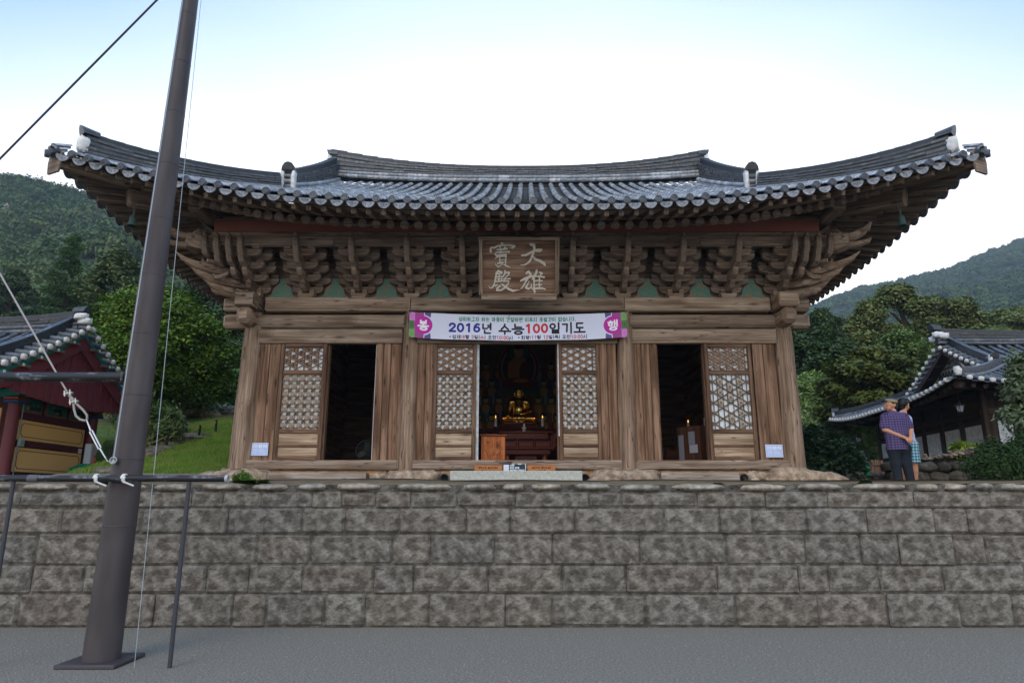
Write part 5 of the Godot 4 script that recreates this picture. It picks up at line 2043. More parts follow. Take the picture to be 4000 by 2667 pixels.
	tree("broadleaf_tree", "slender dark tree tucked behind the right corner column", "tree", 15.2, -21.0, 9.0, 3.5, 1.6, 12, 2000, 0.26, Color(0.041, 0.074, 0.031), Color(0.074, 0.115, 0.042), 0.6, 34)
	tree("maple_tree", "dark maple in red tinged layers above the tiled roof at the right", "tree", 16.6, -16.5, 6.7, 3.3, 2.5, 16, 4200, 0.26, Color(0.061, 0.084, 0.014), Color(0.128, 0.135, 0.022), 0.32, 35)
	tree("broadleaf_tree", "shady tree between the red tinged maple and the right corner column", "tree", 15.9, -19.5, 7.9, 3.8, 2.0, 13, 2600, 0.26, Color(0.035, 0.068, 0.024), Color(0.074, 0.115, 0.036), 0.55, 37)
	tree("broadleaf_tree", "light green tree just left of the gable peak of the right roof", "tree", 22.3, -23.5, 9.4, 5.6, 2.1, 13, 2600, 0.26, Color(0.095, 0.155, 0.036), Color(0.162, 0.230, 0.060), 0.5, 39)
	tree("broadleaf_tree", "dull green tree behind the tallest tree, lower on the slope", "tree", 27.0, -36.5, 11.5, 6.5, 3.2, 14, 2600, 0.26, Color(0.061, 0.101, 0.042), Color(0.115, 0.162, 0.060), 0.55, 40)
	tree("broad_tree", "spreading tree above the ridge at the right edge of the view", "tree", 45.4, -45.5, 16.9, 12.5, 4.0, 15, 3000, 0.24, layers0, layers1, 0.4, 41)
	tree("young_tree", "thin pale treetop standing over the ridge of the right roof", "tree", 36.5, -41.0, 14.4, 11.2, 1.2, 8, 500, 0.26, Color(0.149, 0.230, 0.084), Color(0.203, 0.297, 0.108), 0.8, 43)
	for d in [[22.0, -34.0, 8.5, 4.0, 3.2, 51, "deep green tree low in the wood behind the right trees"], [31.0, -40.0, 11.0, 6.0, 3.6, 52, "broad dark tree behind the right roof's gable"], [39.0, -42.0, 12.5, 7.0, 3.6, 53, "broad dark tree behind the right roof's ridge"], [18.5, -29.0, 7.6, 3.6, 2.6, 54, "dark tree deep in shade behind the hall's right side"]]:
		tree("broadleaf_tree", d[6], "tree", d[0], d[1], d[2], d[3], d[4], 12, 2000, 0.28, Color(0.038, 0.070, 0.026), Color(0.081, 0.121, 0.042), 0.55, d[5])
	# bamboo, dark shrub, hedge
	shrub("bamboo_grove", "feathery light green bamboo beside the right corner column", "bamboo", [[Vector3(-0.41, 3.54, 0.00), Vector3(0.75, 0.95, 0.82)], [Vector3(0.68, 2.99, 0.27), Vector3(1.02, 0.82, 0.82)], [Vector3(-0.54, 2.18, 0.27), Vector3(0.82, 1.09, 0.82)], [Vector3(0.82, 1.63, 0.14), Vector3(1.22, 1.09, 0.82)], [Vector3(2.04, 1.22, 0.00), Vector3(1.09, 0.82, 0.68)], [Vector3(1.36, 3.40, -0.27), Vector3(0.68, 0.34, 0.54)], [Vector3(2.58, 2.04, -0.27), Vector3(0.82, 0.54, 0.54)], [Vector3(0.00, 4.22, -0.14), Vector3(0.41, 0.54, 0.41)]], 5200, spray(11, 0.13, 4.2, 8), 0.62, Color(0.17, 0.26, 0.065), Color(0.30, 0.40, 0.14), Vector3(14.9, 1.2, -18.8), 8)
	shrub("camellia_bush", "dark glossy evergreen bush beside the right base stone", "bush", [[Vector3(-0.25, 0.85, 0), Vector3(0.4, 0.45, 0.4)], [Vector3(0.15, 0.75, 0.1), Vector3(0.42, 0.35, 0.4)], [Vector3(0.5, 0.5, 0), Vector3(0.4, 0.28, 0.35)], [Vector3(-0.35, 0.45, 0.1), Vector3(0.3, 0.35, 0.3)]], 1100, spray(9, 0.24, 1.6, 9), 0.30, Color(0.02, 0.045, 0.022), Color(0.045, 0.085, 0.04), Vector3(7.35, 0.15, -1.9), 7)
	shrub("azalea_hedge", "rounded dense dark hedge in front of the stone wall at the right edge", "hedge", [[Vector3(-0.35, 0.32, 0), Vector3(0.55, 0.42, 0.5)], [Vector3(0.35, 0.42, 0), Vector3(0.6, 0.5, 0.5)], [Vector3(1.0, 0.45, 0), Vector3(0.5, 0.5, 0.5)]], 2400, spray(12, 0.12, 2.4, 10), 0.24, Color(0.022, 0.048, 0.014), Color(0.045, 0.085, 0.022), Vector3(8.9, -0.02, 2.3), 4)
	shrub("leafy_shrub", "open shrub with pale oval leaves above the hedge at the right edge", "shrub", [[Vector3(0.2, 1.95, 0), Vector3(0.3, 0.35, 0.3)], [Vector3(0.0, 1.55, 0.1), Vector3(0.35, 0.3, 0.3)], [Vector3(0.3, 1.2, 0), Vector3(0.4, 0.4, 0.3)], [Vector3(-0.25, 1.1, 0.1), Vector3(0.25, 0.16, 0.2)], [Vector3(0.35, 0.75, 0), Vector3(0.35, 0.3, 0.3)]], 700, spray(7, 0.22, 1.9, 11), 0.30, Color(0.085, 0.12, 0.06), Color(0.17, 0.21, 0.12), Vector3(9.55, 0.15, 1.75), 6)
	grass_blades()

func grass_blades() -> void:
	# short turf on the slope
	R.seed = 909
	var m := newm()
	for k in 7:
		var p := Vector3(rnd(-0.06, 0.06), 0, rnd(-0.06, 0.06))
		var d := Vector3(rnd(-0.03, 0.03), rnd(0.05, 0.09), rnd(-0.03, 0.03))
		var s := Vector3(rnd(-1, 1), 0, rnd(-1, 1)).normalized() * 0.006
		m.flat(p - s, p + s, p + d, Vector3(0, 0.3, 1))
	var bl := m.mesh(mat.leaf, self)
	var xs: Array = []
	var cs: Array = []
	for k in 26000:
		var x := rnd(-11.0, -6.3)
		var z := -1.0 - 9.5 * pow(R.randf(), 1.3)
		if x < -10.0 and z > -5.2:
			continue
		var bare := smoothstep(0.10, 0.5, gn.get_noise_2d(x * 1.2 + 40, z * 1.2) + smoothstep(-7.5, -12.0, z) * 0.75 + (0.25 if x > -7.6 else 0.0) - 0.25)
		if R.randf() < bare * 0.8:
			continue
		var s := rnd(0.8, 1.6)
		xs.append(Transform3D(Basis(Vector3.UP, rnd(0, TAU)).scaled(Vector3(s, s * rnd(0.7, 1.2), s)), Vector3(x, ground_y(x, z) - 0.01, z)))
		var w := gn.get_noise_2d(x * 2.2, z * 2.2)
		cs.append(vary(Color(0.13, 0.25, 0.03).lerp(Color(0.21, 0.28, 0.06), clampf(0.5 + w * 1.2, 0, 1)), 0.2))
	stuff(copies(self, "grass", bl, xs, cs))
	# weeds along the terrace edge
	for d in [[-3.95, 4.6, 0.17, 300, "leafy green weed on the terrace edge below the left corner column"], [-3.62, 4.7, 0.06, 40, "small green weed on the edge stones right of the large weed"], [4.9, 4.7, 0.05, 60, "small weed in the edge stones left of the two visitors"], [3.25, 3.2, 0.09, 40, "tiny weed by the right wooden step"], [-5.95, 4.6, 0.08, 60, "small weed on the edge stones under the lower rail, far left"]]:
		R.seed = 930 + d[3]
		var t := group_node(self, "weed", Transform3D(Basis(), Vector3(d[0], -0.07, d[1])))
		tag(t, d[4], "weed")
		var r: float = d[2]
		limb(t, "stem", [Vector3(0, 0, 0), Vector3(0.02, r * 0.6, 0), Vector3(-0.02, r, 0)], 0.006, 0.003, Color(0.06, 0.10, 0.02))
		foliage(t, "foliage", [[Vector3(0, r * 0.55, 0), Vector3(r * 0.75, r * 0.6, r * 0.5)], [Vector3(r * 0.5, r * 0.3, 0), Vector3(r * 0.5, r * 0.35, r * 0.4)]], d[3], spray(6, 0.34, 1.9, 12), 0.10, Color(0.08, 0.16, 0.025), Color(0.13, 0.22, 0.04), 0.2)

# ---------------------------------------------------------------- inside the hall
func candle(at: Vector3, h: float, label: String) -> void:
	var c := group_node(self, "candle", Transform3D(Basis(), at))
	tag(c, label, "candle", "lit white candles inside the hall")
	var m := newm(sr(205, 196, 186))
	m.lathe(PackedVector2Array([Vector2(0.0, 0), Vector2(0.035, 0), Vector2(0.035, h), Vector2(0.03, h + 0.005), Vector2(0, h - 0.008)]), 12)
	put(c, "wax", m.mesh(mat.satin, self))
	var f := newm()
	f.lathe(PackedVector2Array([Vector2(0, 0), Vector2(0.012, 0.018), Vector2(0.009, 0.04), Vector2(0, 0.075)]), 8)
	put(c, "flame", f.mesh(mat.flame, self), Transform3D(Basis(), Vector3(0, h + 0.005, 0)))
	var l := OmniLight3D.new()
	l.name = "candle_light"
	l.light_color = Color(1.0, 0.66, 0.32)
	l.light_energy = 0.012
	l.omni_range = 12.0
	l.omni_attenuation = 2.0
	l.light_size = 0.02
	l.shadow_enabled = true
	l.position = Vector3(0, h + 0.04, 0)
	c.add_child(l)

func ell(im: Image, cx: float, cy: float, rx: float, ry: float, c: Color, ring := 0.0) -> void:
	var w := im.get_width()
	var h := im.get_height()
	for y in range(maxi(0, int(cy - ry)), mini(h, int(cy + ry) + 1)):
		for x in range(maxi(0, int(cx - rx)), mini(w, int(cx + rx) + 1)):
			var d := Vector2((x - cx) / rx, (y - cy) / ry).length()
			if d <= 1.0 and d >= ring:
				im.set_pixel(x, y, c)

func altar_picture() -> ImageTexture:
	# a painted cloth: one large seated figure with a double halo, rows of standing attendants
	var w := 512
	var h := 640
	var im := Image.create(w, h, false, Image.FORMAT_RGB8)
	var nz := seamless(256, 256, 0.03, 61, 4).get_data()
	for y in h:
		for x in w:
			var f := 0.75 + 0.5 * nz[(y % 256) * 256 + (x % 256)] / 255.0
			im.set_pixel(x, y, Color(0.30 * f, 0.22 * f, 0.15 * f))
	for k in 9:
		for q in 14:
			ell(im, q * 40 + (k % 2) * 20, 22 + k * 13, 30, 7, Color(0.34, 0.27, 0.18).lerp(Color(0.22, 0.28, 0.24), (q * 7 + k * 3) % 5 / 5.0), 0.8)
	var rr := RandomNumberGenerator.new()
	rr.seed = 4
	# attendants
	for row in 4:
		for i in 8:
			var x := 18.0 + i * 68.0 + (row % 2) * 30.0
			var y := 190.0 + row * 90.0
			if absf(x - 256) < 95 and row < 4:
				continue
			var robe: Color = [Color(0.34, 0.14, 0.10), Color(0.15, 0.24, 0.18), Color(0.16, 0.15, 0.22), Color(0.40, 0.26, 0.14)][rr.randi() % 4]
			ell(im, x, y + 66, 31, 62, robe)
			ell(im, x, y + 44, 20, 26, Color(0.52, 0.38, 0.20))
			ell(im, x, y - 2, 24, 26, Color(0.16, 0.27, 0.20))
			ell(im, x, y, 13, 17, Color(0.60, 0.46, 0.27))
			ell(im, x, y - 13, 13, 8, Color(0.10, 0.09, 0.09))
			ell(im, x + 9, y + 78, 7, 40, robe.lightened(0.25))
	# great halo
	ell(im, 256, 200, 112, 132, Color(0.42, 0.25, 0.14))
	ell(im, 256, 200, 102, 122, Color(0.22, 0.14, 0.19))
	ell(im, 256, 200, 92, 112, Color(0.45, 0.40, 0.38))
	ell(im, 256, 200, 84, 104, Color(0.16, 0.10, 0.10))
	for k in 40:
		var a := TAU * k / 40.0
		for t in 20:
			var r := 58.0 + t * 2.0
			im.set_pixel(int(256 + cos(a) * r), int(clampf(200 + sin(a) * r * 1.2, 0, h - 1)), Color(0.45, 0.38, 0.28))
	ell(im, 256, 112, 62, 66, Color(0.22, 0.14, 0.19))
	ell(im, 256, 114, 54, 58, Color(0.12, 0.28, 0.19))
	ell(im, 256, 205, 48, 70, Color(0.55, 0.40, 0.19))
	ell(im, 290, 225, 30, 60, Color(0.32, 0.13, 0.10))
	ell(im, 212, 220, 12, 60, Color(0.55, 0.40, 0.19))
	ell(im, 256, 285, 92, 34, Color(0.34, 0.13, 0.10))
	ell(im, 268, 268, 40, 10, Color(0.55, 0.40, 0.19))
	ell(im, 256, 112, 24, 33, Color(0.62, 0.47, 0.24))
	ell(im, 256, 84, 26, 16, Color(0.07, 0.06, 0.06))
	ell(im, 256, 68, 11, 10, Color(0.07, 0.06, 0.06))
	ell(im, 256, 320, 110, 22, Color(0.16, 0.25, 0.18))
	for s in [-1, 1]:
		ell(im, 256 + s * 190, 40, 40, 34, Color(0.24, 0.17, 0.22), 0.72)
		ell(im, 256 + s * 182, 44, 22, 18, Color(0.40, 0.26, 0.16), 0.6)
	return ImageTexture.create_from_image(im)

func build_interior() -> void:
	R.seed = 505
	var pm := std(0.9, false)
	pm.albedo_texture = altar_picture()
	var fr := group_node(self, "altar_painting", Transform3D(Basis(), Vector3(0.09, 2.9, -5.4)))
	tag(fr, "large dim painted altar scroll of a haloed seated figure and attendants", "painting")
	var q := newm()
	q.us = 1.0
	var hw := 1.45
	var hh := 1.8
	q.off = Vector2.ZERO
	q.quad(Vector3(-hw, -hh, 0), Vector3(hw, -hh, 0), Vector3(hw, hh, 0), Vector3(-hw, hh, 0), Vector3.BACK, Vector2(0, 1), Vector2(1, 1), Vector2(1, 0), Vector2(0, 0))
	put(fr, "canvas", q.mesh(pm, self))
	bx(fr, "backing", Vector3(0, 0, -0.04), Vector3(hw * 2 + 0.2, hh * 2 + 0.2, 0.06), mat.plank, RED)
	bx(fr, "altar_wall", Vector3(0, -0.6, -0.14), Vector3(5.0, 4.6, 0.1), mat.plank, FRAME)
	# altar, stage and statue
	var lac := sr(105, 46, 28)
	var al := group_node(self, "altar", Transform3D(Basis(), Vector3(0.09, 0.5, -4.3)))
	tag(al, "dark altar platform carrying the gilt seated statue", "altar")
	bx(al, "plinth", Vector3(0, 0.55, 0), Vector3(2.6, 1.1, 1.2), mat.plank, tint(lac, 0.4), 0.02)
	bx(al, "pedestal", Vector3(0, 1.15, 0.05), Vector3(1.05, 0.12, 0.8), mat.plank, tint(lac, 0.8), 0.02)
	bx(al, "pedestal", Vector3(0, 1.27, 0.05), Vector3(0.92, 0.12, 0.7), mat.plank, tint(lac, 0.6), 0.02)
	bx(al, "gilt_band", Vector3(0, 1.27, 0.405), Vector3(0.8, 0.03, 0.01), mat.satin, Color(0.12, 0.08, 0.03), 0.003)
	statue(Vector3(0.09, 1.83, -4.25))
	candle(Vector3(-0.54, 1.66, -3.8), 0.23, "lit candle left of the gilt statue")
	candle(Vector3(0.72, 1.66, -3.8), 0.23, "lit candle right of the gilt statue")
	for x in [-0.54, 0.72]:
		var st := group_node(self, "candle_stand", Transform3D(Basis(), Vector3(x, 0.5, -3.8)))
		tag(st, "dark stand under the candle %s of the gilt statue" % ("left" if x < 0 else "right"), "stand")
		var sm := newm(Color(0.03, 0.025, 0.02))
		sm.lathe(PackedVector2Array([Vector2(0.14, 0), Vector2(0.14, 0.04), Vector2(0.03, 0.1), Vector2(0.025, 1.08), Vector2(0.07, 1.14), Vector2(0.07, 1.16), Vector2(0, 1.16)]), 10)
		put(st, "stand_body", sm.mesh(mat.satin, self))
	# carved offering table
	var tb := group_node(self, "offering_table", Transform3D(Basis(), Vector3(0.24, 0.5, -2.5)))
	tag(tb, "red brown carved offering table in front of the altar", "table")
	bx(tb, "table_top", Vector3(0, 0.86, 0), Vector3(1.30, 0.035, 0.55), mat.satin, lac, 0.008)
	bx(tb, "apron", Vector3(0, 0.77, 0.2), Vector3(1.1, 0.15, 0.05), mat.satin, tint(lac, 0.8), 0.01)
	for k in 3:
		var x := -0.42 + 0.42 * k
		bx(tb, "drawer_front", Vector3(x, 0.575, 0.235), Vector3(0.36, 0.17, 0.03), mat.satin, tint(lac, 0.85), 0.01)
		bx(tb, "drawer_carving", Vector3(x, 0.56, 0.254), Vector3(0.28, 0.06, 0.012), mat.satin, tint(lac, 1.1), 0.012)
		bx(tb, "drawer_slot", Vector3(x, 0.635, 0.254), Vector3(0.30, 0.018, 0.008), mat.satin, Color(0.01, 0.006, 0.004), 0.002)
	for k in 4:
		bx(tb, "upright", Vector3(-0.63 + 0.42 * k, 0.60, 0.24), Vector3(0.035, 0.36, 0.05), mat.satin, lac, 0.01)
	bx(tb, "shelf", Vector3(0, 0.47, 0.02), Vector3(1.36, 0.04, 0.5), mat.satin, lac, 0.01)
	bx(tb, "lower_apron", Vector3(0, 0.38, 0.22), Vector3(1.2, 0.13, 0.05), mat.satin, tint(lac, 0.7), 0.02)
	bx(tb, "centre_panel", Vector3(0.0, 0.15, 0.12), Vector3(0.55, 0.30, 0.05), mat.satin, tint(lac, 0.8), 0.015)
	bx(tb, "panel_carving", Vector3(0.0, 0.14, 0.15), Vector3(0.40, 0.20, 0.02), mat.satin, tint(lac, 0.5), 0.02)
	for s in [-1.0, 1.0]:
		var lm := newm(sr(150, 72, 36))
		lm.lathe(PackedVector2Array([Vector2(0.05, 0), Vector2(0.075, 0.06), Vector2(0.085, 0.16), Vector2(0.05, 0.25), Vector2(0.06, 0.30), Vector2(0.05, 0.34)]), 12)
		put(tb, "leg", lm.mesh(mat.gloss, self), Transform3D(Basis(), Vector3(s * 0.46, 0, 0.1)))
		var ar := blade([Vector2(0, 0), Vector2(0.08, 0.12), Vector2(0.05, 0.26), Vector2(0.12, 0.36), Vector2(0.2, 0.38)], [0.05, 0.05, 0.045, 0.04, 0.01], [0.03, 0.03, 0.03, 0.03, 0.01], lac)
		put(tb, "carved_bracket", ar.mesh(mat.satin, self), Transform3D(Basis(Vector3.UP, s * PI / 2), Vector3(s * 0.62, 0.45, 0.12)))
	var ib := group_node(self, "incense_burner", Transform3D(Basis(), Vector3(0.2, 1.38, -2.5)))
	tag(ib, "small bright metal incense burner on the offering table", "incense burner")
	bx(ib, "tray", Vector3(0, 0.012, 0), Vector3(0.36, 0.02, 0.22), mat.satin, sr(110, 92, 92), 0.004)
	var bm := newm(Color(0.75, 0.72, 0.66))
	bm.lathe(PackedVector2Array([Vector2(0.06, 0.02), Vector2(0.03, 0.05), Vector2(0.06, 0.09), Vector2(0.055, 0.13), Vector2(0.02, 0.16), Vector2(0.03, 0.19), Vector2(0.0, 0.23)]), 12)
	put(ib, "burner_body", bm.mesh(mat.metal, self))
	# donation box with a carved lotus
	var ow := sr(196, 120, 72)
	var db := group_node(self, "donation_box", Transform3D(Basis(Vector3.UP, 0.06), Vector3(-0.52, 0.55, -0.60)))
	tag(db, "light brown wooden donation box with a carved lotus in the central doorway", "box")
	bx(db, "body", Vector3(0, 0.27, 0), Vector3(0.52, 0.54, 0.36), mat.plank, ow, 0.008)
	bx(db, "lid", Vector3(0, 0.565, 0), Vector3(0.60, 0.035, 0.42), mat.plank, tint(ow, 0.75), 0.008)
	for s in [-1.0, 1.0]:
		bx(db, "corner_strip", Vector3(s * 0.232, 0.27, 0.185), Vector3(0.056, 0.53, 0.014), mat.plank, tint(ow, 1.1), 0.004)
	var cv := tint(ow, 0.62)
	for k in 9:
		var a := -0.9 + 1.8 * k / 8.0
		var pm2 := newm(cv if k % 2 else tint(cv, 1.2))
		var pet := PackedVector2Array()
		for j in 10:
			var t := TAU * j / 10.0
			pet.append(Vector2(cos(t) * 0.034, 0.09 + sin(t) * 0.085))
		pm2.at(Transform3D(Basis(Vector3.BACK, -a), Vector3.ZERO))
		pm2.prism(pet, 0.0, 0.012 + 0.002 * (k % 3))
		put(db, "carved_petal", pm2.mesh(mat.flat, self), Transform3D(Basis(), Vector3(0, 0.13, 0.18)))
	for s in [-1.0, 1.0]:
		var bd := newm(cv)
		bd.lathe(PackedVector2Array([Vector2(0.042, 0), Vector2(0.03, 0.014), Vector2(0.0, 0.02)]), 10)
		put(db, "carved_bud", bd.mesh(mat.flat, self), Transform3D(Basis(Vector3.RIGHT, PI / 2), Vector3(s * 0.115, 0.44, 0.18)))
		var pts := PackedVector3Array()
		for j in 14:
			var t := j / 13.0
			pts.append(Vector3(s * (0.02 + 0.155 * sin(t * 2.5) + 0.02 * sin(t * 11)), 0.05 + 0.36 * t, 0.185))
		var st2 := newm(cv)
		st2.tube(pts, PackedFloat32Array([0.009]), 6)
		put(db, "carved_stem", st2.mesh(mat.flat, self))
	# what can be made out in the side bays
	for s in [-1.0, 1.0]:
		var f := group_node(self, "floor_fan", Transform3D(Basis(Vector3.UP, -s * 0.2), Vector3(-3.42 if s < 0 else 3.12, 0.5, -1.2)))
		tag(f, "black floor fan in the dark behind the %s doorway" % ("left" if s < 0 else "right"), "fan", "floor fans inside the hall")
		var fm := newm(Color(0.03, 0.032, 0.034))
		for r in [0.09, 0.17, 0.245]:
			var c := PackedVector3Array()
			for j in 25:
				var t := TAU * j / 24.0
				c.append(Vector3(cos(t) * r, 0.32 + sin(t) * r, 0.06))
			fm.tube(c, PackedFloat32Array([0.006 if r < 0.2 else 0.012]), 6, false)
		for j in 24:
			var t := TAU * j / 24.0
			fm.tube(PackedVector3Array([Vector3(0, 0.32, 0.075), Vector3(cos(t) * 0.24, 0.32 + sin(t) * 0.24, 0.06)]), PackedFloat32Array([0.003]), 5, false)
		put(f, "grille", fm.mesh(mat.satin, self))
		for j in 3:
			var bl := newm(Color(0.05, 0.055, 0.06))
			bl.at(Transform3D(Basis(Vector3.BACK, TAU * j / 3.0), Vector3(0, 0.32, 0.03)))
			bl.box(Vector3(0, 0.11, 0), Vector3(0.13, 0.2, 0.008), 0.003, Basis(Vector3.UP, 0.5))
			put(f, "blade", bl.mesh(mat.satin, self))
		bx(f, "base", Vector3(0, 0.03, 0), Vector3(0.3, 0.05, 0.22), mat.satin, Color(0.03, 0.03, 0.03), 0.01)
		bx(f, "motor", Vector3(0, 0.32, -0.05), Vector3(0.1, 0.1, 0.12), mat.satin, Color(0.03, 0.03, 0.03), 0.02)
	var lec := group_node(self, "notice_cabinet", Transform3D(Basis(Vector3.UP, -0.9), Vector3(4.02, 0.5, -0.9)))
	tag(lec, "brown wooden cabinet with taped white papers behind the right doorway", "cabinet")
	bx(lec, "body", Vector3(0, 0.42, 0), Vector3(0.62, 0.84, 0.5), mat.plank, sr(84, 50, 30), 0.01)
	bx(lec, "notice_paper", Vector3(-0.19, 0.36, 0.256), Vector3(0.14, 0.6, 0.004), mat.paper, sr(120, 118, 128), 0.0)
	bx(lec, "notice_paper", Vector3(0.1, 0.58, 0.256), Vector3(0.17, 0.28, 0.004), mat.paper, sr(120, 118, 128), 0.0)
	bx(lec, "notice_paper", Vector3(0.14, 0.34, 0.258), Vector3(0.22, 0.18, 0.004), mat.paper, sr(150, 148, 156), 0.0)
	candle(Vector3(4.43, 1.38, -3.0), 0.30, "lit candle nearer the middle of the right doorway")
	candle(Vector3(4.98, 1.55, -3.4), 0.30, "lit candle half hidden by the right lattice door")
	var tb2 := group_node(self, "side_altar_table", Transform3D(Basis(), Vector3(4.7, 0.5, -3.2)))
	tag(tb2, "dark side table that carries two candles behind the right doorway", "table")
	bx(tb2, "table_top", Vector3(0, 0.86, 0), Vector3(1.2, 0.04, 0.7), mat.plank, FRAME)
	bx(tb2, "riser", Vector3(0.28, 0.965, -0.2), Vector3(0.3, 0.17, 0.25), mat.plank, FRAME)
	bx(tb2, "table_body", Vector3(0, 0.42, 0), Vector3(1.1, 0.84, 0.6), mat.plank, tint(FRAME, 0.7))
	var wb := group_node(self, "wooden_crate", Transform3D(Basis(), Vector3(3.75, 0.5, -1.9)))
	tag(wb, "plain brown wooden box on the floor behind the right doorway", "box")
	bx(wb, "body", Vector3(0, 0.2, 0), Vector3(0.42, 0.4, 0.4), mat.plank, sr(92, 50, 30), 0.01)
	var pt := group_node(self, "framed_picture", Transform3D(Basis(), Vector3(-3.3, 1.75, -3.6)))
	tag(pt, "dim framed reddish picture in the dark behind the left doorway", "picture")
	bx(pt, "picture_panel", Vector3(0, 0, 0), Vector3(1.0, 1.5, 0.04), mat.plank, sr(80, 46, 34), 0.01)
	bx(pt, "frame", Vector3(-0.52, 0, 0.02), Vector3(0.05, 1.6, 0.06), mat.plank, sr(120, 92, 80), 0.01)
	bx(pt, "frame", Vector3(0, 0.78, 0.02), Vector3(1.1, 0.05, 0.06), mat.plank, sr(120, 92, 80), 0.01)

func statue(at: Vector3) -> void:
	var s := group_node(self, "gilt_statue", Transform3D(Basis(), at))
	tag(s, "gilt seated figure statue on the altar seen through the central doorway", "statue")
	var g := Color(0.83, 0.52, 0.12)
	var F := Field.new()
	F.cell = 0.018
	# crossed legs, torso, shoulders, arms, neck, head
	F.cap(Vector3(-0.40, 0.09, 0.10), Vector3(0.1, 0.08, 0.26), 0.10, 0.085)
	F.cap(Vector3(0.40, 0.09, 0.10), Vector3(-0.1, 0.08, 0.26), 0.10, 0.085)
	F.cap(Vector3(0, 0.12, 0), Vector3(0, 0.36, 0), 0.20, 0.17)
	F.cap(Vector3(0, 0.36, 0), Vector3(0, 0.56, -0.01), 0.17, 0.15)
	F.cap(Vector3(-0.19, 0.56, 0), Vector3(0.19, 0.56, 0), 0.085, 0.085)
	F.cap(Vector3(-0.24, 0.54, 0), Vector3(-0.32, 0.28, 0.06), 0.085, 0.075)
	F.cap(Vector3(-0.32, 0.28, 0.06), Vector3(-0.30, 0.14, 0.24), 0.07, 0.05)
	F.cap(Vector3(0.24, 0.54, 0), Vector3(0.30, 0.30, 0.05), 0.09, 0.08)
	F.cap(Vector3(0.30, 0.30, 0.05), Vector3(0.06, 0.20, 0.24), 0.075, 0.05)
	F.cap(Vector3(0, 0.62, 0), Vector3(0, 0.70, 0), 0.065, 0.065)
	F.cap(Vector3(0, 0.76, 0.01), Vector3(0, 0.86, 0), 0.105, 0.115)
	F.k = 0.03
	put(s, "body", F.mesh(mat.gold, g, self))
	var h := newm(Color(0.012, 0.014, 0.022))
	h.lump(Vector3(0, 0.915, -0.02), Vector3(0.118, 0.085, 0.12), 0.05, 3, 8, 14)
	h.lump(Vector3(0, 1.0, -0.02), Vector3(0.05, 0.04, 0.05), 0.05, 4, 6, 10)
	put(s, "hair", h.mesh(mat.satin, self))
	var f := newm(Color(0.02, 0.012, 0.01))
	for e in [-1.0, 1.0]:
		f.box(Vector3(e * 0.042, 0.83, 0.112), Vector3(0.04, 0.007, 0.008), 0.002)
		f.box(Vector3(e * 0.042, 0.853, 0.108), Vector3(0.05, 0.005, 0.008), 0.001)
	f.col = Color(0.35, 0.05, 0.03)
	f.box(Vector3(0, 0.765, 0.115), Vector3(0.04, 0.01, 0.008), 0.002)
	put(s, "face_paint", f.mesh(mat.flat, self))
	var nz := newm(g)
	nz.box(Vector3(0, 0.80, 0.118), Vector3(0.022, 0.05, 0.03), 0.009)
	put(s, "nose", nz.mesh(mat.gold, self))
	for e in [-1.0, 1.0]:
		var er := newm(g)
		er.lump(Vector3(e * 0.115, 0.79, 0), Vector3(0.016, 0.07, 0.025), 0.1, 5, 5, 8)
		put(s, "ear", er.mesh(mat.gold, self))
	var lt := newm(tint(g, 0.9))
	for k in 12:
		var a := PI * (k + 0.5) / 12.0
		lt.lump(Vector3(cos(a) * 0.46, -0.02, sin(a) * 0.3), Vector3(0.07, 0.05, 0.06), 0.1, k, 5, 8)
	put(s, "lotus_petals", lt.mesh(mat.gold, self))

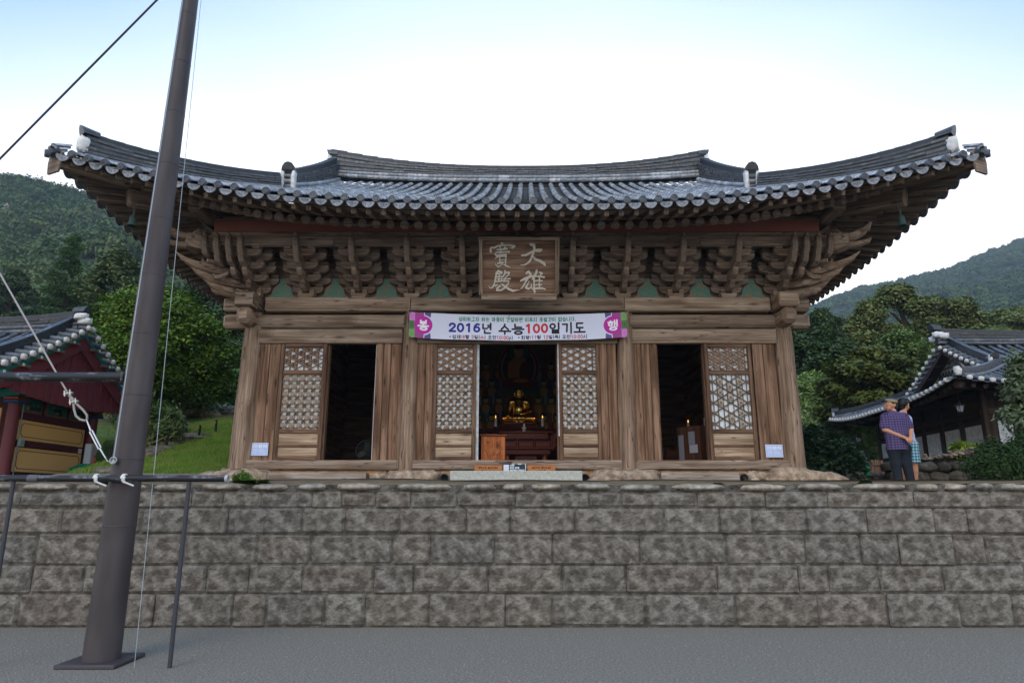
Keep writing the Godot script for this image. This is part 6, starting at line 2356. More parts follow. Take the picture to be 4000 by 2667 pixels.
# ---------------------------------------------------------------- bodies: tapered capsules joined smoothly, meshed as surface nets
class Field:
	var bones: Array = []
	var cell := 0.012
	var k := 0.025
	var cut := -1e9   # everything below this height is cut off flat
	func cap(a: Vector3, b: Vector3, ra: float, rb: float, squash := Vector3.ONE) -> void:
		bones.append([a, b, ra, rb, squash])
	func dist(p: Vector3) -> float:
		var d := 1e9
		for bn in bones:
			var a: Vector3 = bn[0]
			var sq: Vector3 = bn[4]
			var ba: Vector3 = bn[1] - a
			var pa := p - a
			var t := clampf(pa.dot(ba) / maxf(ba.length_squared(), 1e-9), 0.0, 1.0)
			var e := (pa - ba * t) / sq
			var q := e.length() - lerpf(bn[2], bn[3], t)
			var h := maxf(k - absf(d - q), 0.0) / k
			d = minf(d, q) - h * h * k * 0.25
		return maxf(d, cut - p.y)
	func mesh(mat_: Material, col: Color, owner_: Node3D) -> ArrayMesh:
		var lo := Vector3.ONE * 1e9
		var hi := Vector3.ONE * -1e9
		for bn in bones:
			for e in [[bn[0], bn[2]], [bn[1], bn[3]]]:
				var r: Vector3 = Vector3.ONE * (e[1] + cell * 2.0) * maxf(1.0, maxf(bn[4].x, maxf(bn[4].y, bn[4].z)))
				lo = lo.min(e[0] - r)
				hi = hi.max(e[0] + r)
		var nx := int((hi.x - lo.x) / cell) + 2
		var ny := int((hi.y - lo.y) / cell) + 2
		var nz := int((hi.z - lo.z) / cell) + 2
		var val := {}
		# evaluate only nodes near a bone
		for bn in bones:
			var mx: float = maxf(bn[2], bn[3]) * maxf(1.0, maxf(bn[4].x, maxf(bn[4].y, bn[4].z))) + cell * 2.0
			var blo: Vector3 = (bn[0] as Vector3).min(bn[1]) - Vector3.ONE * mx
			var bhi: Vector3 = (bn[0] as Vector3).max(bn[1]) + Vector3.ONE * mx
			var a: Vector3 = bn[0]
			var ba: Vector3 = bn[1] - a
			for x in range(maxi(0, int((blo.x - lo.x) / cell)), mini(nx, int((bhi.x - lo.x) / cell) + 2)):
				for y in range(maxi(0, int((blo.y - lo.y) / cell)), mini(ny, int((bhi.y - lo.y) / cell) + 2)):
					for z in range(maxi(0, int((blo.z - lo.z) / cell)), mini(nz, int((bhi.z - lo.z) / cell) + 2)):
						var id := (x * ny + y) * nz + z
						if val.has(id):
							continue
						var p := lo + Vector3(x, y, z) * cell
						var t := clampf((p - a).dot(ba) / maxf(ba.length_squared(), 1e-9), 0.0, 1.0)
						var far := (p - a - ba * t).length()
						if far > mx:
							continue
						val[id] = dist(p)
		var vid := {}
		var pos := PackedVector3Array()
		var cor := [[0, 0, 0], [1, 0, 0], [0, 1, 0], [1, 1, 0], [0, 0, 1], [1, 0, 1], [0, 1, 1], [1, 1, 1]]
		var edges := [[0, 1], [2, 3], [4, 5], [6, 7], [0, 2], [1, 3], [4, 6], [5, 7], [0, 4], [1, 5], [2, 6], [3, 7]]
		for id in val:
			var z: int = id % nz
			var y: int = (id / nz) % ny
			var x: int = id / (nz * ny)
			var f := PackedFloat32Array()
			var ok := true
			for c in cor:
				var i2: int = ((x + c[0]) * ny + y + c[1]) * nz + z + c[2]
				if not val.has(i2):
					ok = false
					break
				f.append(val[i2])
			if not ok:
				continue
			var s := Vector3.ZERO
			var n := 0
			for e in edges:
				var f0 := f[e[0]]
				var f1 := f[e[1]]
				if (f0 < 0.0) != (f1 < 0.0):
					var t := f0 / (f0 - f1)
					var c0 := Vector3(cor[e[0]][0], cor[e[0]][1], cor[e[0]][2])
					var c1 := Vector3(cor[e[1]][0], cor[e[1]][1], cor[e[1]][2])
					s += c0.lerp(c1, t)
					n += 1
			if n > 0:
				vid[id] = pos.size()
				pos.append(lo + (Vector3(x, y, z) + s / n) * cell)
		var nor := PackedVector3Array()
		for p in pos:
			var h := cell * 0.5
			nor.append(Vector3(dist(p + Vector3(h, 0, 0)) - dist(p - Vector3(h, 0, 0)), dist(p + Vector3(0, h, 0)) - dist(p - Vector3(0, h, 0)), dist(p + Vector3(0, 0, h)) - dist(p - Vector3(0, 0, h))).normalized())
		var m := M.new()
		m.col = col
		for id in val:
			var z: int = id % nz
			var y: int = (id / nz) % ny
			var x: int = id / (nz * ny)
			var f0: float = val[id]
			for ax in 3:
				var d := [0, 0, 0]
				d[ax] = 1
				var i2: int = ((x + d[0]) * ny + y + d[1]) * nz + z + d[2]
				if not val.has(i2) or (val[i2] < 0.0) == (f0 < 0.0):
					continue
				var u := (ax + 1) % 3
				var w := (ax + 2) % 3
				var q := []
				for o in [[0, 0], [-1, 0], [-1, -1], [0, -1]]:
					var c := [x, y, z]
					c[u] += o[0]
					c[w] += o[1]
					var i3: int = (c[0] * ny + c[1]) * nz + c[2]
					if vid.has(i3):
						q.append(vid[i3])
				if q.size() == 4:
					m.squad(pos[q[0]], pos[q[1]], pos[q[2]], pos[q[3]], nor[q[0]], nor[q[1]], nor[q[2]], nor[q[3]])
		return m.mesh(mat_, owner_)

# ---------------------------------------------------------------- the two smaller halls
# a simple tiled slope between an eave line and a ridge line (local space), rows along v
func slope_tiles(parent: Node, surf: Callable, u0: float, u1: float, pitch: float, smax: Callable, r: float, base: Color, ends: bool, own := 2) -> void:
	var len := 0.30
	var cov := cover_mesh(len, r, 7)
	var pan := pan_mesh(len, pitch)
	var tinted := tinted_tiles(len, r, base, 0.08, 5)
	var rows: Array = []
	var pans: Array = []
	var n := int(absf(u1 - u0) / pitch)
	var ball := newm(sr(214, 210, 204))
	ball.lump(Vector3.ZERO, Vector3(r * 1.08, r * 1.05, r * 0.8), 0.12, 3, 6, 10)
	var bm := ball.mesh(mat.plaster, self)
	for i in n + 1:
		var u := lerpf(u0, u1, float(i) / n)
		var sm: float = smax.call(u)
		if sm < 0.15:
			continue
		var row := PackedVector3Array()
		var s := 0.0
		while s < sm:
			row.append(surf.call(u, s))
			s += len
		row.append(surf.call(u, sm))
		rows.append(row)
		if ends:
			put(parent, "plastered_tile_end", bm, Transform3D(Basis(), row[0]))
		if i < n:
			var up := lerpf(u0, u1, (i + 0.5) / n)
			var prow := PackedVector3Array()
			s = -0.03
			while s < sm:
				prow.append(surf.call(up, s) - Vector3(0, 0.03, 0))
				s += len
			pans.append(prow)
	lay_rows(parent, rows, r, own, cov, base, tinted)
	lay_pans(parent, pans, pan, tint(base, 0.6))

const DARKTILE := Color(0.15, 0.155, 0.163)
const DARKRED := Color(0.14, 0.024, 0.031)
const TEAL := Color(0.015, 0.13, 0.10)
const OCHRE := Color(0.62, 0.37, 0.135)

func build_left_hall() -> void:
	R.seed = 606
	# gable end faces +x; ridge runs along x
	var h := group_node(self, "gabled_hall", Transform3D(Basis(), Vector3(-11.5, 0.1, -2.5)))
	tag(h, "small dark red hall with plank gable, yellow wall panels and grey tiled roof", "building")
	var gx := 0.75
	var zr := 0.40     # ridge, local z
	var half := 2.75
	var ye := 2.22
	var yr := 3.70
	var surf := func(u: float, s: float) -> Vector3:
		# front slope: s from the eave up towards the ridge
		var curve := 0.16 * pow(clampf((u + 4.0) / 4.8, 0, 1), 3.0)
		var k := s / half
		return Vector3(u, ye + curve + (yr - ye) * (0.80 * k + 0.20 * k * k), zr + half - s)
	var back := func(u: float, s: float) -> Vector3:
		var p: Vector3 = surf.call(u, s)
		return Vector3(p.x, p.y, 2 * zr - p.z)
	var all := func(_u: float) -> float: return half - 0.05
	slope_tiles(h, surf, -5.0, gx - 0.55, 0.28, all, 0.068, tint(DARKTILE, 1.0), true, 2)
	slope_tiles(h, back, -5.0, gx - 0.55, 0.28, all, 0.068, tint(DARKTILE, 1.0), false, 0)
	var bed := newm(Color(0.02, 0.02, 0.022))
	for k in 8:
		var s0 := half * k / 8.0
		var s1 := half * (k + 1) / 8.0
		var d := Vector3(0, 0.10, 0)
		for f in [surf, back]:
			bed.quad(f.call(-5.0, s0) - d, f.call(gx - 0.1, s0) - d, f.call(gx - 0.1, s1) - d, f.call(-5.0, s1) - d, Vector3.UP)
	put(h, "roof_bed", bed.mesh(mat.flat, self))
	# verge: a raised double row down the gable edge, and short round tiles with plastered ends facing out
	for f in [surf, back]:
		var pts := PackedVector3Array()
		var hs := PackedFloat32Array()
		for k in 11:
			var p: Vector3 = f.call(gx - 0.42, half * (1.0 - k / 10.0) + 0.001)
			pts.append(p)
			hs.append(0.34)
		ridge(h, "verge_ridge", pts, hs, 0.10, tint(DARKTILE, 1.1), 1)
		for k in 11:
			var p: Vector3 = f.call(gx, half * (0.97 - k / 10.6) )
			var tm := newm(tile_colour(DARKTILE, 0.0))
			tm.tube(PackedVector3Array([Vector3(-0.36, 0.05, 0), Vector3(0.02, 0.0, 0)]), PackedFloat32Array([0.066, 0.07]), 10)
			put(h, "verge_tile", tm.mesh(mat.tile, self), Transform3D(Basis(), p + Vector3(0, 0.02, 0)))
			var bl := newm(sr(222, 218, 212))
			bl.lump(Vector3.ZERO, Vector3(0.05, 0.072, 0.072), 0.15, k, 6, 10)
			put(h, "plastered_tile_end", bl.mesh(mat.plaster, self), Transform3D(Basis(), p + Vector3(0.05, 0.02, 0)))
			if k < 10:
				var q: Vector3 = f.call(gx, half * (0.92 - k / 10.6))
				var sl: Vector3 = ((f.call(gx, half * 0.5) as Vector3) - (f.call(gx, half * 0.4) as Vector3)).normalized()
				var dm := drip_mesh(0.25, 0.08)
				var zx := Vector3(1, 0, 0)
				put(h, "verge_drip_tile", recolour(dm, tint(DARKTILE, 1.4)), Transform3D(Basis(sl, zx.cross(sl), zx), q + Vector3(0.03, -0.01, 0)))
	var rp := PackedVector3Array()
	var rh := PackedFloat32Array()
	for k in 16:
		var x := lerpf(-5.0, gx - 0.2, k / 15.0)
		var c := 0.16 * pow(clampf((x + 4.0) / 4.8, 0, 1), 3.0)
		rp.append(Vector3(x, yr + c - 0.05, zr))
		rh.append(0.42 + 0.10 * pow(k / 15.0, 3.0))
	ridge(h, "main_ridge", rp, rh, 0.11, tint(DARKTILE, 0.9), 2)
	end_tile(h, Vector3(gx - 0.12, yr + 0.55, zr), Vector3(1, 0, 0), 0.30)
	for d in [[0.02, 0.30, 0.14], [0.10, 0.18, 0.10], [-0.10, 0.16, -0.12]]:
		plaster_end(h, Vector3(gx - 0.16 + d[0], yr + d[1] + 0.12, zr + d[2]), Vector3(0.16, 0.085, 0.10), 3)
	# gable: barge boards, planks with cover strips, teal purlins with painted ends
	for f in [surf, back]:
		var a: Vector3 = f.call(gx - 0.12, half - 0.02)
		var b: Vector3 = f.call(gx - 0.12, 0.0)
		var sg := signf(b.z - a.z)
		var down := Vector3(0, -0.30, 0)
		var m := newm(vary(DARKRED, 0.06))
		var n := 8
		for k in n:
			var p: Vector3 = f.call(gx - 0.1, half * (1.0 - float(k) / n))
			var q: Vector3 = f.call(gx - 0.1, half * (1.0 - float(k + 1) / n))
			var dn := Vector3(0, -0.16, 0)
			m.quad(p + dn, q + dn, q + dn + down * 1.35, p + dn + down * 1.35, Vector3(1, 0, 0))
			m.quad(p + dn + down * 1.35, q + dn + down * 1.35, q + dn + down * 1.35 + Vector3(-0.06, 0, 0), p + dn + down * 1.35 + Vector3(-0.06, 0, 0), Vector3.DOWN)
			var tm := newm(TEAL)
			tm.quad(p + dn * 0.6 + Vector3(0.015, 0, 0), q + dn * 0.6 + Vector3(0.015, 0, 0), q + dn * 1.35 + Vector3(0.02, 0, 0), p + dn * 1.35 + Vector3(0.02, 0, 0), Vector3(1, 0, 0))
			put(h, "teal_verge_board", tm.mesh(mat.flat, self))
		put(h, "barge_board", m.mesh(mat.flat, self))
		for k in 5:
			var p: Vector3 = f.call(gx - 0.05, half * (0.85 - 0.19 * k)) + Vector3(0.02, -0.22, 0)
			var e := bx(h, "purlin_end", p, Vector3(0.12, 0.055, 0.26), mat.flat, TEAL, 0.008)
			bx(e, "red_edge", Vector3(0.002, -0.034, 0), Vector3(0.121, 0.014, 0.24), mat.flat, sr(170, 60, 40), 0.003)
			bx(e, "flower_boss", Vector3(0.06, 0.0, sg * 0.11), Vector3(0.014, 0.07, 0.07), mat.flat, sr(196, 196, 190), 0.02)
	# planked gable wall, its foot curved
	var bw := 0.265
	var i := 0
	var z := -2.45
	while z < 2.4:
		var zc := z + bw / 2
		var k := clampf(absf(zc) / half, 0, 1)
		var s := half * (1.0 - k)
		var p: Vector3 = surf.call(gx - 0.2, s)
		var top := p.y - 0.45
		var foot := 1.86 + 0.20 * pow(absf(zc) / 2.6, 2.0) - 0.02
		if top > foot + 0.05:
			bx(h, "gable_plank", Vector3(gx - 0.20, (top + foot) / 2, zr + zc), Vector3(0.03, top - foot, bw - 0.004), mat.flat, vary(DARKRED, 0.1), 0.004)
			bx(h, "cover_strip", Vector3(gx - 0.175, (top + foot) / 2, zr + zc + bw / 2), Vector3(0.03, top - foot, 0.045), mat.flat, vary(tint(DARKRED, 0.9), 0.1), 0.006)
		z += bw
		i += 1
	# wall below: posts, beams, panels
	var z0 := -1.5
	var z1 := 1.5
	for zz in [z0, z1]:
		var m := newm(vary(tint(DARKRED, 0.75), 0.06))
		m.tube(PackedVector3Array([Vector3(0, 0, zz), Vector3(0, 2.2, zz)]), PackedFloat32Array([0.13, 0.125]), 14)
		put(h, "post", m.mesh(mat.satin, self))
	bx(h, "core_wall", Vector3(-2.2, 1.2, 0.0), Vector3(4.2, 2.4, 2.9), mat.flat, tint(DARKRED, 0.35), 0.0)
	var dk := tint(DARKRED, 0.42)
	for b in [[0.19, 0.12], [0.92, 0.14], [1.56, 0.16], [2.05, 0.14]]:
		bx(h, "wall_rail", Vector3(-0.06, b[0], 0.02), Vector3(0.14, b[1], 2.74), mat.flat, dk, 0.008)
	for b in [[0.555, 0.56], [1.235, 0.46]]:
		var p := bx(h, "yellow_panel", Vector3(-0.05, b[0], -0.02), Vector3(0.05, b[1], 2.48), mat.flat, OCHRE, 0.006)
		# painted border line with notched corners
		var e := newm(sr(62, 48, 46))
		var hy: float = b[1] / 2 - 0.075
		var hz := 1.24 - 0.09
		var c := 0.05
		var loop := [Vector2(-hz + c, hy), Vector2(hz - c, hy), Vector2(hz - c, hy - c * 0.6), Vector2(hz, hy - c), Vector2(hz, -hy + c), Vector2(hz - c, -hy + c * 0.6), Vector2(hz - c, -hy), Vector2(-hz + c, -hy), Vector2(-hz + c, -hy + c * 0.6), Vector2(-hz, -hy + c), Vector2(-hz, hy - c), Vector2(-hz + c, hy - c * 0.6)]
		for q in loop.size():
			var a: Vector2 = loop[q]
			var d: Vector2 = loop[(q + 1) % loop.size()]
			e.tube(PackedVector3Array([Vector3(0, a.y, a.x), Vector3(0, d.y, d.x)]), PackedFloat32Array([0.008]), 5)
		put(p, "painted_border", e.mesh(mat.flat, self), Transform3D(Basis(), Vector3(0.027, 0, 0)))
	# painted transom pictures
	for k in 3:
		var zc := 0.93 - 0.93 * k
		var f := bx(h, "transom_frame", Vector3(-0.03, 1.815, zc), Vector3(0.06, 0.34, 0.78), mat.flat, sr(104, 70, 66), 0.006)
		bx(f, "transom_picture", Vector3(0.012, 0.01, 0), Vector3(0.05, 0.28, 0.71), mat.flat, tint(TEAL, 0.8), 0.004)
		for j in 6:
			var bl := newm([sr(38, 40, 34), sr(120, 104, 40), sr(30, 44, 60), sr(40, 34, 30)][j % 4])
			bl.lump(Vector3.ZERO, Vector3(0.008, rnd(0.02, 0.06), rnd(0.04, 0.12)), 0.5, 40 + j + k * 7, 5, 8)
			put(f, "painted_motif", bl.mesh(mat.flat, self), Transform3D(Basis(), Vector3(0.036, rnd(-0.08, 0.06), rnd(-0.24, 0.24))))
	# painted beam heads over the near post
	for d in [[2.03, 0.16, TEAL], [1.90, 0.06, sr(140, 66, 44)], [1.83, 0.05, sr(36, 74, 110)], [2.16, 0.08, sr(44, 84, 70)]]:
		bx(h, "painted_beam_head", Vector3(0.04, d[0], 1.5), Vector3(0.34, d[1], 0.42), mat.flat, d[2], 0.012)
		bx(h, "painted_beam_head", Vector3(0.04, d[0], -1.5), Vector3(0.30, d[1], 0.30), mat.flat, d[2], 0.012)
	for k in 3:
		bx(h, "flower_boss", Vector3(0.22, 2.03, 1.42 + 0.09 * k), Vector3(0.012, 0.06, 0.06), mat.flat, sr(150, 150, 142), 0.02)
	# front wall towards the courtyard, turning the corner
	bx(h, "front_panel", Vector3(-0.9, 1.15, 1.46), Vector3(1.2, 1.1, 0.05), mat.flat, OCHRE, 0.006)
	bx(h, "front_beam", Vector3(-1.6, 2.02, 1.5), Vector3(3.2, 0.18, 0.2), mat.flat, TEAL, 0.01)
	bx(h, "plinth", Vector3(-2.0, 0.02, 0.0), Vector3(4.3, 0.24, 3.2), mat.flat, sr(74, 116, 108), 0.01)
	var cd := newm(sr(120, 120, 120))
	cd.tube(PackedVector3Array([Vector3(0.10, 0.1, 1.33), Vector3(0.10, 1.95, 1.35)]), PackedFloat32Array([0.014]), 7)
	put(h, "conduit_pipe", cd.mesh(mat.satin, self))
	bx(h, "switch_box", Vector3(0.10, 0.93, 1.24), Vector3(0.05, 0.18, 0.18), mat.satin, sr(140, 148, 142), 0.01)
	bx(h, "switch_plate", Vector3(0.13, 0.93, 1.24), Vector3(0.02, 0.11, 0.11), mat.satin, sr(100, 130, 128), 0.01)
	bx(h, "paper_label", Vector3(0.03, 0.90, -1.08), Vector3(0.012, 0.12, 0.14), mat.flat, sr(196, 170, 168), 0.002)
	var fb := group_node(h, "control_box", Transform3D(Basis(), Vector3(0.14, 0.80, -1.36)))
	bx(fb, "box_body", Vector3.ZERO, Vector3(0.20, 0.62, 0.24), mat.satin, sr(156, 160, 152), 0.01)
	bx(fb, "printed_strip", Vector3(0.0, 0.0, 0.122), Vector3(0.16, 0.56, 0.006), mat.satin, sr(186, 196, 206), 0.002)
	for d in [[-0.02, 0.035], [-0.18, 0.052]]:
		var m := newm(sr(196, 44, 40))
		m.lathe(PackedVector2Array([Vector2(d[1], 0), Vector2(d[1], 0.03), Vector2(d[1] * 0.8, 0.045), Vector2(0, 0.05)]), 12)
		put(fb, "red_lamp", m.mesh(mat.gloss, self), Transform3D(Basis(Vector3.BACK, -PI / 2), Vector3(0.10, d[0], -0.02)))
	# green cover over something beside the wall
	var tp := newm(sr(10, 106, 70))
	tp.lathe(PackedVector2Array([Vector2(0.46, -0.1), Vector2(0.43, 0.30), Vector2(0.33, 0.50), Vector2(0.10, 0.62), Vector2(0, 0.63)]), 7, false)
	var to := put(self, "tarpaulin_cover", tp.mesh(mat.satin, self), Transform3D(Basis(Vector3.UP, 0.4), Vector3(-10.75, 0.0, -2.7)))
	tag(to, "bright green tarpaulin cover standing against the red gabled hall's wall", "cover")

func build_right_hall() -> void:
	R.seed = 707
	var phi := deg_to_rad(-6.3)
	var e := Vector3(0, 0, 0)
	var h := group_node(self, "tiled_house", Transform3D(Basis(Vector3.UP, phi), Vector3(12.75, 0.35, -5.0)))
	tag(h, "old dark timber house with grey hip and gable roof behind the two visitors", "building")
	# local: x to the right along the ridge, z towards the viewer; eave corner of the near left at the origin
	var D := 10.9           # depth of the eaves
	var Hh := D / 2
	var ye := 2.60
	var gi := 3.1         # how far the gable stands in from the side eave
	var lf := func(q: float) -> float: return 0.34 * pow(maxf(0.0, 1.0 - q / 4.3), 2.4)
	var rise_ := func(s: float) -> float: return 0.30 * s + 0.024 * s * s
	var front := func(u: float, s: float) -> Vector3:
		return Vector3(u, ye + lf.call(u) * pow(maxf(0, 1 - s / 4.3), 1.4) + rise_.call(s), -s)
	var rear := func(u: float, s: float) -> Vector3:
		var p: Vector3 = front.call(u, s)
		return Vector3(p.x, p.y, -D - p.z)
	var side := func(u: float, s: float) -> Vector3:
		var q: float = minf(u, D - u)
		return Vector3(s, ye + lf.call(q) * pow(maxf(0, 1 - s / 4.3), 1.4) + rise_.call(s), -u)
	var fs := func(u: float) -> float: return minf(u, Hh) if u < gi else Hh - 0.05
	var ss := func(u: float) -> float: return minf(gi, minf(u, D - u))
	slope_tiles(h, front, 0.12, 13.0, 0.30, fs, 0.072, tint(DARKTILE, 1.15), true, 2)
	slope_tiles(h, rear, 0.12, 13.0, 0.30, fs, 0.072, DARKTILE, false, 0)
	slope_tiles(h, side, 0.14, D - 0.14, 0.30, ss, 0.072, tint(DARKTILE, 1.25), true, 2)
	var bed := newm(Color(0.02, 0.02, 0.022))
	var dn := Vector3(0, 0.10, 0)
	for i in 26:
		var u0 := i * 0.5
		var u1 := u0 + 0.5
		for k in 6:
			for f in [front, rear]:
				var a0: float = fs.call(maxf(u0, 0.02))
				var a1: float = fs.call(u1)
				bed.quad(f.call(u0, a0 * k / 6.0) - dn, f.call(u1, a1 * k / 6.0) - dn, f.call(u1, a1 * (k + 1) / 6.0) - dn, f.call(u0, a0 * (k + 1) / 6.0) - dn, Vector3.UP)
	for i in 18:
		var u0 := D * i / 18.0
		var u1 := D * (i + 1) / 18.0
		for k in 4:
			var a0: float = ss.call(u0)
			var a1: float = ss.call(u1)
			bed.quad(side.call(u0, a0 * k / 4.0) - dn, side.call(u1, a1 * k / 4.0) - dn, side.call(u1, a1 * (k + 1) / 4.0) - dn, side.call(u0, a0 * (k + 1) / 4.0) - dn, Vector3.UP)
	put(h, "roof_bed", bed.mesh(mat.flat, self))
	# ridges
	var pts := PackedVector3Array()
	var hs := PackedFloat32Array()
	var yr: float = rise_.call(Hh) + ye
	for k in 20:
		var x := lerpf(gi - 0.75, 13.0, k / 19.0)
		var c := 0.30 * pow(1.0 - k / 19.0, 3.0)
		pts.append(Vector3(x, yr - 0.06 + c * 0.5, -Hh))
		hs.append(0.46 + c * 0.5)
	ridge(h, "main_ridge", pts, hs, 0.12, tint(DARKTILE, 0.95), 2)
	end_tile(h, Vector3(gi - 0.85, yr + 0.62, -Hh), Vector3(-1, 0, 0), 0.40)
	for d in [[0.0, 0.42, 0.12], [0.16, 0.36, 0.20], [0.0, 0.30, -0.16]]:
		plaster_end(h, Vector3(gi - 0.72 + d[0], yr + d[1], -Hh + d[2]), Vector3(0.17, 0.12, 0.13), 4)
	var gx := gi - 0.62
	for f in [front, rear]:
		pts = PackedVector3Array()
		hs = PackedFloat32Array()
		for k in 12:
			var s: float = lerpf(Hh - 0.1, gi - 0.25, k / 11.0)
			var p: Vector3 = front.call(gi + 0.2, s) if f == front else rear.call(gi + 0.2, s)
			p.x = gx + 0.28
			pts.append(p + Vector3(0, 0.02, 0))
			hs.append(0.36)
		ridge(h, "gable_ridge", pts, hs, 0.11, tint(DARKTILE, 1.1), 1)
		var en := pts[11]
		var zs := 1.0 if f == front else -1.0
		end_tile(h, en + Vector3(0, 0.30, 0.10 * zs), Vector3(0, 0, zs), 0.30)
		plaster_end(h, en + Vector3(-0.11, 0.18, 0.04 * zs), Vector3(0.06, 0.2, 0.07), 5)
		# short verge tiles with plastered ends, looking out of the gable
		for k in 9:
			var s := lerpf(Hh - 0.25, gi - 0.45, k / 8.0)
			var p: Vector3 = front.call(gi + 0.2, s) if f == front else rear.call(gi + 0.2, s)
			p.x = gx - 0.12
			var tm := newm(tile_colour(DARKTILE, 0.0))
			tm.tube(PackedVector3Array([Vector3(0.42, 0.05, 0), Vector3(0.0, 0.0, 0)]), PackedFloat32Array([0.068, 0.072]), 9)
			put(h, "verge_tile", tm.mesh(mat.tile, self), Transform3D(Basis(), p + Vector3(0, 0.04, 0)))
			var bl := newm(sr(222, 218, 212))
			bl.lump(Vector3.ZERO, Vector3(0.055, 0.076, 0.076), 0.15, k, 6, 10)
			put(h, "plastered_tile_end", bl.mesh(mat.plaster, self), Transform3D(Basis(), p + Vector3(-0.03, 0.04, 0)))
		# barge board under them
		var bb := newm(Color(0.045, 0.03, 0.024))
		for k in 8:
			var s0 := lerpf(Hh, gi - 0.5, k / 8.0)
			var s1 := lerpf(Hh, gi - 0.5, (k + 1) / 8.0)
			var p: Vector3 = front.call(gi + 0.2, s0) if f == front else rear.call(gi + 0.2, s0)
			var q: Vector3 = front.call(gi + 0.2, s1) if f == front else rear.call(gi + 0.2, s1)
			p.x = gx
			q.x = gx
			bb.quad(p - Vector3(0, 0.08, 0), q - Vector3(0, 0.08, 0), q - Vector3(0, 0.27, 0), p - Vector3(0, 0.27, 0), Vector3(-1, 0, 0))
			bb.quad(p - Vector3(0, 0.10, 0), q - Vector3(0, 0.10, 0), q - Vector3(-0.5, 0.10, 0), p - Vector3(-0.5, 0.10, 0), Vector3.DOWN)
			if k % 2 == 0:
				bx(h, "purlin_end", p + Vector3(0.1, -0.22, 0), Vector3(0.26, 0.07, 0.14), mat.flat, Color(0.07, 0.05, 0.042), 0.01)
		put(h, "barge_board", bb.mesh(mat.flat, self))
		# hip ridge
		pts = PackedVector3Array()
		hs = PackedFloat32Array()
		for k in 9:
			var s := lerpf(gi, 0.28, k / 8.0)
			var p: Vector3 = front.call(s, s) if f == front else rear.call(s, s)
			pts.append(p)
			hs.append(0.30)
		ridge(h, "hip_ridge", pts, hs, 0.10, tint(DARKTILE, 0.95), 1)
		var c2 := pts[8]
		end_tile(h, c2 + Vector3(-0.05, 0.26, 0.05 * zs), Vector3(-1, 0, zs), 0.30)
		plaster_end(h, c2 + Vector3(-0.02, 0.16, 0.02 * zs), Vector3(0.10, 0.15, 0.10), 6)
	# plastered gable triangle with its painted wave
	var gy: float = rise_.call(gi) + ye - 0.16
	var tri := newm(sr(214, 208, 198))
	tri.flat(Vector3(gi - 0.1, gy, -gi), Vector3(gi - 0.1, gy, -D + gi), Vector3(gi - 0.1, yr - 0.1, -Hh), Vector3(-1, 0, 0))
	var gp := put(h, "plaster_gable", tri.mesh(mat.plaster, self))
	var wv := newm(sr(70, 62, 56))
	var wp := PackedVector3Array()
	for k in 90:
		var z := lerpf(-gi - 0.9, -D + gi + 0.9, k / 89.0)
		wp.append(Vector3(gi - 0.125, gy + 0.42 + 0.13 * sin(k * 0.9), z))
	wv.tube(wp, PackedFloat32Array([0.022]), 6)
	for d in [[0.20, 0.45], [0.66, 1.25]]:
		wv.tube(PackedVector3Array([Vector3(gi - 0.125, gy + d[0], -gi - d[1]), Vector3(gi - 0.125, gy + d[0], -D + gi + d[1])]), PackedFloat32Array([0.018]), 6)
	for s in [-1.0, 1.0]:
		var cc := PackedVector3Array()
		for k in 13:
			cc.append(Vector3(gi - 0.125, gy + 0.92 + 0.12 * sin(TAU * k / 12.0), -Hh + s * 0.62 + 0.08 * cos(TAU * k / 12.0)))
		wv.tube(cc, PackedFloat32Array([0.018]), 6)
	put(gp, "painted_wave", wv.mesh(mat.flat, self))
	# eaves: soffit and rafters
	var wood := Color(0.075, 0.05, 0.038)
	var wx := 1.55       # wall stands in from the eave
	var sf := newm(Color(0.06, 0.042, 0.034))
	for i in 22:
		var u0 := 13.0 * i / 22.0
		var u1 := 13.0 * (i + 1) / 22.0
		var d := Vector3(0, -0.13, 0)
		sf.quad(front.call(u0, 0.05) + d, front.call(u1, 0.05) + d, Vector3(maxf(u1, wx), ye + 0.42, -wx), Vector3(maxf(u0, wx), ye + 0.42, -wx), Vector3.DOWN)
	for i in 16:
		var u0 := D * i / 16.0
		var u1 := D * (i + 1) / 16.0
		var d := Vector3(0, -0.13, 0)
		sf.quad(side.call(u0, 0.05) + d, side.call(u1, 0.05) + d, Vector3(wx, ye + 0.42, -clampf(u1, wx, D - wx)), Vector3(wx, ye + 0.42, -clampf(u0, wx, D - wx)), Vector3.DOWN)
	put(h, "soffit", sf.mesh(mat.flat, self))
	for i in 30:
		var u := 0.25 + i * 0.3
		if u < D - 0.2:
			var a: Vector3 = (side.call(u, 0.12) as Vector3) + Vector3(0, -0.22, 0)
			var b := Vector3(wx, ye + 0.34, -clampf(u, wx * 0.9, D - wx * 0.9))
			var m := newm(vary(wood, 0.2))
			var l := a.distance_to(b)
			m.tube(PackedVector3Array([Vector3(-l / 2, 0, 0), Vector3(l / 2, 0, 0)]), PackedFloat32Array([0.065, 0.06]), 8)
			put(h, "rafter", m.mesh(mat.wood, self), bar(a, b))
	for i in 34:
		var u := 0.25 + i * 0.32
		var a: Vector3 = (front.call(u, 0.12) as Vector3) + Vector3(0, -0.22, 0)
		var b := Vector3(maxf(u, wx * 0.9), ye + 0.34, -wx)
		var m := newm(vary(wood, 0.2))
		var l := a.distance_to(b)
		m.tube(PackedVector3Array([Vector3(-l / 2, 0, 0), Vector3(l / 2, 0, 0)]), PackedFloat32Array([0.065, 0.06]), 8)
		put(h, "rafter", m.mesh(mat.wood, self), bar(a, b))
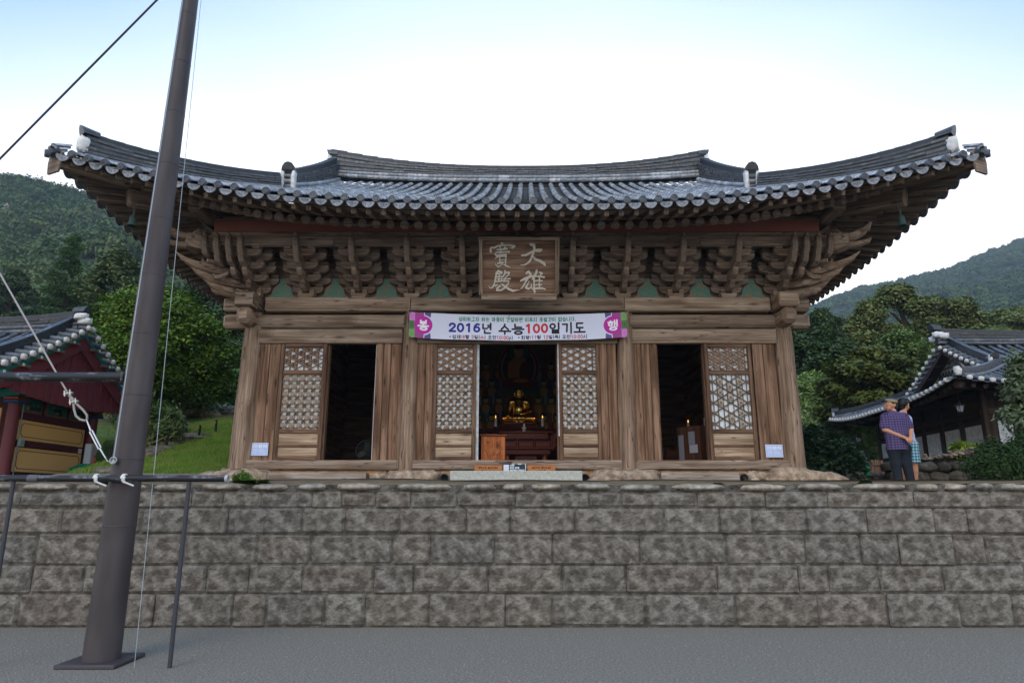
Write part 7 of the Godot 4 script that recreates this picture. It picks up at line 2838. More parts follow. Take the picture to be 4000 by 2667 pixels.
	for c in [Vector3(0.15, 0, -0.15), Vector3(0.15, 0, -D + 0.15)]:
		var in_ := Vector3(wx + 0.2, ye + 0.25, -wx - 0.2 if c.z > -1 else -D + wx + 0.2)
		var m := newm(vary(wood, 0.1))
		var a := Vector3(c.x, ye + 0.10, c.z)
		m.box(Vector3.ZERO, Vector3(a.distance_to(in_), 0.26, 0.18), 0.02)
		put(h, "corner_rafter", m.mesh(mat.wood, self), bar(a, in_))
	# walls: side facing the temple yard
	var wh := ye + 0.4
	bx(h, "core_wall", Vector3(wx + 5.2, wh / 2 - 0.3, -Hh), Vector3(10.2, wh + 0.5, D - 2 * wx - 0.2), mat.plank, tint(wood, 0.7), 0.0)
	var nz := 7
	for i in nz:
		var z := -wx - (D - 2 * wx) * i / (nz - 1.0)
		bx(h, "post", Vector3(wx, wh / 2 - 0.25, z), Vector3(0.24, wh + 0.5, 0.24), mat.wood, vary(wood, 0.15), 0.02)
		if i < nz - 1:
			var zc := z - (D - 2 * wx) / (nz - 1.0) / 2
			var w := (D - 2 * wx) / (nz - 1.0) - 0.32
			bx(h, "paper_panel", Vector3(wx - 0.06, 1.27, zc), Vector3(0.03, 0.80, w), mat.plaster, sr(214, 208, 202), 0.003)
			bx(h, "panel_rail", Vector3(wx - 0.03, 0.80, zc), Vector3(0.1, 0.12, w + 0.1), mat.wood, vary(wood, 0.15), 0.01)
			bx(h, "panel_rail", Vector3(wx - 0.03, 1.74, zc), Vector3(0.1, 0.14, w + 0.1), mat.wood, vary(wood, 0.15), 0.01)
			bx(h, "wall_board", Vector3(wx - 0.02, 2.2, zc), Vector3(0.06, 0.7, w + 0.1), mat.wood, vary(tint(wood, 1.0), 0.15), 0.01)
	for b in [2.62, 2.02]:
		bx(h, "wall_beam", Vector3(wx - 0.04, b, -Hh), Vector3(0.2, 0.2, D - 2 * wx), mat.wood, wood, 0.02)
	# front face turning the corner
	for i in 5:
		var x := wx + 0.1 + i * 1.5
		bx(h, "post", Vector3(x, wh / 2 - 0.25, -wx), Vector3(0.24, wh + 0.5, 0.24), mat.wood, vary(wood, 0.15), 0.02)
	bx(h, "paper_panel", Vector3(wx + 0.50, 1.25, -wx + 0.02), Vector3(0.42, 1.25, 0.03), mat.plaster, sr(200, 206, 212), 0.003)
	bx(h, "paper_panel", Vector3(wx + 2.1, 1.15, -wx - 0.02), Vector3(0.9, 1.0, 0.03), mat.plaster, sr(120, 116, 112), 0.003)
	bx(h, "wall_beam", Vector3(wx + 3.5, 2.05, -wx + 0.04), Vector3(7.0, 0.24, 0.2), mat.wood, wood, 0.02)
	bx(h, "wall_beam", Vector3(wx + 3.5, 2.62, -wx + 0.04), Vector3(7.0, 0.24, 0.2), mat.wood, wood, 0.02)
	bx(h, "wall_beam", Vector3(wx + 3.5, 0.6, -wx + 0.04), Vector3(7.0, 0.2, 0.2), mat.wood, wood, 0.02)
	# lanterns under the eaves
	for d in [[Vector3(0.55, 2.02, -1.0), "black glass lantern hanging under the near corner of the dark timber house"], [Vector3(0.75, 1.85, -D + 1.3), "black lantern hanging under the far corner of the dark timber house"]]:
		var wpos: Vector3 = h.transform * (d[0] as Vector3)
		var ln := group_node(self, "hanging_lantern", Transform3D(Basis(), wpos))
		tag(ln, d[1], "lantern", "lanterns under the eaves of the house")
		var m := newm(Color(0.03, 0.03, 0.032))
		m.lathe(PackedVector2Array([Vector2(0.0, 0.30), Vector2(0.03, 0.28), Vector2(0.05, 0.22), Vector2(0.19, 0.17), Vector2(0.16, 0.16), Vector2(0, 0.16)]), 6, false)
		m.lathe(PackedVector2Array([Vector2(0.075, -0.06), Vector2(0.085, -0.05), Vector2(0.085, -0.03), Vector2(0, -0.03)]), 6, false)
		for k in 6:
			var a := TAU * k / 6.0
			m.tube(PackedVector3Array([Vector3(cos(a) * 0.13, 0.16, sin(a) * 0.13), Vector3(cos(a) * 0.08, -0.04, sin(a) * 0.08)]), PackedFloat32Array([0.007]), 5)
		m.tube(PackedVector3Array([Vector3(0, 0.28, 0), Vector3(0, 0.58, 0)]), PackedFloat32Array([0.006]), 5)
		put(ln, "lantern_frame", m.mesh(mat.satin, self))
		var g := newm()
		g.lathe(PackedVector2Array([Vector2(0.075, -0.03), Vector2(0.122, 0.15)]), 6, false)
		put(ln, "glass", g.mesh(mat.glass, self))

# ---------------------------------------------------------------- lettering
func ink(im: Image, a: Vector2, b: Vector2, wa: float, wb: float, c: Color) -> void:
	var m := maxf(wa, wb) + 1.0
	var w := im.get_width()
	var h := im.get_height()
	var ba := b - a
	var ll := maxf(ba.length_squared(), 1e-6)
	for y in range(maxi(0, int(minf(a.y, b.y) - m)), mini(h, int(maxf(a.y, b.y) + m) + 2)):
		for x in range(maxi(0, int(minf(a.x, b.x) - m)), mini(w, int(maxf(a.x, b.x) + m) + 2)):
			var p := Vector2(x + 0.5, y + 0.5)
			var t := clampf((p - a).dot(ba) / ll, 0, 1)
			var d := p.distance_to(a + ba * t) - lerpf(wa, wb, t)
			var k := clampf(0.5 - d, 0, 1)
			if k > 0.0:
				im.set_pixel(x, y, im.get_pixel(x, y).lerp(c, k))

func line(im: Image, pts: Array, r: Rect2, w: float, c: Color) -> void:
	for i in pts.size() - 1:
		ink(im, r.position + pts[i] * r.size, r.position + pts[i + 1] * r.size, w, w, c)

func loop_pts(cx: float, cy: float, rx: float, ry: float, a0 := 0.0, a1 := TAU, n := 16) -> Array:
	var p: Array = []
	for i in n + 1:
		var a := lerpf(a0, a1, float(i) / n)
		p.append(Vector2(cx + cos(a) * rx, cy + sin(a) * ry))
	return p

const LEADS := "ㄱㄲㄴㄷㄸㄹㅁㅂㅃㅅㅆㅇㅈㅉㅊㅋㅌㅍㅎ"
const TAILS := " ㄱㄲ*ㄴ**ㄷㄹ*******ㅁㅂ@ㅅㅆㅇㅈㅊㅋㅌㅍㅎ"

func consonant(im: Image, ch: String, r: Rect2, w: float, c: Color) -> void:
	var V := func(x: float, y: float) -> Vector2: return Vector2(x, y)
	match ch:
		"ㄱ": line(im, [V.call(0.08, 0.1), V.call(0.9, 0.1), V.call(0.82, 0.95)], r, w, c)
		"ㄴ": line(im, [V.call(0.12, 0.05), V.call(0.12, 0.9), V.call(0.95, 0.9)], r, w, c)
		"ㄷ", "ㅌ":
			line(im, [V.call(0.92, 0.1), V.call(0.12, 0.1), V.call(0.12, 0.9), V.call(0.95, 0.9)], r, w, c)
			if ch == "ㅌ":
				line(im, [V.call(0.12, 0.5), V.call(0.9, 0.5)], r, w, c)
		"ㄹ": line(im, [V.call(0.1, 0.06), V.call(0.88, 0.06), V.call(0.88, 0.48), V.call(0.12, 0.48), V.call(0.12, 0.94), V.call(0.94, 0.94)], r, w, c)
		"ㅁ": line(im, [V.call(0.12, 0.1), V.call(0.88, 0.1), V.call(0.88, 0.9), V.call(0.12, 0.9), V.call(0.12, 0.1)], r, w, c)
		"ㅂ":
			line(im, [V.call(0.12, 0.03), V.call(0.12, 0.93), V.call(0.88, 0.93), V.call(0.88, 0.03)], r, w, c)
			line(im, [V.call(0.12, 0.48), V.call(0.88, 0.48)], r, w, c)
		"ㅅ":
			line(im, [V.call(0.5, 0.05), V.call(0.42, 0.45), V.call(0.05, 0.95)], r, w, c)
			line(im, [V.call(0.47, 0.4), V.call(0.95, 0.95)], r, w, c)
		"ㅇ": line(im, loop_pts(0.5, 0.5, 0.44, 0.44), r, w, c)
		"ㅈ", "ㅊ":
			var y := 0.10 if ch == "ㅈ" else 0.25
			if ch == "ㅊ":
				line(im, [V.call(0.5, 0.0), V.call(0.5, 0.12)], r, w, c)
			line(im, [V.call(0.08, y), V.call(0.92, y)], r, w, c)
			line(im, [V.call(0.5, y), V.call(0.42, 0.55), V.call(0.05, 0.95)], r, w, c)
			line(im, [V.call(0.46, 0.5), V.call(0.95, 0.95)], r, w, c)
		"ㅍ":
			line(im, [V.call(0.06, 0.1), V.call(0.94, 0.1)], r, w, c)
			line(im, [V.call(0.03, 0.9), V.call(0.97, 0.9)], r, w, c)
			line(im, [V.call(0.3, 0.1), V.call(0.3, 0.9)], r, w, c)
			line(im, [V.call(0.7, 0.1), V.call(0.7, 0.9)], r, w, c)
		"ㅎ":
			line(im, [V.call(0.5, 0.0), V.call(0.5, 0.10)], r, w, c)
			line(im, [V.call(0.05, 0.24), V.call(0.95, 0.24)], r, w, c)
			line(im, loop_pts(0.5, 0.68, 0.34, 0.28), r, w, c)

func upright(im: Image, ch: String, r: Rect2, w: float, c: Color) -> void:
	var q := func(x0: float, y0: float, x1: float, y1: float) -> void: line(im, [Vector2(x0, y0), Vector2(x1, y1)], r, w, c)
	match ch:
		"ㅏ":
			q.call(0.35, 0, 0.35, 1)
			q.call(0.35, 0.48, 1, 0.48)
		"ㅐ":
			q.call(0.2, 0.03, 0.2, 0.97)
			q.call(0.85, 0, 0.85, 1)
			q.call(0.2, 0.48, 0.85, 0.48)
		"ㅑ":
			q.call(0.35, 0, 0.35, 1)
			q.call(0.35, 0.33, 1, 0.33)
			q.call(0.35, 0.64, 1, 0.64)
		"ㅓ":
			q.call(0.8, 0, 0.8, 1)
			q.call(0.0, 0.48, 0.8, 0.48)
		"ㅔ":
			q.call(0.5, 0.03, 0.5, 0.97)
			q.call(1.0, 0, 1.0, 1)
			q.call(0.0, 0.48, 0.5, 0.48)
		"ㅕ":
			q.call(0.8, 0, 0.8, 1)
			q.call(0.0, 0.33, 0.8, 0.33)
			q.call(0.0, 0.64, 0.8, 0.64)
		"ㅣ": q.call(0.65, 0, 0.65, 1)

func level(im: Image, ch: String, r: Rect2, w: float, c: Color) -> void:
	var q := func(x0: float, y0: float, x1: float, y1: float) -> void: line(im, [Vector2(x0, y0), Vector2(x1, y1)], r, w, c)
	match ch:
		"ㅗ":
			q.call(0, 0.85, 1, 0.85)
			q.call(0.5, 0.0, 0.5, 0.85)
		"ㅛ":
			q.call(0, 0.85, 1, 0.85)
			q.call(0.33, 0.0, 0.33, 0.85)
			q.call(0.67, 0.0, 0.67, 0.85)
		"ㅜ":
			q.call(0, 0.2, 1, 0.2)
			q.call(0.5, 0.2, 0.5, 1)
		"ㅡ": q.call(0, 0.5, 1, 0.5)

func syllable(im: Image, code: int, r: Rect2, w: float, c: Color) -> void:
	var k := code - 0xAC00
	var lead := LEADS[k / 588]
	var vow := (k % 588) / 28
	var tail := TAILS[k % 28]
	var has := k % 28 != 0
	var V := ["ㅏ", "ㅐ", "ㅑ", "", "ㅓ", "ㅔ", "ㅕ", "", "ㅗ", "ㅗㅏ", "ㅗㅐ", "ㅗㅣ", "ㅛ", "ㅜ", "ㅜㅓ", "ㅜㅔ", "ㅜㅣ", "", "ㅡ", "ㅡㅣ", "ㅣ"][vow] as String
	var sub := func(x0: float, y0: float, x1: float, y1: float) -> Rect2: return Rect2(r.position + Vector2(x0, y0) * r.size, Vector2(x1 - x0, y1 - y0) * r.size)
	var flat_ := "ㅗㅛㅜㅡ".contains(V[0])
	if V.length() == 2:
		var b := 0.56 if has else 0.96
		consonant(im, lead, sub.call(0.06, 0.02, 0.58, b * 0.56), w, c)
		level(im, V[0], sub.call(0.0, b * 0.66, 0.66, b * 0.98), w, c)
		upright(im, V[1], sub.call(0.70, 0.0, 0.98, b + 0.02), w, c)
	elif flat_:
		var b := 0.60 if has else 0.96
		consonant(im, lead, sub.call(0.16, 0.02, 0.84, b * 0.58), w, c)
		level(im, V, sub.call(0.0, b * 0.66, 1.0, b), w, c)
	else:
		var b := 0.58 if has else 0.94
		consonant(im, lead, sub.call(0.03, 0.06, 0.54, b * 0.96), w, c)
		upright(im, V, sub.call(0.62, 0.0, 0.98, b + (0.02 if has else 0.06)), w, c)
	if has:
		if tail == "@":
			consonant(im, "ㅂ", sub.call(0.10, 0.68, 0.50, 0.98), w, c)
			consonant(im, "ㅅ", sub.call(0.54, 0.68, 0.98, 0.98), w, c)
		else:
			consonant(im, tail, sub.call(0.18, 0.68, 0.90, 0.98), w, c)

func glyph(im: Image, ch: String, r: Rect2, w: float, c: Color) -> void:
	var V := func(x: float, y: float) -> Vector2: return Vector2(x, y)
	match ch:
		"0": line(im, loop_pts(0.5, 0.5, 0.38, 0.46), r, w, c)
		"1": line(im, [V.call(0.25, 0.2), V.call(0.56, 0.04), V.call(0.56, 0.97)], r, w, c)
		"2":
			line(im, loop_pts(0.5, 0.28, 0.36, 0.24, PI, TAU + 0.6, 10) + [V.call(0.12, 0.95), V.call(0.92, 0.95)], r, w, c)
		"5":
			line(im, [V.call(0.84, 0.05), V.call(0.25, 0.05), V.call(0.18, 0.46)] + loop_pts(0.48, 0.66, 0.36, 0.28, -2.2, 2.5, 10), r, w, c)
		"6":
			line(im, loop_pts(0.5, 0.68, 0.36, 0.27), r, w, c)
			line(im, [V.call(0.80, 0.10), V.call(0.5, 0.04), V.call(0.22, 0.3), V.call(0.14, 0.66)], r, w, c)
		"8":
			line(im, loop_pts(0.5, 0.27, 0.30, 0.23), r, w, c)
			line(im, loop_pts(0.5, 0.73, 0.36, 0.24), r, w, c)
		"(": line(im, loop_pts(0.95, 0.5, 0.5, 0.6, PI - 0.95, PI + 0.95, 8), r, w, c)
		")": line(im, loop_pts(0.05, 0.5, 0.5, 0.6, -0.95, 0.95, 8), r, w, c)
		":":
			line(im, [V.call(0.5, 0.3), V.call(0.5, 0.34)], r, w * 1.3, c)
			line(im, [V.call(0.5, 0.76), V.call(0.5, 0.8)], r, w * 1.3, c)
		".": line(im, [V.call(0.3, 0.93), V.call(0.3, 0.95)], r, w * 1.2, c)
		"●": line(im, [V.call(0.5, 0.5), V.call(0.5, 0.52)], r, r.size.y * 0.2, c)
		"C": line(im, loop_pts(0.55, 0.5, 0.42, 0.47, 0.8, TAU - 0.8, 14), r, w, c)
		"T":
			line(im, [V.call(0.06, 0.05), V.call(0.94, 0.05)], r, w, c)
			line(im, [V.call(0.5, 0.05), V.call(0.5, 0.97)], r, w, c)
		"V": line(im, [V.call(0.06, 0.04), V.call(0.5, 0.96), V.call(0.94, 0.04)], r, w, c)
		_:
			var code := ch.unicode_at(0)
			if code >= 0xAC00 and code <= 0xD7A3:
				syllable(im, code, r, w, c)

func advance(ch: String) -> float:
	if ch == " ":
		return 0.45
	if "0123456789".contains(ch):
		return 0.62
	if "():.".contains(ch):
		return 0.36
	if "CTV".contains(ch):
		return 0.7
	return 1.0

# a line of text fitted between x0 and x1; bits are [text, colour]
func write(im: Image, bits: Array, x0: float, x1: float, y0: float, y1: float, w: float) -> void:
	var tot := 0.0
	for b in bits:
		for ch in b[0]:
			tot += advance(ch)
	var em := (x1 - x0) / tot
	var x := x0
	for b in bits:
		for ch in b[0]:
			var a := advance(ch)
			glyph(im, ch, Rect2(x + em * a * 0.06, y0, em * a * 0.86, y1 - y0), w, b[1])
			x += em * a

func fill_disc(im: Image, c: Vector2, r: float, col: Color) -> void:
	ink(im, c, c, r, r, col)

func banner_picture() -> ImageTexture:
	var w := 1600
	var h := 192
	var im := Image.create(w, h, false, Image.FORMAT_RGB8)
	var bg := Color8(218, 220, 240)
	im.fill(bg)
	var mauve := Color8(160, 78, 140)
	var slate := Color8(98, 90, 148)
	for e in [0, 1]:
		var cx := 104.0 if e == 0 else 1496.0
		for y in h:
			for k in 165:
				var x: int = k if e == 0 else w - 1 - k
				var d := Vector2(absf(x - (40.0 if e == 0 else 1560.0)), absf(y - 94.0) * 0.92).length()
				var c := bg
				if k < 42:
					var band := y / 64
					if e == 1:
						band = 2 - band
					c = [Color8(206, 120, 200), Color8(66, 110, 58), Color8(110, 158, 88)][band]
					if e == 1:
						c = [Color8(206, 120, 200), Color8(66, 110, 58), Color8(110, 158, 88)][band]
					var gx := k % 42
					var gy := y % 64
					var rr := maxi(absi(gx - 21), int(absf(gy - 32) * 0.66))
					if rr == 18 or rr == 17 or rr == 11 or rr == 12 or (rr == 5 and gx > 21):
						c = c.lightened(0.22)
				elif absf(y - 94.0) > 30.0:
					if k < 116 - absf(y - 94.0) * 0.1:
						c = mauve
					elif k < 122 - absf(y - 94.0) * 0.1:
						c = Color8(232, 230, 245)
					elif k < 158 + absf(y - 94.0) * 0.1 - 8:
						c = slate
					if Vector2(x - cx, y - 94).length() < 76:
						c = bg if k > 116 else c
				im.set_pixel(x, y, c)
		fill_disc(im, Vector2(cx, 94), 67, Color8(190, 46, 160))
		glyph(im, "봉" if e == 0 else "행", Rect2(cx - 37, 58, 74, 76), 6.2, Color8(244, 240, 250))
	var g := Color8(20, 128, 78)
	write(im, [["성취하고자 하는 마음이 간절하면 이루지 못할것이 없습니다.", g]], 362, 1228, 20, 52, 2.3)
	var blue := Color8(38, 48, 140)
	var blk := Color8(30, 32, 38)
	var red := Color8(200, 46, 52)
	write(im, [["2016", blue]], 288, 528, 70, 132, 7.6)
	write(im, [["년", blk]], 532, 612, 66, 144, 6.2)
	write(im, [["수능", blk]], 656, 848, 68, 146, 6.4)
	write(im, [["100", red]], 848, 1024, 70, 134, 7.6)
	write(im, [["일기도", blk]], 1026, 1298, 64, 142, 6.4)
	write(im, [["●입재:", blk], ["8", red], ["월 ", blk], ["5", red], ["일(", blk], ["수", red], [") 오전", blk], ["10:00", red], ["시", blk]], 286, 764, 158, 184, 2.2)
	write(im, [["●회향:", blk], ["11", red], ["월 ", blk], ["12", red], ["일(목) 오전", blk], ["10:00", red], ["시", blk]], 790, 1308, 156, 182, 2.2)
	return ImageTexture.create_from_image(im)

func plaque_picture() -> ImageTexture:
	var w := 760
	var h := 556
	var im := Image.create(w, h, false, Image.FORMAT_RGB8)
	var a := stretched(32, 556, w, h, 0.05, 91, 4)
	var b := stretched(24, 256, w, h, 0.02, 92, 4)
	for y in h:
		for x in w:
			var i := y * w + x
			var t := clampf(0.5 + (a[i] / 255.0 - 0.5) * 0.8 + (b[i] / 255.0 - 0.5) * 1.2, 0, 1)
			im.set_pixel(x, y, Color(0.36, 0.25, 0.185).lerp(Color(0.60, 0.49, 0.41), t))
	var s := 1.0 / 2.42
	var o := Vector2(30, 68)
	var white := Color(0.80, 0.77, 0.72)
	var st := [
		[[1240, 175, 28], [1330, 190, 34], [1340, 290, 32], [1310, 400, 30], [1270, 500, 30], [1215, 600, 28], [1120, 670, 22], [1030, 690, 14], [975, 672, 6]],
		[[1020, 445, 24], [1120, 440, 34], [1220, 390, 32], [1330, 330, 30], [1440, 300, 28], [1510, 310, 34], [1480, 345, 22], [1380, 352, 12]],
		[[1310, 490, 22], [1370, 540, 34], [1480, 580, 36], [1580, 640, 42], [1610, 690, 24]],
		[[1140, 890, 26], [1190, 845, 36], [1240, 900, 32], [1240, 960, 28]], [[1000, 1080, 24], [1100, 1030, 36], [1240, 970, 34], [1330, 960, 24]],
		[[1170, 1030, 28], [1110, 1120, 26], [1060, 1210, 20], [1000, 1280, 12]], [[1210, 1100, 16], [1150, 1200, 24], [1130, 1250, 30], [1190, 1280, 26], [1270, 1240, 20], [1260, 1150, 14]],
		[[1400, 815, 28], [1390, 880, 32], [1340, 960, 26], [1290, 1040, 20]], [[1480, 865, 24], [1530, 890, 30], [1500, 930, 16]], [[1350, 965, 22], [1480, 965, 22], [1590, 990, 24]],
		[[1330, 960, 26], [1335, 1100, 24], [1335, 1250, 26], [1350, 1365, 28]], [[1350, 1085, 20], [1460, 1072, 18], [1540, 1085, 22]], [[1350, 1185, 16], [1440, 1172, 18], [1520, 1175, 22]],
		[[1470, 980, 20], [1470, 1100, 18], [1470, 1250, 18]], [[1300, 1280, 26], [1420, 1265, 30], [1540, 1262, 26], [1620, 1290, 18]],
		[[520, 150, 32], [545, 190, 28]], [[232, 270, 26], [235, 350, 32]], [[245, 250, 22], [330, 250, 26], [420, 205, 26], [560, 190, 24], [720, 190, 20], [830, 215, 32], [790, 262, 18], [710, 250, 8]],
		[[400, 300, 20], [480, 300, 22], [640, 272, 30]], [[470, 235, 18], [490, 300, 16], [480, 385, 20]], [[590, 235, 18], [580, 305, 16]], [[365, 370, 20], [480, 365, 24], [620, 360, 20], [700, 355, 28]],
		[[350, 420, 24], [400, 462, 24], [440, 435, 18], [600, 428, 22]], [[345, 525, 12], [400, 485, 20], [470, 472, 20], [620, 462, 22]], [[462, 480, 20], [462, 620, 20]], [[622, 420, 22], [616, 560, 22], [612, 655, 18]],
		[[470, 555, 15], [610, 548, 15]], [[470, 612, 13], [600, 605, 13]], [[410, 650, 24], [470, 632, 24], [540, 640, 18]], [[345, 630, 6], [370, 690, 15], [430, 735, 18], [500, 690, 12], [540, 650, 10]], [[570, 672, 18], [640, 710, 24], [740, 748, 8]],
		[[365, 890, 20], [430, 835, 38], [510, 862, 28]], [[365, 902, 20], [440, 906, 18], [520, 892, 16]], [[372, 920, 22], [350, 1050, 24], [320, 1170, 22], [270, 1250, 18], [220, 1262, 14], [170, 1190, 5]],
		[[390, 985, 18], [500, 965, 18]], [[400, 1042, 16], [520, 1032, 16]], [[450, 930, 17], [440, 1080, 17]], [[520, 960, 13], [510, 1080, 13]], [[330, 1105, 18], [480, 1094, 20], [560, 1075, 17]], [[350, 1205, 20], [400, 1172, 17]],
		[[470, 1200, 24], [400, 1260, 24], [392, 1312, 28], [500, 1315, 22], [590, 1252, 24], [660, 1165, 20]], [[600, 820, 24], [590, 900, 24], [540, 980, 18]], [[600, 872, 20], [700, 872, 30], [690, 922, 20], [620, 982, 16]],
		[[560, 1032, 17], [640, 1032, 19], [720, 1030, 22]], [[600, 1000, 15], [590, 1080, 15]], [[560, 1092, 17], [690, 1092, 20], [680, 1150, 20]], [[520, 1162, 22], [600, 1222, 26], [700, 1290, 30], [800, 1332, 30], [900, 1312, 15], [980, 1310, 3]],
	]
	for pass_ in 2:
		for q in st:
			for i in q.size() - 1:
				var g := 3.0 if pass_ == 0 else 0.0
				var p0 := (Vector2(q[i][0], q[i][1]) - o) * s
				var p1 := (Vector2(q[i + 1][0], q[i + 1][1]) - o) * s
				ink(im, p0, p1, q[i][2] * s + g, q[i + 1][2] * s + g, Color(0.25, 0.18, 0.14) if pass_ == 0 else white)
	return ImageTexture.create_from_image(im)

func print_material(t: Texture2D, rough := 0.8) -> StandardMaterial3D:
	var m := std(rough, false)
	m.albedo_texture = t
	return m

func sheet(w: float, h: float, m: Material, v0 := 0.0, v1 := 1.0) -> ArrayMesh:
	var q := M.new()
	q.quad(Vector3(-w / 2, -h / 2, 0), Vector3(w / 2, -h / 2, 0), Vector3(w / 2, h / 2, 0), Vector3(-w / 2, h / 2, 0), Vector3.BACK, Vector2(0, v1), Vector2(1, v1), Vector2(1, v0), Vector2(0, v0))
	return q.mesh(m, self)

func build_signs() -> void:
	R.seed = 808
	# name board under the eaves, leaning forward
	var pw := 1.52
	var ph := 1.12
	var lean := Basis(Vector3.RIGHT, 0.34)
	var sg := group_node(self, "name_board", Transform3D(lean, Vector3(0.045, 4.47, 1.02)))
	tag(sg, "weathered wooden name board with four large white brushed characters under the eaves", "sign")
	var pm := print_material(plaque_picture(), 0.85)
	var cuts := [0.0, 0.09, 0.333, 0.548, 0.783, 1.0]
	for k in 5:
		var a: float = cuts[k]
		var b: float = cuts[k + 1]
		var yc := ph / 2 - (a + b) / 2 * ph
		var p := bx(sg, "plank", Vector3(0, yc, -0.02), Vector3(pw, (b - a) * ph - 0.006, 0.03), mat.wood, tint(CARVED, 0.7), 0.003)
		put(p, "lettered_face", sheet(pw - 0.004, (b - a) * ph - 0.008, pm, a, b), Transform3D(Basis(), Vector3(0, 0, 0.0165)))
	var fc := Color(0.42, 0.35, 0.29)
	bx(sg, "frame_rail", Vector3(0, ph / 2 + 0.03, 0.03), Vector3(pw + 0.18, 0.075, 0.11), mat.wood, fc, 0.012)
	bx(sg, "frame_rail", Vector3(0, -ph / 2 - 0.055, 0.03), Vector3(pw + 0.06, 0.13, 0.11), mat.wood, tint(fc, 1.15), 0.012)
	for s in [-1.0, 1.0]:
		bx(sg, "frame_stile", Vector3(s * (pw / 2 + 0.035), 0, 0.03), Vector3(0.085, ph + 0.02, 0.11), mat.wood, tint(fc, 1.05), 0.012)
	bx(sg, "back_board", Vector3(0, 0, -0.05), Vector3(pw + 0.1, ph + 0.1, 0.02), mat.wood, CARVED, 0.003)
	# cloth banner tied between the two inner columns, sagging a little
	var bn := group_node(self, "banner", Transform3D(Basis(), Vector3(0.03, 3.385, 0.31)))
	tag(bn, "long lavender banner with green, blue, red and black lettering across the central bay", "banner")
	var bm := print_material(banner_picture(), 0.7)
	var q := M.new()
	var n := 32
	var bw := 4.70
	var bh := 0.565
	var P := func(u: float, v: float) -> Vector3: return Vector3((u - 0.5) * bw, -0.075 * (1 - pow(2 * u - 1, 2)) + 0.04 - (v - 0.5) * bh, 0.015 * sin(u * 19.0 + v * 2.0) * (0.4 + v) - 0.015 * absf(2 * u - 1))
	for i in n:
		for j in 4:
			var u0 := float(i) / n
			var u1 := float(i + 1) / n
			var v0 := j / 4.0
			var v1 := (j + 1) / 4.0
			q.quad(P.call(u0, v1), P.call(u1, v1), P.call(u1, v0), P.call(u0, v0), Vector3.BACK, Vector2(u0, v1), Vector2(u1, v1), Vector2(u1, v0), Vector2(u0, v0))
	put(bn, "cloth", q.mesh(bm, self))
	for e in [Vector2(0.004, 0.03), Vector2(0.996, 0.03), Vector2(0.004, 0.97), Vector2(0.996, 0.97), Vector2(0.46, 0.05), Vector2(0.46, 0.96)]:
		var em := newm(sr(120, 92, 40))
		em.lathe(PackedVector2Array([Vector2(0.006, 0), Vector2(0.008, 0.005), Vector2(0.014, 0.004), Vector2(0.015, 0)]), 8)
		put(bn, "eyelet", em.mesh(mat.metal, self), Transform3D(Basis(Vector3.RIGHT, PI / 2), (P.call(e.x, e.y) as Vector3) + Vector3(0, 0, 0.003)))
	for s in [0.0, 1.0]:
		var rm := newm(sr(205, 200, 190))
		var p0: Vector3 = P.call(s, 0.03)
		rm.tube(PackedVector3Array([p0, p0 + Vector3(0.16 * (s * 2 - 1), 0.12, -0.2)]), PackedFloat32Array([0.005]), 5)
		put(bn, "tie_cord", rm.mesh(mat.flat, self))
	# two pale blue camera notices
	var im := Image.create(256, 190, false, Image.FORMAT_RGB8)
	im.fill(Color8(172, 186, 222))
	for y in 190:
		for x in 256:
			if x < 5 or y < 5 or x > 250 or y > 184:
				im.set_pixel(x, y, Color8(214, 226, 240))
	var wh := Color8(226, 234, 246)
	write(im, [["CCTV ", wh], ["촬영 안내", wh]], 22, 234, 30, 68, 2.6)
	for r in 4:
		for k in 11:
			if k == 4 or (r == 0 and k > 7) or (r == 1 and k > 9) or (r == 3 and k % 2 == 1):
				continue
			var y := 90.0 + r * 21.0
			var x := 32.0 + k * 18.0
			ink(im, Vector2(x, y), Vector2(x + 9, y), 3.4, 3.4, Color8(202, 214, 236))
			ink(im, Vector2(x + 2, y + 5), Vector2(x + 8, y + 5), 2.0, 2.0, Color8(202, 214, 236))
	var cm := print_material(ImageTexture.create_from_image(im), 0.5)
	for d in [[-5.405, 0.775, "pale blue camera notice screwed to the planks beside the left corner column"], [5.405, 0.74, "pale blue camera notice screwed to the planks beside the right corner column"]]:
		var o := bx(self, "notice_plate", Vector3(d[0], d[1], 0.085), Vector3(0.36, 0.265, 0.008), mat.satin, sr(190, 200, 224), 0.002)
		tag(o, d[2], "notice")
		put(o, "printed_face", sheet(0.356, 0.261, cm), Transform3D(Basis(), Vector3(0, 0, 0.0055)))
	# signs along the middle sill
	im = Image.create(384, 160, false, Image.FORMAT_RGB8)
	im.fill(Color8(34, 46, 50))
	for y in 160:
		for x in 384:
			if y < 10.0 + 7.0 * sin(x * 0.05) * float(x > 190) and x > 150 or x > 372:
				im.set_pixel(x, y, Color8(214, 214, 222))
			if x > 16 and x < 106 and y > 18 and y < 122:
				im.set_pixel(x, y, Color8(212, 210, 220))
			if x > 16 and x < 106 and y > 126 and y < 138:
				im.set_pixel(x, y, Color8(170, 40, 130))
	write(im, [["소중한", wh]], 118, 196, 18, 46, 2.6)
	write(im, [["우리의 문화재", wh]], 118, 274, 58, 86, 2.6)
	write(im, [["화재로부터 보호합시다", wh]], 118, 362, 98, 126, 2.6)
	var fo := bx(self, "fire_notice", Vector3(-0.055, 0.375, 0.215), Vector3(0.49, 0.20, 0.02), mat.satin, sr(34, 46, 50), 0.003)
	tag(fo, "small black and white notice board at the middle of the central sill", "notice")
	put(fo, "printed_face", sheet(0.484, 0.194, print_material(ImageTexture.create_from_image(im), 0.5)), Transform3D(Basis(), Vector3(0, 0, 0.0115)))
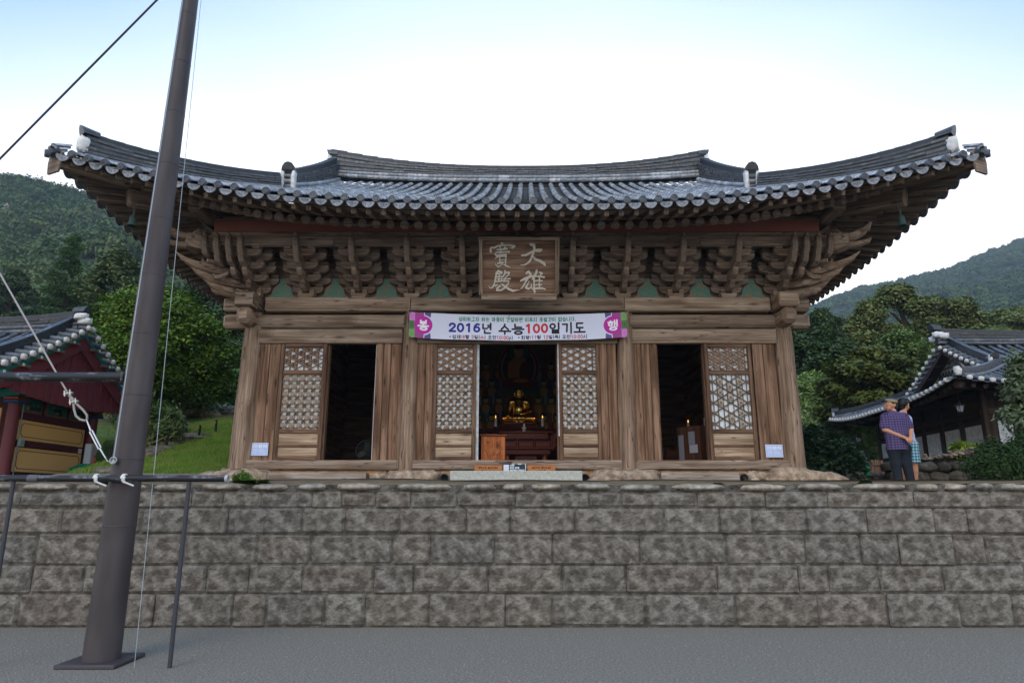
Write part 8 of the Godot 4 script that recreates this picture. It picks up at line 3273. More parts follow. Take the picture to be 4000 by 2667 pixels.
	for s in [0, 1]:
		im = Image.create(384, 96, false, Image.FORMAT_RGB8)
		var a := stretched(24, 96, 384, 96, 0.08, 95 + s, 4)
		for y in 96:
			for x in 384:
				var t := a[y * 384 + x] / 255.0
				im.set_pixel(x, y, Color(0.56, 0.32, 0.15).lerp(Color(0.76, 0.50, 0.28), t))
		var ik := Color8(70, 40, 26)
		write(im, [["옆문으로 들어가세요", ik]], 56, 328, 22, 52, 2.8)
		var x0 := 96.0
		var x1 := 284.0
		if s == 1:
			x0 = 150
			x1 = 250
		ink(im, Vector2(x0, 74), Vector2(x1, 74), 3, 3, ik)
		var tip := x0 if s == 0 else x1
		var dx := 22.0 if s == 0 else -22.0
		ink(im, Vector2(tip, 74), Vector2(tip + dx, 66), 3, 3, ik)
		ink(im, Vector2(tip, 74), Vector2(tip + dx, 82), 3, 3, ik)
		var o := bx(self, "wooden_sign", Vector3(-0.59 if s == 0 else 0.51, 0.37, 0.215), Vector3(0.58, 0.135, 0.03), mat.plank, sr(176, 110, 62), 0.006)
		tag(o, "varnished orange wooden direction sign with a %s arrow on the central sill" % ("leftward" if s == 0 else "rightward"), "sign", "wooden direction signs")
		put(o, "lettered_face", sheet(0.572, 0.127, print_material(ImageTexture.create_from_image(im), 0.4)), Transform3D(Basis(), Vector3(0, 0, 0.0165)))
	# steps
	var st := newm(sr(186, 186, 178))
	st.box(Vector3.ZERO, Vector3(2.58, 0.36, 0.62), 0.012)
	var so := put(self, "granite_step", st.mesh(mat.granite, self), Transform3D(Basis(), Vector3(-0.02, 0.11, 0.72)))
	tag(so, "smooth pale granite block step before the central doorway", "step")
	for s in [-1.0, 1.0]:
		var ce := Vector3(-3.99, 0.165, 0.68) if s < 0 else Vector3(3.655, 0.17, 0.68)
		var L := 1.95 if s < 0 else 1.57
		var o := group_node(self, "wooden_step", Transform3D(Basis(), ce))
		tag(o, "weathered grey wooden plank step before the %s doorway" % ("left" if s < 0 else "right"), "step", "wooden plank steps")
		bx(o, "front_board", Vector3.ZERO, Vector3(L, 0.215, 0.06), mat.wood, sr(182, 176, 170), 0.008)
		bx(o, "tread", Vector3(0, 0.09, -0.20), Vector3(L - 0.02, 0.035, 0.34), mat.wood, sr(178, 172, 166), 0.006)
		for e in [-1.0, 1.0]:
			bx(o, "side_board", Vector3(e * (L / 2 - 0.03), -0.03, -0.2), Vector3(0.05, 0.2, 0.34), mat.wood, sr(160, 146, 132), 0.006)
	var sh: Array = []
	for k in 2:
		var m := newm(Color(0.03, 0.03, 0.034))
		m.lump(Vector3.ZERO, Vector3(0.045, 0.04, 0.11), 0.1, 8, 6, 10)
		var o := put(self, "rubber_shoe", m.mesh(mat.satin, self), Transform3D(Basis(), Vector3(4.62 + 0.10 * k, 0.055, 0.62)))
		tag(o, "dark rubber shoe, the %s of the pair beside the right wooden step" % ("inner" if k == 0 else "outer"), "shoe", "pair of dark shoes")
	# little lamp on the left beam end
	var lp := group_node(self, "lamp_box", Transform3D(Basis(), Vector3(-6.14, 4.11, 0.30)))
	tag(lp, "small dark box lamp with a pale rim on top of the left beam end", "lamp")
	bx(lp, "housing", Vector3.ZERO, Vector3(0.24, 0.10, 0.12), mat.satin, Color(0.012, 0.014, 0.016), 0.006)
	bx(lp, "rim", Vector3(0, 0.056, 0.0), Vector3(0.25, 0.014, 0.13), mat.satin, sr(130, 134, 124), 0.003)

# ---------------------------------------------------------------- mast, rails and cables in the foreground
func build_mast() -> void:
	R.seed = 910
	var ms := group_node(self, "steel_mast", Transform3D(Basis(), Vector3(-4.31, -1.9, 7.0)))
	tag(ms, "tall tapering brown grey steel mast in front of the hall's left side", "mast")
	var m := newm(sr(76, 69, 70))
	var pts := PackedVector3Array()
	var rr := PackedFloat32Array()
	for i in 26:
		var y := 12.5 * i / 25.0
		pts.append(Vector3(0.05 * y / 6.0, y, 0))
		rr.append(0.178 - 0.0105 * y)
	m.tube(pts, rr, 32)
	put(ms, "shaft", m.mesh(mat.mast, self))
	for i in 14:
		var y := 1.35 + 0.70 * i
		var rm := newm(sr(74, 66, 70))
		var r := 0.178 - 0.0105 * y
		rm.lathe(PackedVector2Array([Vector2(r, -0.006), Vector2(r + 0.0022, -0.004), Vector2(r + 0.0022, 0.004), Vector2(r, 0.006)]), 32)
		put(ms, "weld_ring", rm.mesh(mat.mast, self), Transform3D(Basis(), Vector3(0.05 * y / 6.0, y, 0)))
	bx(ms, "foot_plate", Vector3(0, 0.02, 0), Vector3(0.6, 0.04, 0.6), mat.mast, sr(78, 72, 74), 0.01)
	bx(ms, "stencil_mark", Vector3(-0.035, 2.07, 0.158), Vector3(0.07, 0.012, 0.004), mat.flat, sr(60, 96, 108), 0.001)
	var cl := newm(sr(150, 152, 150))
	var ring_p := PackedVector3Array()
	for k in 13:
		ring_p.append(Vector3(-0.03 + 0.035 * cos(TAU * k / 12.0), 2.03 + 0.035 * sin(TAU * k / 12.0), 0.20))
	cl.tube(ring_p, PackedFloat32Array([0.009]), 7, false)
	cl.box(Vector3(-0.03, 2.02, 0.18), Vector3(0.05, 0.05, 0.05), 0.01)
	put(ms, "pulley", cl.mesh(mat.metal, self))
	# rails
	var up := group_node(self, "steel_rail", Transform3D(Basis(), Vector3(-4.46, 1.065, 7.0)))
	tag(up, "upper black steel pipe running left from the mast", "rail", "black pipe rails at the mast")
	var rm := newm()
	rm.us = 0.8
	rm.tube(PackedVector3Array([Vector3(-4.2, 0, 0), Vector3(0.02, 0, 0)]), PackedFloat32Array([0.054]), 20)
	put(up, "pipe", rm.mesh(mat.rail, self))
	bx(up, "end_weld", Vector3(0.0, 0, 0), Vector3(0.03, 0.115, 0.115), mat.satin, sr(92, 92, 94), 0.02)
	var lo := group_node(self, "steel_rail", Transform3D(Basis(), Vector3(-3.09, -0.058, 7.22)))
	tag(lo, "lower black steel pipe lashed across the foot of the mast", "rail", "black pipe rails at the mast")
	rm = newm()
	rm.us = 0.8
	rm.tube(PackedVector3Array([Vector3(-5.6, 0, 0), Vector3(-0.02, 0, 0)]), PackedFloat32Array([0.036]), 18)
	put(lo, "pipe", rm.mesh(mat.rail, self))
	rm = newm(sr(170, 172, 176))
	rm.lathe(PackedVector2Array([Vector2(0.028, -0.03), Vector2(0.028, 0.0), Vector2(0.0375, 0.0), Vector2(0.0375, -0.03)]), 18, false)
	put(lo, "open_end", rm.mesh(mat.satin, self), Transform3D(Basis(Vector3.BACK, -PI / 2), Vector3.ZERO))
	rm = newm(sr(84, 86, 90))
	rm.lathe(PackedVector2Array([Vector2(0.038, -0.055), Vector2(0.040, -0.05), Vector2(0.040, 0.05), Vector2(0.038, 0.055)]), 18)
	put(lo, "coupling", rm.mesh(mat.satin, self), Transform3D(Basis(Vector3.BACK, PI / 2), Vector3(-2.05, 0, 0)))
	# supports that carry the lower rail
	for x in [-8.2, -5.35, -3.5]:
		var s := newm(sr(60, 60, 64))
		s.tube(PackedVector3Array([Vector3(0, -1.9, 0), Vector3(0, -0.095, 0)]), PackedFloat32Array([0.022]), 10)
		put(lo, "support_post", s.mesh(mat.satin, self), Transform3D(Basis(), Vector3(x + 3.09, 0.058, 0.0)))
	for k in 2:
		var x := -4.47 + 0.29 * k
		var t := newm(sr(216, 214, 208))
		var loop := PackedVector3Array()
		for j in 26:
			var a := TAU * j / 12.0
			loop.append(Vector3(0.0014 * j - 0.02, 0.042 * sin(a), 0.042 * cos(a)))
		t.tube(loop, PackedFloat32Array([0.010]), 7)
		t.tube(PackedVector3Array([Vector3(0.0, -0.03, 0.04), Vector3(0.04, -0.05, 0.02), Vector3(0.10, -0.075, 0.0)]), PackedFloat32Array([0.010]), 7)
		var o := put(self, "rope_lashing", t.mesh(mat.flat, self), Transform3D(Basis(), Vector3(x, -0.058, 7.22)))
		tag(o, "white rope lashing on the lower pipe at the %s edge of the mast" % ("left" if k == 0 else "right"), "rope", "rope lashings")
	# stay cable with clamps, thimble loop and turnbuckle
	var st := group_node(self, "stay_cable", Transform3D(Basis(), Vector3(-4.5, 0.14, 7.0)))
	tag(st, "pale wire stay cable with loop, clamps and turnbuckle hooked to the mast's foot", "cable")
	var P := func(x: float, y: float) -> Vector3: return Vector3(x + 4.5, y - 0.14, 0)
	var c := newm(sr(160, 153, 148))
	c.tube(PackedVector3Array([P.call(-8.3, 5.37), P.call(-6.05, 2.27), P.call(-5.06, 0.88), P.call(-4.985, 0.775)]), PackedFloat32Array([0.0105]), 8)
	put(st, "wire", c.mesh(mat.satin, self))
	c = newm(sr(150, 144, 138))
	c.tube(PackedVector3Array([P.call(-4.985, 0.78), P.call(-4.965, 0.70), P.call(-4.935, 0.63), P.call(-4.885, 0.59), P.call(-4.825, 0.575), P.call(-4.805, 0.60), P.call(-4.815, 0.64), P.call(-4.87, 0.70), P.call(-4.975, 0.785), P.call(-5.05, 0.885)]), PackedFloat32Array([0.013]), 8)
	put(st, "wire_loop", c.mesh(mat.satin, self))
	for d in [[-5.055, 0.88, 0.9], [-4.98, 0.785, 0.3]]:
		var k := newm(sr(186, 184, 176))
		k.box(Vector3.ZERO, Vector3(0.10, 0.028, 0.05), 0.01)
		k.tube(PackedVector3Array([Vector3(-0.03, -0.03, 0.02), Vector3(-0.03, 0.035, 0.02)]), PackedFloat32Array([0.008]), 6)
		k.tube(PackedVector3Array([Vector3(0.03, -0.03, 0.02), Vector3(0.03, 0.035, 0.02)]), PackedFloat32Array([0.008]), 6)
		put(st, "cable_clamp", k.mesh(mat.metal, self), Transform3D(Basis(Vector3.BACK, 0.2), P.call(d[0], d[1])))
	c = newm(sr(205, 205, 205))
	for s in [-1.0, 1.0]:
		c.tube(PackedVector3Array([(P.call(-4.745, 0.462) as Vector3) + Vector3(0.012 * s, 0.008 * s, 0), (P.call(-4.62, 0.272) as Vector3) + Vector3(0.012 * s, 0.008 * s, 0)]), PackedFloat32Array([0.010]), 8)
	c.tube(PackedVector3Array([P.call(-4.81, 0.585), P.call(-4.745, 0.462)]), PackedFloat32Array([0.008, 0.012]), 8)
	c.tube(PackedVector3Array([P.call(-4.62, 0.272), P.call(-4.54, 0.165)]), PackedFloat32Array([0.012, 0.008]), 8)
	put(st, "turnbuckle", c.mesh(mat.metal, self))
	c = newm(sr(150, 150, 150))
	c.tube(PackedVector3Array([P.call(-4.54, 0.165), P.call(-4.515, 0.13), P.call(-4.49, 0.13), P.call(-4.475, 0.155), P.call(-4.48, 0.175)]), PackedFloat32Array([0.009]), 7)
	put(st, "hook", c.mesh(mat.metal, self))
	# the dark stay, high up
	c = newm(sr(52, 52, 60))
	var o1 := put(self, "stay_cable", null, Transform3D(Basis(), Vector3(-4.3, 6.5, 7.0)))
	c.tube(PackedVector3Array([Vector3(0, 0, 0), Vector3(-3.6, -4.92, 0)]), PackedFloat32Array([0.0125]), 8)
	o1.mesh = c.mesh(mat.satin, self)
	tag(o1, "dark taut stay cable slanting across the sky at the upper left", "cable")
	# thin halyards
	c = newm(sr(168, 176, 182))
	var o2 := put(self, "halyard", null, Transform3D(Basis(), Vector3(-4.34, 0.14, 7.2)))
	c.tube(PackedVector3Array([Vector3(0, 0, 0), Vector3(0.11, 5.68, 0), Vector3(0.15, 8.0, 0)]), PackedFloat32Array([0.005]), 6)
	o2.mesh = c.mesh(mat.flat, self)
	tag(o2, "thin pale line running up the left face of the mast", "line", "thin lines at the mast")
	c = newm(sr(156, 164, 170))
	var o3 := put(self, "halyard", null, Transform3D(Basis(), Vector3(-3.86, -0.05, 7.2)))
	c.tube(PackedVector3Array([Vector3(0, -1.85, 0), Vector3(-0.14, 5.87, 0), Vector3(-0.19, 8.2, 0)]), PackedFloat32Array([0.0035]), 6)
	o3.mesh = c.mesh(mat.flat, self)
	tag(o3, "thin pale line hanging free to the right of the mast", "line", "thin lines at the mast")

# ---------------------------------------------------------------- the two visitors
func check_picture(a: Color, b: Color, c: Color, n: int) -> ImageTexture:
	var w := 128
	var im := Image.create(w, w, false, Image.FORMAT_RGB8)
	for y in w:
		for x in w:
			var p := (x * n / w) % 2
			var q := (y * n / w) % 2
			im.set_pixel(x, y, a if p + q == 0 else (b if p + q == 1 else c))
	return ImageTexture.create_from_image(im)

func hand(parent: Node, called: String, wrist: Vector3, tip: Vector3, back: Vector3, col: Color, thumb_side: float) -> void:
	# palm, four unequal bent fingers, a thumb from the side of the palm near its base
	var F := Field.new()
	F.cell = 0.0055
	F.k = 0.008
	var d := (tip - wrist).normalized()
	var n := back.normalized()
	var s := d.cross(n).normalized()
	F.cap(wrist - d * 0.05, wrist + d * 0.01, 0.027, 0.025)
	F.cap(wrist + d * 0.02 + s * 0.018, wrist + d * 0.075 + s * 0.024, 0.017, 0.015)
	F.cap(wrist + d * 0.02 - s * 0.018, wrist + d * 0.075 - s * 0.024, 0.017, 0.015)
	F.cap(wrist + d * 0.02, wrist + d * 0.08, 0.018, 0.015)
	var ls := [0.060, 0.070, 0.066, 0.052]
	for k in 4:
		var o := s * (0.030 - 0.020 * k) * thumb_side
		var a := wrist + d * (0.082 - 0.003 * absf(k - 1.5)) + o
		var l: float = ls[k]
		var b := a + (d * 0.85 - n * 0.5).normalized() * l * 0.45
		var c := b + (d * 0.25 - n * 0.95).normalized() * l * 0.35
		var e := c + (-d * 0.5 - n * 0.8).normalized() * l * 0.28
		F.cap(a, b, 0.0095, 0.009)
		F.cap(b, c, 0.009, 0.0082)
		F.cap(c, e, 0.0082, 0.0075)
	var t0 := wrist + d * 0.03 + s * 0.026 * thumb_side
	var t1 := t0 + (d * 0.7 + s * 0.7 * thumb_side - n * 0.2).normalized() * 0.035
	var t2 := t1 + (d * 0.8 + s * 0.1 * thumb_side - n * 0.5).normalized() * 0.03
	F.cap(t0, t1, 0.0125, 0.0105)
	F.cap(t1, t2, 0.0105, 0.0085)
	put(parent, called, F.mesh(mat.satin, col, self))

func head_parts(p: Node, c: Vector3, yaw: float, skin: Color, hair: Color, full_hair: bool) -> void:
	# local z of the head looks where the face looks
	var B := Basis(Vector3.UP, yaw)
	var F := Field.new()
	F.cell = 0.009
	F.k = 0.02
	var V := func(x: float, y: float, z: float) -> Vector3: return c + B * Vector3(x, y, z)
	F.cap(V.call(0, 0.02, -0.015), V.call(0, 0.035, 0.005), 0.094, 0.088)
	F.cap(V.call(0, -0.02, 0.03), V.call(0, -0.075, 0.05), 0.068, 0.040)
	F.cap(V.call(-0.03, -0.05, 0.035), V.call(0.03, -0.05, 0.035), 0.045, 0.045)
	F.cap(V.call(0, 0.02, 0.092), V.call(0, -0.022, 0.108), 0.010, 0.015)
	F.cap(V.call(-0.02, -0.058, 0.082), V.call(0.02, -0.058, 0.082), 0.010, 0.010)
	F.cap(V.call(0, 0.045, 0.075), V.call(0, 0.045, 0.08), 0.03, 0.03)
	F.cap(V.call(0, -0.06, -0.025), V.call(0, -0.17, -0.035), 0.055, 0.058)
	for s in [-1.0, 1.0]:
		F.cap(V.call(s * 0.086, 0.012, -0.005), V.call(s * 0.088, -0.028, 0.0), 0.017, 0.012)
	put(p, "head", F.mesh(mat.satin, skin, self))
	for s in [-1.0, 1.0]:
		var e := newm(Color(0.7, 0.68, 0.66))
		e.lump(Vector3.ZERO, Vector3(0.013, 0.007, 0.006), 0.0, 2, 5, 8)
		e.col = Color(0.02, 0.015, 0.012)
		e.lump(Vector3(0, 0, 0.004), Vector3(0.006, 0.006, 0.004), 0.0, 2, 5, 8)
		put(p, "eye", e.mesh(mat.gloss, self), Transform3D(B, V.call(s * 0.034, 0.018, 0.087)))
		var eb := newm(hair)
		eb.box(Vector3.ZERO, Vector3(0.036, 0.007, 0.008), 0.002)
		put(p, "eyebrow", eb.mesh(mat.flat, self), Transform3D(B, V.call(s * 0.035, 0.042, 0.09)))
	var H := Field.new()
	H.cell = 0.011
	H.k = 0.03
	if full_hair:
		H.cap(V.call(0, 0.055, -0.025), V.call(0, 0.065, 0.02), 0.103, 0.09)
		H.cap(V.call(0, 0.0, -0.05), V.call(0, -0.05, -0.055), 0.085, 0.06)
		H.cap(V.call(-0.05, 0.09, 0.04), V.call(0.05, 0.09, 0.05), 0.045, 0.045)
		for s in [-1.0, 1.0]:
			H.cap(V.call(s * 0.075, 0.04, -0.02), V.call(s * 0.082, 0.0, -0.01), 0.028, 0.014)
	else:
		H.cap(V.call(0, 0.03, -0.04), V.call(0, -0.03, -0.055), 0.086, 0.065)
		for s in [-1.0, 1.0]:
			H.cap(V.call(s * 0.078, 0.04, -0.02), V.call(s * 0.082, 0.0, -0.015), 0.024, 0.012)
	put(p, "hair", H.mesh(mat.satin, hair, self))

func build_people() -> void:
	R.seed = 1010
	var skin := sr(190, 134, 104)
	# older man, seen from behind, hands clasped at his back, head turned left
	var a := group_node(self, "person", Transform3D(Basis(), Vector3(7.40, 0.0, 1.2)))
	tag(a, "person in purple checked shirt and cap, hands clasped behind the back", "person")
	var sh := std(0.9)
	sh.albedo_texture = check_picture(Color8(50, 42, 72), Color8(72, 60, 98), Color8(100, 86, 124), 4)
	tri_planar(sh, 1.0 / 0.098)
	var F := Field.new()
	F.cell = 0.016
	F.k = 0.05
	F.cut = 0.675
	var ov := Vector3(1.32, 1.0, 0.95)
	F.cap(Vector3(-0.01, 0.62, 0.0), Vector3(-0.01, 0.98, 0.0), 0.168, 0.160, ov)
	F.cap(Vector3(-0.01, 0.98, 0.0), Vector3(0.0, 1.25, -0.01), 0.160, 0.160, ov)
	F.cap(Vector3(-0.15, 1.325, 0.0), Vector3(0.15, 1.325, 0.0), 0.085, 0.085)
	F.cap(Vector3(-0.03, 1.38, -0.02), Vector3(-0.03, 1.42, -0.03), 0.085, 0.07)
	F.cap(Vector3(-0.19, 1.31, 0.0), Vector3(-0.245, 1.13, 0.02), 0.085, 0.080)
	F.cap(Vector3(0.19, 1.31, 0.0), Vector3(0.245, 1.13, 0.02), 0.085, 0.080)
	put(a, "shirt", F.mesh(sh, Color(1, 1, 1), self))
	var T := Field.new()
	T.cell = 0.016
	T.k = 0.04
	T.cap(Vector3(-0.07, 0.72, -0.01), Vector3(0.08, 0.72, -0.01), 0.145, 0.145)
	T.cap(Vector3(-0.10, 0.70, -0.01), Vector3(-0.085, 0.42, -0.02), 0.125, 0.092)
	T.cap(Vector3(-0.085, 0.42, -0.02), Vector3(-0.075, 0.06, 0.0), 0.092, 0.075)
	T.cap(Vector3(0.11, 0.70, -0.01), Vector3(0.125, 0.42, -0.02), 0.125, 0.092)
	T.cap(Vector3(0.125, 0.42, -0.02), Vector3(0.155, 0.06, 0.0), 0.092, 0.075)
	put(a, "trousers", T.mesh(mat.flat, Color(0.014, 0.016, 0.024), self))
	for s in [[-0.08, 0.15], [0.165, -0.2]]:
		var m := newm(Color(0.02, 0.018, 0.018))
		m.lump(Vector3.ZERO, Vector3(0.05, 0.045, 0.135), 0.08, 6, 6, 10)
		put(a, "shoe", m.mesh(mat.satin, self), Transform3D(Basis(Vector3.UP, PI + s[1]), Vector3(s[0], 0.045, -0.05)))
	var A := Field.new()
	A.cell = 0.010
	A.k = 0.02
	A.cap(Vector3(-0.245, 1.17, 0.02), Vector3(-0.25, 1.07, 0.035), 0.050, 0.046)
	A.cap(Vector3(-0.25, 1.07, 0.035), Vector3(0.03, 0.895, 0.205), 0.045, 0.030)
	A.cap(Vector3(0.245, 1.17, 0.02), Vector3(0.262, 1.07, 0.035), 0.050, 0.046)
	A.cap(Vector3(0.262, 1.07, 0.035), Vector3(0.135, 0.905, 0.215), 0.045, 0.030)
	put(a, "arms", A.mesh(mat.satin, skin, self))
	hand(a, "hand", Vector3(0.03, 0.895, 0.205), Vector3(0.13, 0.84, 0.235), Vector3(0.2, 0.6, 1.0), skin, 1.0)
	hand(a, "hand", Vector3(0.135, 0.905, 0.215), Vector3(0.07, 0.80, 0.265), Vector3(-0.1, 0.4, 1.0), tint(skin, 0.95), -1.0)
	var hc := Vector3(-0.04, 1.545, -0.015)
	var yaw := -PI / 2 - 0.30
	head_parts(a, hc, yaw, skin, Color(0.012, 0.011, 0.011), false)
	# cap: navy top with a khaki band, short peak towards the face
	var B := Basis(Vector3.UP, yaw)
	var tiltb := B * Basis(Vector3.RIGHT, -0.20)
	var C := newm(sr(142, 134, 104))
	C.lathe(PackedVector2Array([Vector2(0.112, 0.0), Vector2(0.116, 0.02), Vector2(0.116, 0.06)]), 20)
	C.col = sr(48, 54, 82)
	C.lathe(PackedVector2Array([Vector2(0.117, 0.055), Vector2(0.112, 0.08), Vector2(0.07, 0.095), Vector2(0, 0.098)]), 20)
	put(a, "cap", C.mesh(mat.flat, self), Transform3D(tiltb, hc + Vector3(0.01, 0.06, 0)))
	var pk := newm(sr(40, 44, 64))
	var pp := PackedVector2Array()
	for k in 9:
		var t := PI * k / 8.0
		pp.append(Vector2(cos(t) * 0.10, sin(t) * 0.085))
	pk.at(Transform3D(Basis(Vector3.RIGHT, PI / 2), Vector3.ZERO))
	pk.prism(pp, -0.004, 0.004)
	put(a, "cap_peak", pk.mesh(mat.flat, self), Transform3D(tiltb, hc + Vector3(0.01, 0.065, 0) + tiltb * Vector3(0, 0, 0.085)))
	var gl := newm(sr(170, 170, 175))
	for s in [-1.0, 1.0]:
		gl.tube(PackedVector3Array([Vector3(s * 0.088, 0.02, -0.01), Vector3(s * 0.075, 0.022, 0.098)]), PackedFloat32Array([0.003]), 5)
		var lp := PackedVector3Array()
		for k in 13:
			lp.append(Vector3(s * 0.038 + 0.028 * cos(TAU * k / 12.0), 0.015 + 0.02 * sin(TAU * k / 12.0), 0.104))
		gl.tube(lp, PackedFloat32Array([0.003]), 5, false)
	put(a, "spectacles", gl.mesh(mat.satin, self), Transform3D(B, hc))
	# younger companion, mostly hidden, looking right
	var b := group_node(self, "person", Transform3D(Basis(), Vector3(7.86, 0.0, 0.60)))
	tag(b, "person with black hair, pale blue shirt and checked shorts, looking right", "person")
	F = Field.new()
	F.cell = 0.016
	F.k = 0.05
	F.cut = 0.87
	F.cap(Vector3(0.06, 0.85, 0), Vector3(0.02, 1.30, 0), 0.155, 0.145, Vector3(1.12, 1.0, 1.0))
	F.cap(Vector3(-0.10, 1.385, 0), Vector3(0.10, 1.37, 0), 0.075, 0.075)
	F.cap(Vector3(0.02, 1.42, 0), Vector3(0.03, 1.46, 0), 0.07, 0.06)
	F.cap(Vector3(0.14, 1.35, 0.0), Vector3(0.17, 1.17, -0.05), 0.075, 0.072)
	F.cap(Vector3(-0.13, 1.36, 0.0), Vector3(-0.17, 1.17, -0.05), 0.075, 0.072)
	put(b, "shirt", F.mesh(mat.flat, sr(172, 182, 214), self))
	var st := std(0.9)
	st.albedo_texture = check_picture(Color8(62, 70, 104), Color8(104, 158, 172), Color8(176, 214, 222), 4)
	tri_planar(st, 1.0 / 0.12)
	T = Field.new()
	T.cell = 0.016
	T.k = 0.03
	T.cut = 0.46
	T.cap(Vector3(-0.02, 0.84, 0), Vector3(0.12, 0.84, 0), 0.14, 0.14)
	T.cap(Vector3(-0.05, 0.80, 0), Vector3(-0.09, 0.42, 0.0), 0.125, 0.115)
	T.cap(Vector3(0.14, 0.80, 0), Vector3(0.15, 0.42, 0.0), 0.125, 0.115)
	put(b, "shorts", T.mesh(st, Color(1, 1, 1), self))
	A = Field.new()
	A.cell = 0.011
	A.k = 0.02
	A.cap(Vector3(-0.10, 0.50, 0), Vector3(-0.09, 0.30, 0.02), 0.066, 0.056)
	A.cap(Vector3(-0.09, 0.30, 0.02), Vector3(-0.07, 0.07, 0.03), 0.054, 0.034)
	A.cap(Vector3(-0.07, 0.05, 0.03), Vector3(-0.01, 0.025, 0.0), 0.034, 0.026)
	A.cap(Vector3(0.15, 0.50, 0), Vector3(0.15, 0.30, 0.0), 0.066, 0.056)
	A.cap(Vector3(0.15, 0.30, 0.0), Vector3(0.14, 0.07, 0.0), 0.054, 0.034)
	A.cap(Vector3(0.13, 0.045, 0.0), Vector3(0.30, 0.025, -0.02), 0.036, 0.024)
	put(b, "legs", A.mesh(mat.satin, tint(skin, 1.05), self))
	A = Field.new()
	A.cell = 0.011
	A.k = 0.02
	A.cap(Vector3(0.17, 1.20, -0.05), Vector3(0.19, 1.07, -0.08), 0.045, 0.04)
	A.cap(Vector3(0.19, 1.07, -0.08), Vector3(0.10, 0.98, -0.24), 0.04, 0.028)
	A.cap(Vector3(-0.17, 1.20, -0.05), Vector3(-0.19, 1.07, -0.08), 0.045, 0.04)
	A.cap(Vector3(-0.19, 1.07, -0.08), Vector3(-0.08, 0.98, -0.24), 0.04, 0.028)
	put(b, "arms", A.mesh(mat.satin, tint(skin, 1.05), self))
	hand(b, "hand", Vector3(0.10, 0.98, -0.24), Vector3(0.02, 0.96, -0.30), Vector3(0, 1, -0.2), skin, 1.0)
	hand(b, "hand", Vector3(-0.08, 0.98, -0.24), Vector3(0.0, 0.97, -0.31), Vector3(0, 1, -0.2), skin, -1.0)
	head_parts(b, Vector3(0.10, 1.635, 0), PI / 2 + 0.35, tint(skin, 1.05), Color(0.008, 0.008, 0.009), true)

# ---------------------------------------------------------------- walls, posts and stones round the hall
func rubble_wall(called: String, label: String, x0: float, x1: float, z: float, top0: float, top1: float, seed_: int, size: float, col: Color, turn := 0.0) -> Node3D:
	R.seed = seed_
	var w := group_node(self, called, Transform3D(Basis(Vector3.UP, turn), Vector3(x0, 0, z)))
	tag(w, label, "wall")
	var L := x1 - x0
	var core := newm(tint(col, 0.3))
	core.box(Vector3(L / 2, (top0 + top1) / 4 - 0.2, -0.25), Vector3(L, (top0 + top1) / 2 + 0.25, 0.3), 0.0)
	put(w, "wall_core", core.mesh(mat.stone, self))
	var x := 0.0
	var row := 0
	var y := -0.15
	while y < maxf(top0, top1):
		var h := size * rnd(0.55, 0.8)
		x = -rnd(0, size * 0.6)
		while x < L:
			var ww := size * rnd(0.7, 1.4)
			var t := lerpf(top0, top1, clampf((x + ww / 2) / L, 0, 1))
			if y + h * 0.6 < t + 0.05:
				var m := newm(vary(col, 0.22))
				m.lump(Vector3.ZERO, Vector3(ww / 2 * 1.02, h / 2 * 1.06, size * 0.42), 0.30, int(x * 97) + row * 31 + seed_, 6, 10, -1.0)
				put(w, "wall_stone", m.mesh(mat.stone, self), Transform3D(Basis(Vector3.BACK, rnd(-0.12, 0.12)), Vector3(x + ww / 2, y + h / 2 + rnd(-0.02, 0.02), rnd(-0.06, 0.04))))
			x += ww * 0.98
		y += h
		row += 1
	return w

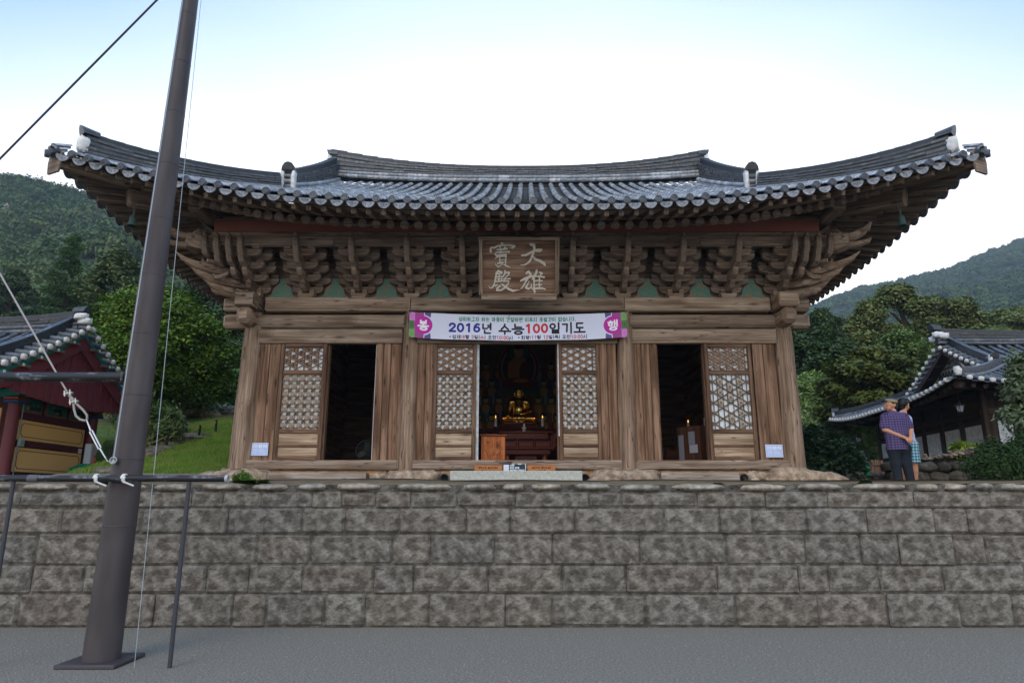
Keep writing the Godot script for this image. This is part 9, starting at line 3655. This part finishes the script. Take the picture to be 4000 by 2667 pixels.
func build_yard() -> void:
	R.seed = 1111
	var wc := Color(0.105, 0.092, 0.078)
	rubble_wall("stone_wall", "dry stone wall of dark rough boulders behind the two visitors, rising to the right", 9.35, 13.0, -2.7, 0.60, 1.10, 1201, 0.40, wc, -0.06)
	rubble_wall("low_stone_wall", "low dark stone wall left of the visitors, below the bamboo fence", 7.6, 9.5, -3.3, 0.32, 0.36, 1301, 0.40, tint(wc, 1.1))
	# little cairns of pebbles on both walls
	R.seed = 1400
	var pc := sr(168, 152, 138)
	var k := 0
	var x := 7.75
	while x < 12.7:
		var z := -3.3 if x < 9.3 else -2.7 + (x - 9.35) * 0.06
		var top := 0.36 if x < 9.3 else lerpf(0.60, 1.10, (x - 9.35) / 3.6) + 0.02
		var g := group_node(self, "pebble_cairn", Transform3D(Basis(), Vector3(x, top - 0.02, z + rnd(-0.1, 0.08))))
		var where := "low wall" if x < 9.3 else "higher wall"
		tag(g, "small cairn of pale pebbles piled on top of the dark %s at the right" % where, "cairn", "pebble cairns on the %s" % where)
		var n := R.randi_range(3, 6)
		var y := 0.0
		var s := rnd(0.07, 0.12)
		for j in n:
			var h := s * rnd(0.35, 0.6)
			var m := newm(vary(pc, 0.2))
			m.lump(Vector3.ZERO, Vector3(s, h * 0.6, s * 0.8), 0.35, k * 17 + j, 5, 8)
			put(g, "pebble", m.mesh(mat.stone, self), Transform3D(Basis(Vector3.UP, rnd(0, TAU)), Vector3(rnd(-0.03, 0.03), y + h * 0.5, 0)))
			y += h * 0.95
			s *= 0.8
		for j in 3:
			var m := newm(vary(pc, 0.25))
			m.lump(Vector3.ZERO, Vector3(rnd(0.04, 0.09), rnd(0.03, 0.05), 0.06), 0.4, k * 13 + j + 500, 5, 8)
			put(g, "pebble", m.mesh(mat.stone, self), Transform3D(Basis(), Vector3(rnd(-0.15, 0.15), 0.02, rnd(-0.05, 0.12))))
		x += rnd(0.14, 0.26)
		k += 1
	# bamboo fence
	R.seed = 1500
	var f := group_node(self, "bamboo_fence", Transform3D(Basis(), Vector3(8.2, 0.0, -4.9)))
	tag(f, "brown fence of upright bamboo canes below the light green bamboo", "fence")
	for i in 42:
		var m := newm(vary(sr(128, 100, 82), 0.18))
		m.tube(PackedVector3Array([Vector3(0, 0.0, 0), Vector3(rnd(-0.01, 0.01), 0.84 + rnd(-0.015, 0.015), 0)]), PackedFloat32Array([0.026]), 7)
		put(f, "bamboo_cane", m.mesh(mat.satin, self), Transform3D(Basis(), Vector3(i * 0.056, 0, rnd(-0.01, 0.01))))
	for y in [0.3, 0.7]:
		var m := newm(sr(96, 74, 60))
		m.tube(PackedVector3Array([Vector3(-0.1, y, 0.035), Vector3(2.45, y, 0.035)]), PackedFloat32Array([0.02]), 7)
		put(f, "cross_cane", m.mesh(mat.satin, self))
	# lean-to roof behind the fence
	var lr := group_node(self, "shed_roof", Transform3D(Basis(), Vector3(12.0, 0.6, -11.5)))
	tag(lr, "small sloping plank roof of a shed between bamboo and timber house", "roof")
	for j in 7:
		bx(lr, "roof_plank", Vector3(-0.1 + 0.14 * j, 0.14 * j, 0), Vector3(0.22, 0.03, 1.6), mat.wood, vary(sr(92, 82, 76), 0.15), 0.004, Basis(Vector3.BACK, 0.72))
	bx(lr, "lower_board", Vector3(0.15, -0.02, 0.5), Vector3(1.1, 0.08, 0.06), mat.wood, sr(110, 98, 90), 0.004)
	bx(lr, "wall_board", Vector3(0.75, 0.3, -0.2), Vector3(0.8, 0.9, 0.06), mat.wood, sr(76, 66, 60), 0.004)
	var gp := newm(sr(8, 120, 66))
	gp.lathe(PackedVector2Array([Vector2(0.07, 0), Vector2(0.075, 0.2), Vector2(0.06, 0.24), Vector2(0, 0.25)]), 12)
	var go := put(self, "green_bollard", gp.mesh(mat.satin, self), Transform3D(Basis(), Vector3(8.82, 0.34, -2.9)))
	tag(go, "small bright green plastic marker on the low stone wall left of the visitors", "marker")
	shrub("fern", "yellow green fern growing from the top of the dry stone wall", "fern", [[Vector3(-0.1, 0.16, 0), Vector3(0.2, 0.12, 0.15)], [Vector3(0.15, 0.12, 0), Vector3(0.2, 0.10, 0.15)]], 60, spray(6, 0.3, 3.0, 14), 0.26, Color(0.16, 0.24, 0.02), Color(0.26, 0.34, 0.05), Vector3(11.3, 0.85, -2.75), 3)
	# lawn: stepping stones, rope posts, pale stone banks
	R.seed = 1600
	var i2 := 0
	for d in [[-9.15, -1.15, 0.42, "lowest, left of the mast's foot"], [-9.47, -3.0, 0.36, "lowest right of the mast"], [-9.55, -3.5, 0.30, "second from below right of the mast"], [-9.55, -3.95, 0.32, "at the foot of the lower rope post"], [-9.68, -4.6, 0.34, "below the reed bush's right edge"], [-9.7, -5.05, 0.34, "third from the top of the flight"], [-9.72, -5.7, 0.5, "broad one next to the top"], [-9.6, -6.1, 0.4, "topmost of the flight"]]:
		var m := newm(vary(sr(138, 130, 122), 0.14))
		m.lump(Vector3.ZERO, Vector3(d[2], 0.10, 0.20), 0.3, 1700 + i2, 7, 12)
		var o := put(self, "stepping_stone", m.mesh(mat.stone, self), Transform3D(Basis(), Vector3(d[0], ground_y(d[0], d[1]) + 0.03, d[1])))
		tag(o, "flat grey stepping stone in the lawn, %s" % d[3], "stone", "stepping stones up the lawn")
		i2 += 1
	var posts := [[-9.86, -4.23, "near post left of the stepping stones"], [-9.42, -4.0, "post right beside the lower stepping stones"], [-10.08, -6.41, "upper left post above the reed bush"], [-9.38, -5.78, "post just above the topmost stepping stones"], [-9.39, -6.9, "right hand post on the open grass"], [-12.46, -12.08, "far post by the pale rocks"], [-12.93, -15.09, "farthest post under the leafy bush"], [-9.9, -2.3, "lowest post beside the red hall's corner"], [-11.6, -8.2, "post behind the reed bush"]]
	var tops: Array = []
	for p in posts:
		var gy := ground_y(p[0], p[1])
		var o := group_node(self, "rope_post", Transform3D(Basis(), Vector3(p[0], gy, p[1])))
		tag(o, "thin black rope post on the lawn, %s" % p[2], "post", "black posts of the rope barrier")
		var m := newm(Color(0.012, 0.011, 0.011))
		m.lathe(PackedVector2Array([Vector2(0.036, -0.1), Vector2(0.036, 0.40), Vector2(0.028, 0.415), Vector2(0, 0.42)]), 9)
		put(o, "stake", m.mesh(mat.flat, self))
		tops.append(Vector3(p[0], gy + 0.36, p[1]))
	for e in [[7, 1], [1, 3], [3, 4], [0, 2], [2, 4], [5, 6], [8, 5], [0, 7]]:
		var a: Vector3 = tops[e[0]]
		var b: Vector3 = tops[e[1]]
		var m := newm(sr(156, 132, 78))
		var pts := PackedVector3Array()
		for j in 9:
			var t := j / 8.0
			pts.append(a.lerp(b, t) - a - Vector3(0, 0.10 * sin(t * PI), 0))
		m.tube(pts, PackedFloat32Array([0.010]), 6)
		var o := put(self, "barrier_rope", m.mesh(mat.flat, self), Transform3D(Basis(), a))
		tag(o, "tan rope hung from the %s" % posts[e[0]][2] + (", steeper one" if e[1] == 1 or e[1] == 2 else ""), "rope", "ropes of the lawn barrier")
	var pal := sr(192, 184, 172)
	for d in [["pale stone bank behind the reed bush, at the head of the lawn", -15.6, -12.2, -10.6, 2.45, 3.05, 0.62], ["pale stone bank in the gap between the red hall and the mast", -14.2, -12.2, -7.4, 1.55, 1.75, 0.5]]:
		var w := group_node(self, "stone_bank", Transform3D(Basis(), Vector3(d[1], 0, d[3])))
		tag(w, d[0], "wall")
		var L: float = d[2] - d[1]
		for r in 3:
			var xx := 0.0
			while xx < L:
				var ww := rnd(0.45, 0.95)
				var y := lerpf(d[4], d[5], xx / L)
				var m := newm(vary(pal, 0.12))
				m.lump(Vector3.ZERO, Vector3(ww / 2, 0.17, 0.25), 0.35, int(xx * 91) + r * 7, 6, 10)
				put(w, "bank_stone", m.mesh(mat.stone, self), Transform3D(Basis(), Vector3(xx + ww / 2, y - 0.30 * r + rnd(-0.04, 0.04), 0.08 * r)))
				xx += ww
	for d in [[-11.9, -11.2, 0.7, 0.22, "nearest the lawn"], [-11.2, -12.0, 0.9, 0.2, "right of the far rope post"], [-12.9, -13.2, 1.1, 0.25, "below the leafy bush"]]:
		var m := newm(vary(pal, 0.1))
		m.lump(Vector3.ZERO, Vector3(d[2], d[3], 0.4), 0.5, int(d[0] * -50), 7, 11)
		var o := put(self, "boulder", m.mesh(mat.stone, self), Transform3D(Basis(), Vector3(d[0], ground_y(d[0], d[1]) + 0.05, d[1])))
		tag(o, "broad pale rock in the bare earth above the lawn, %s" % d[4], "rock", "pale rocks above the lawn")
	R.seed = 1800
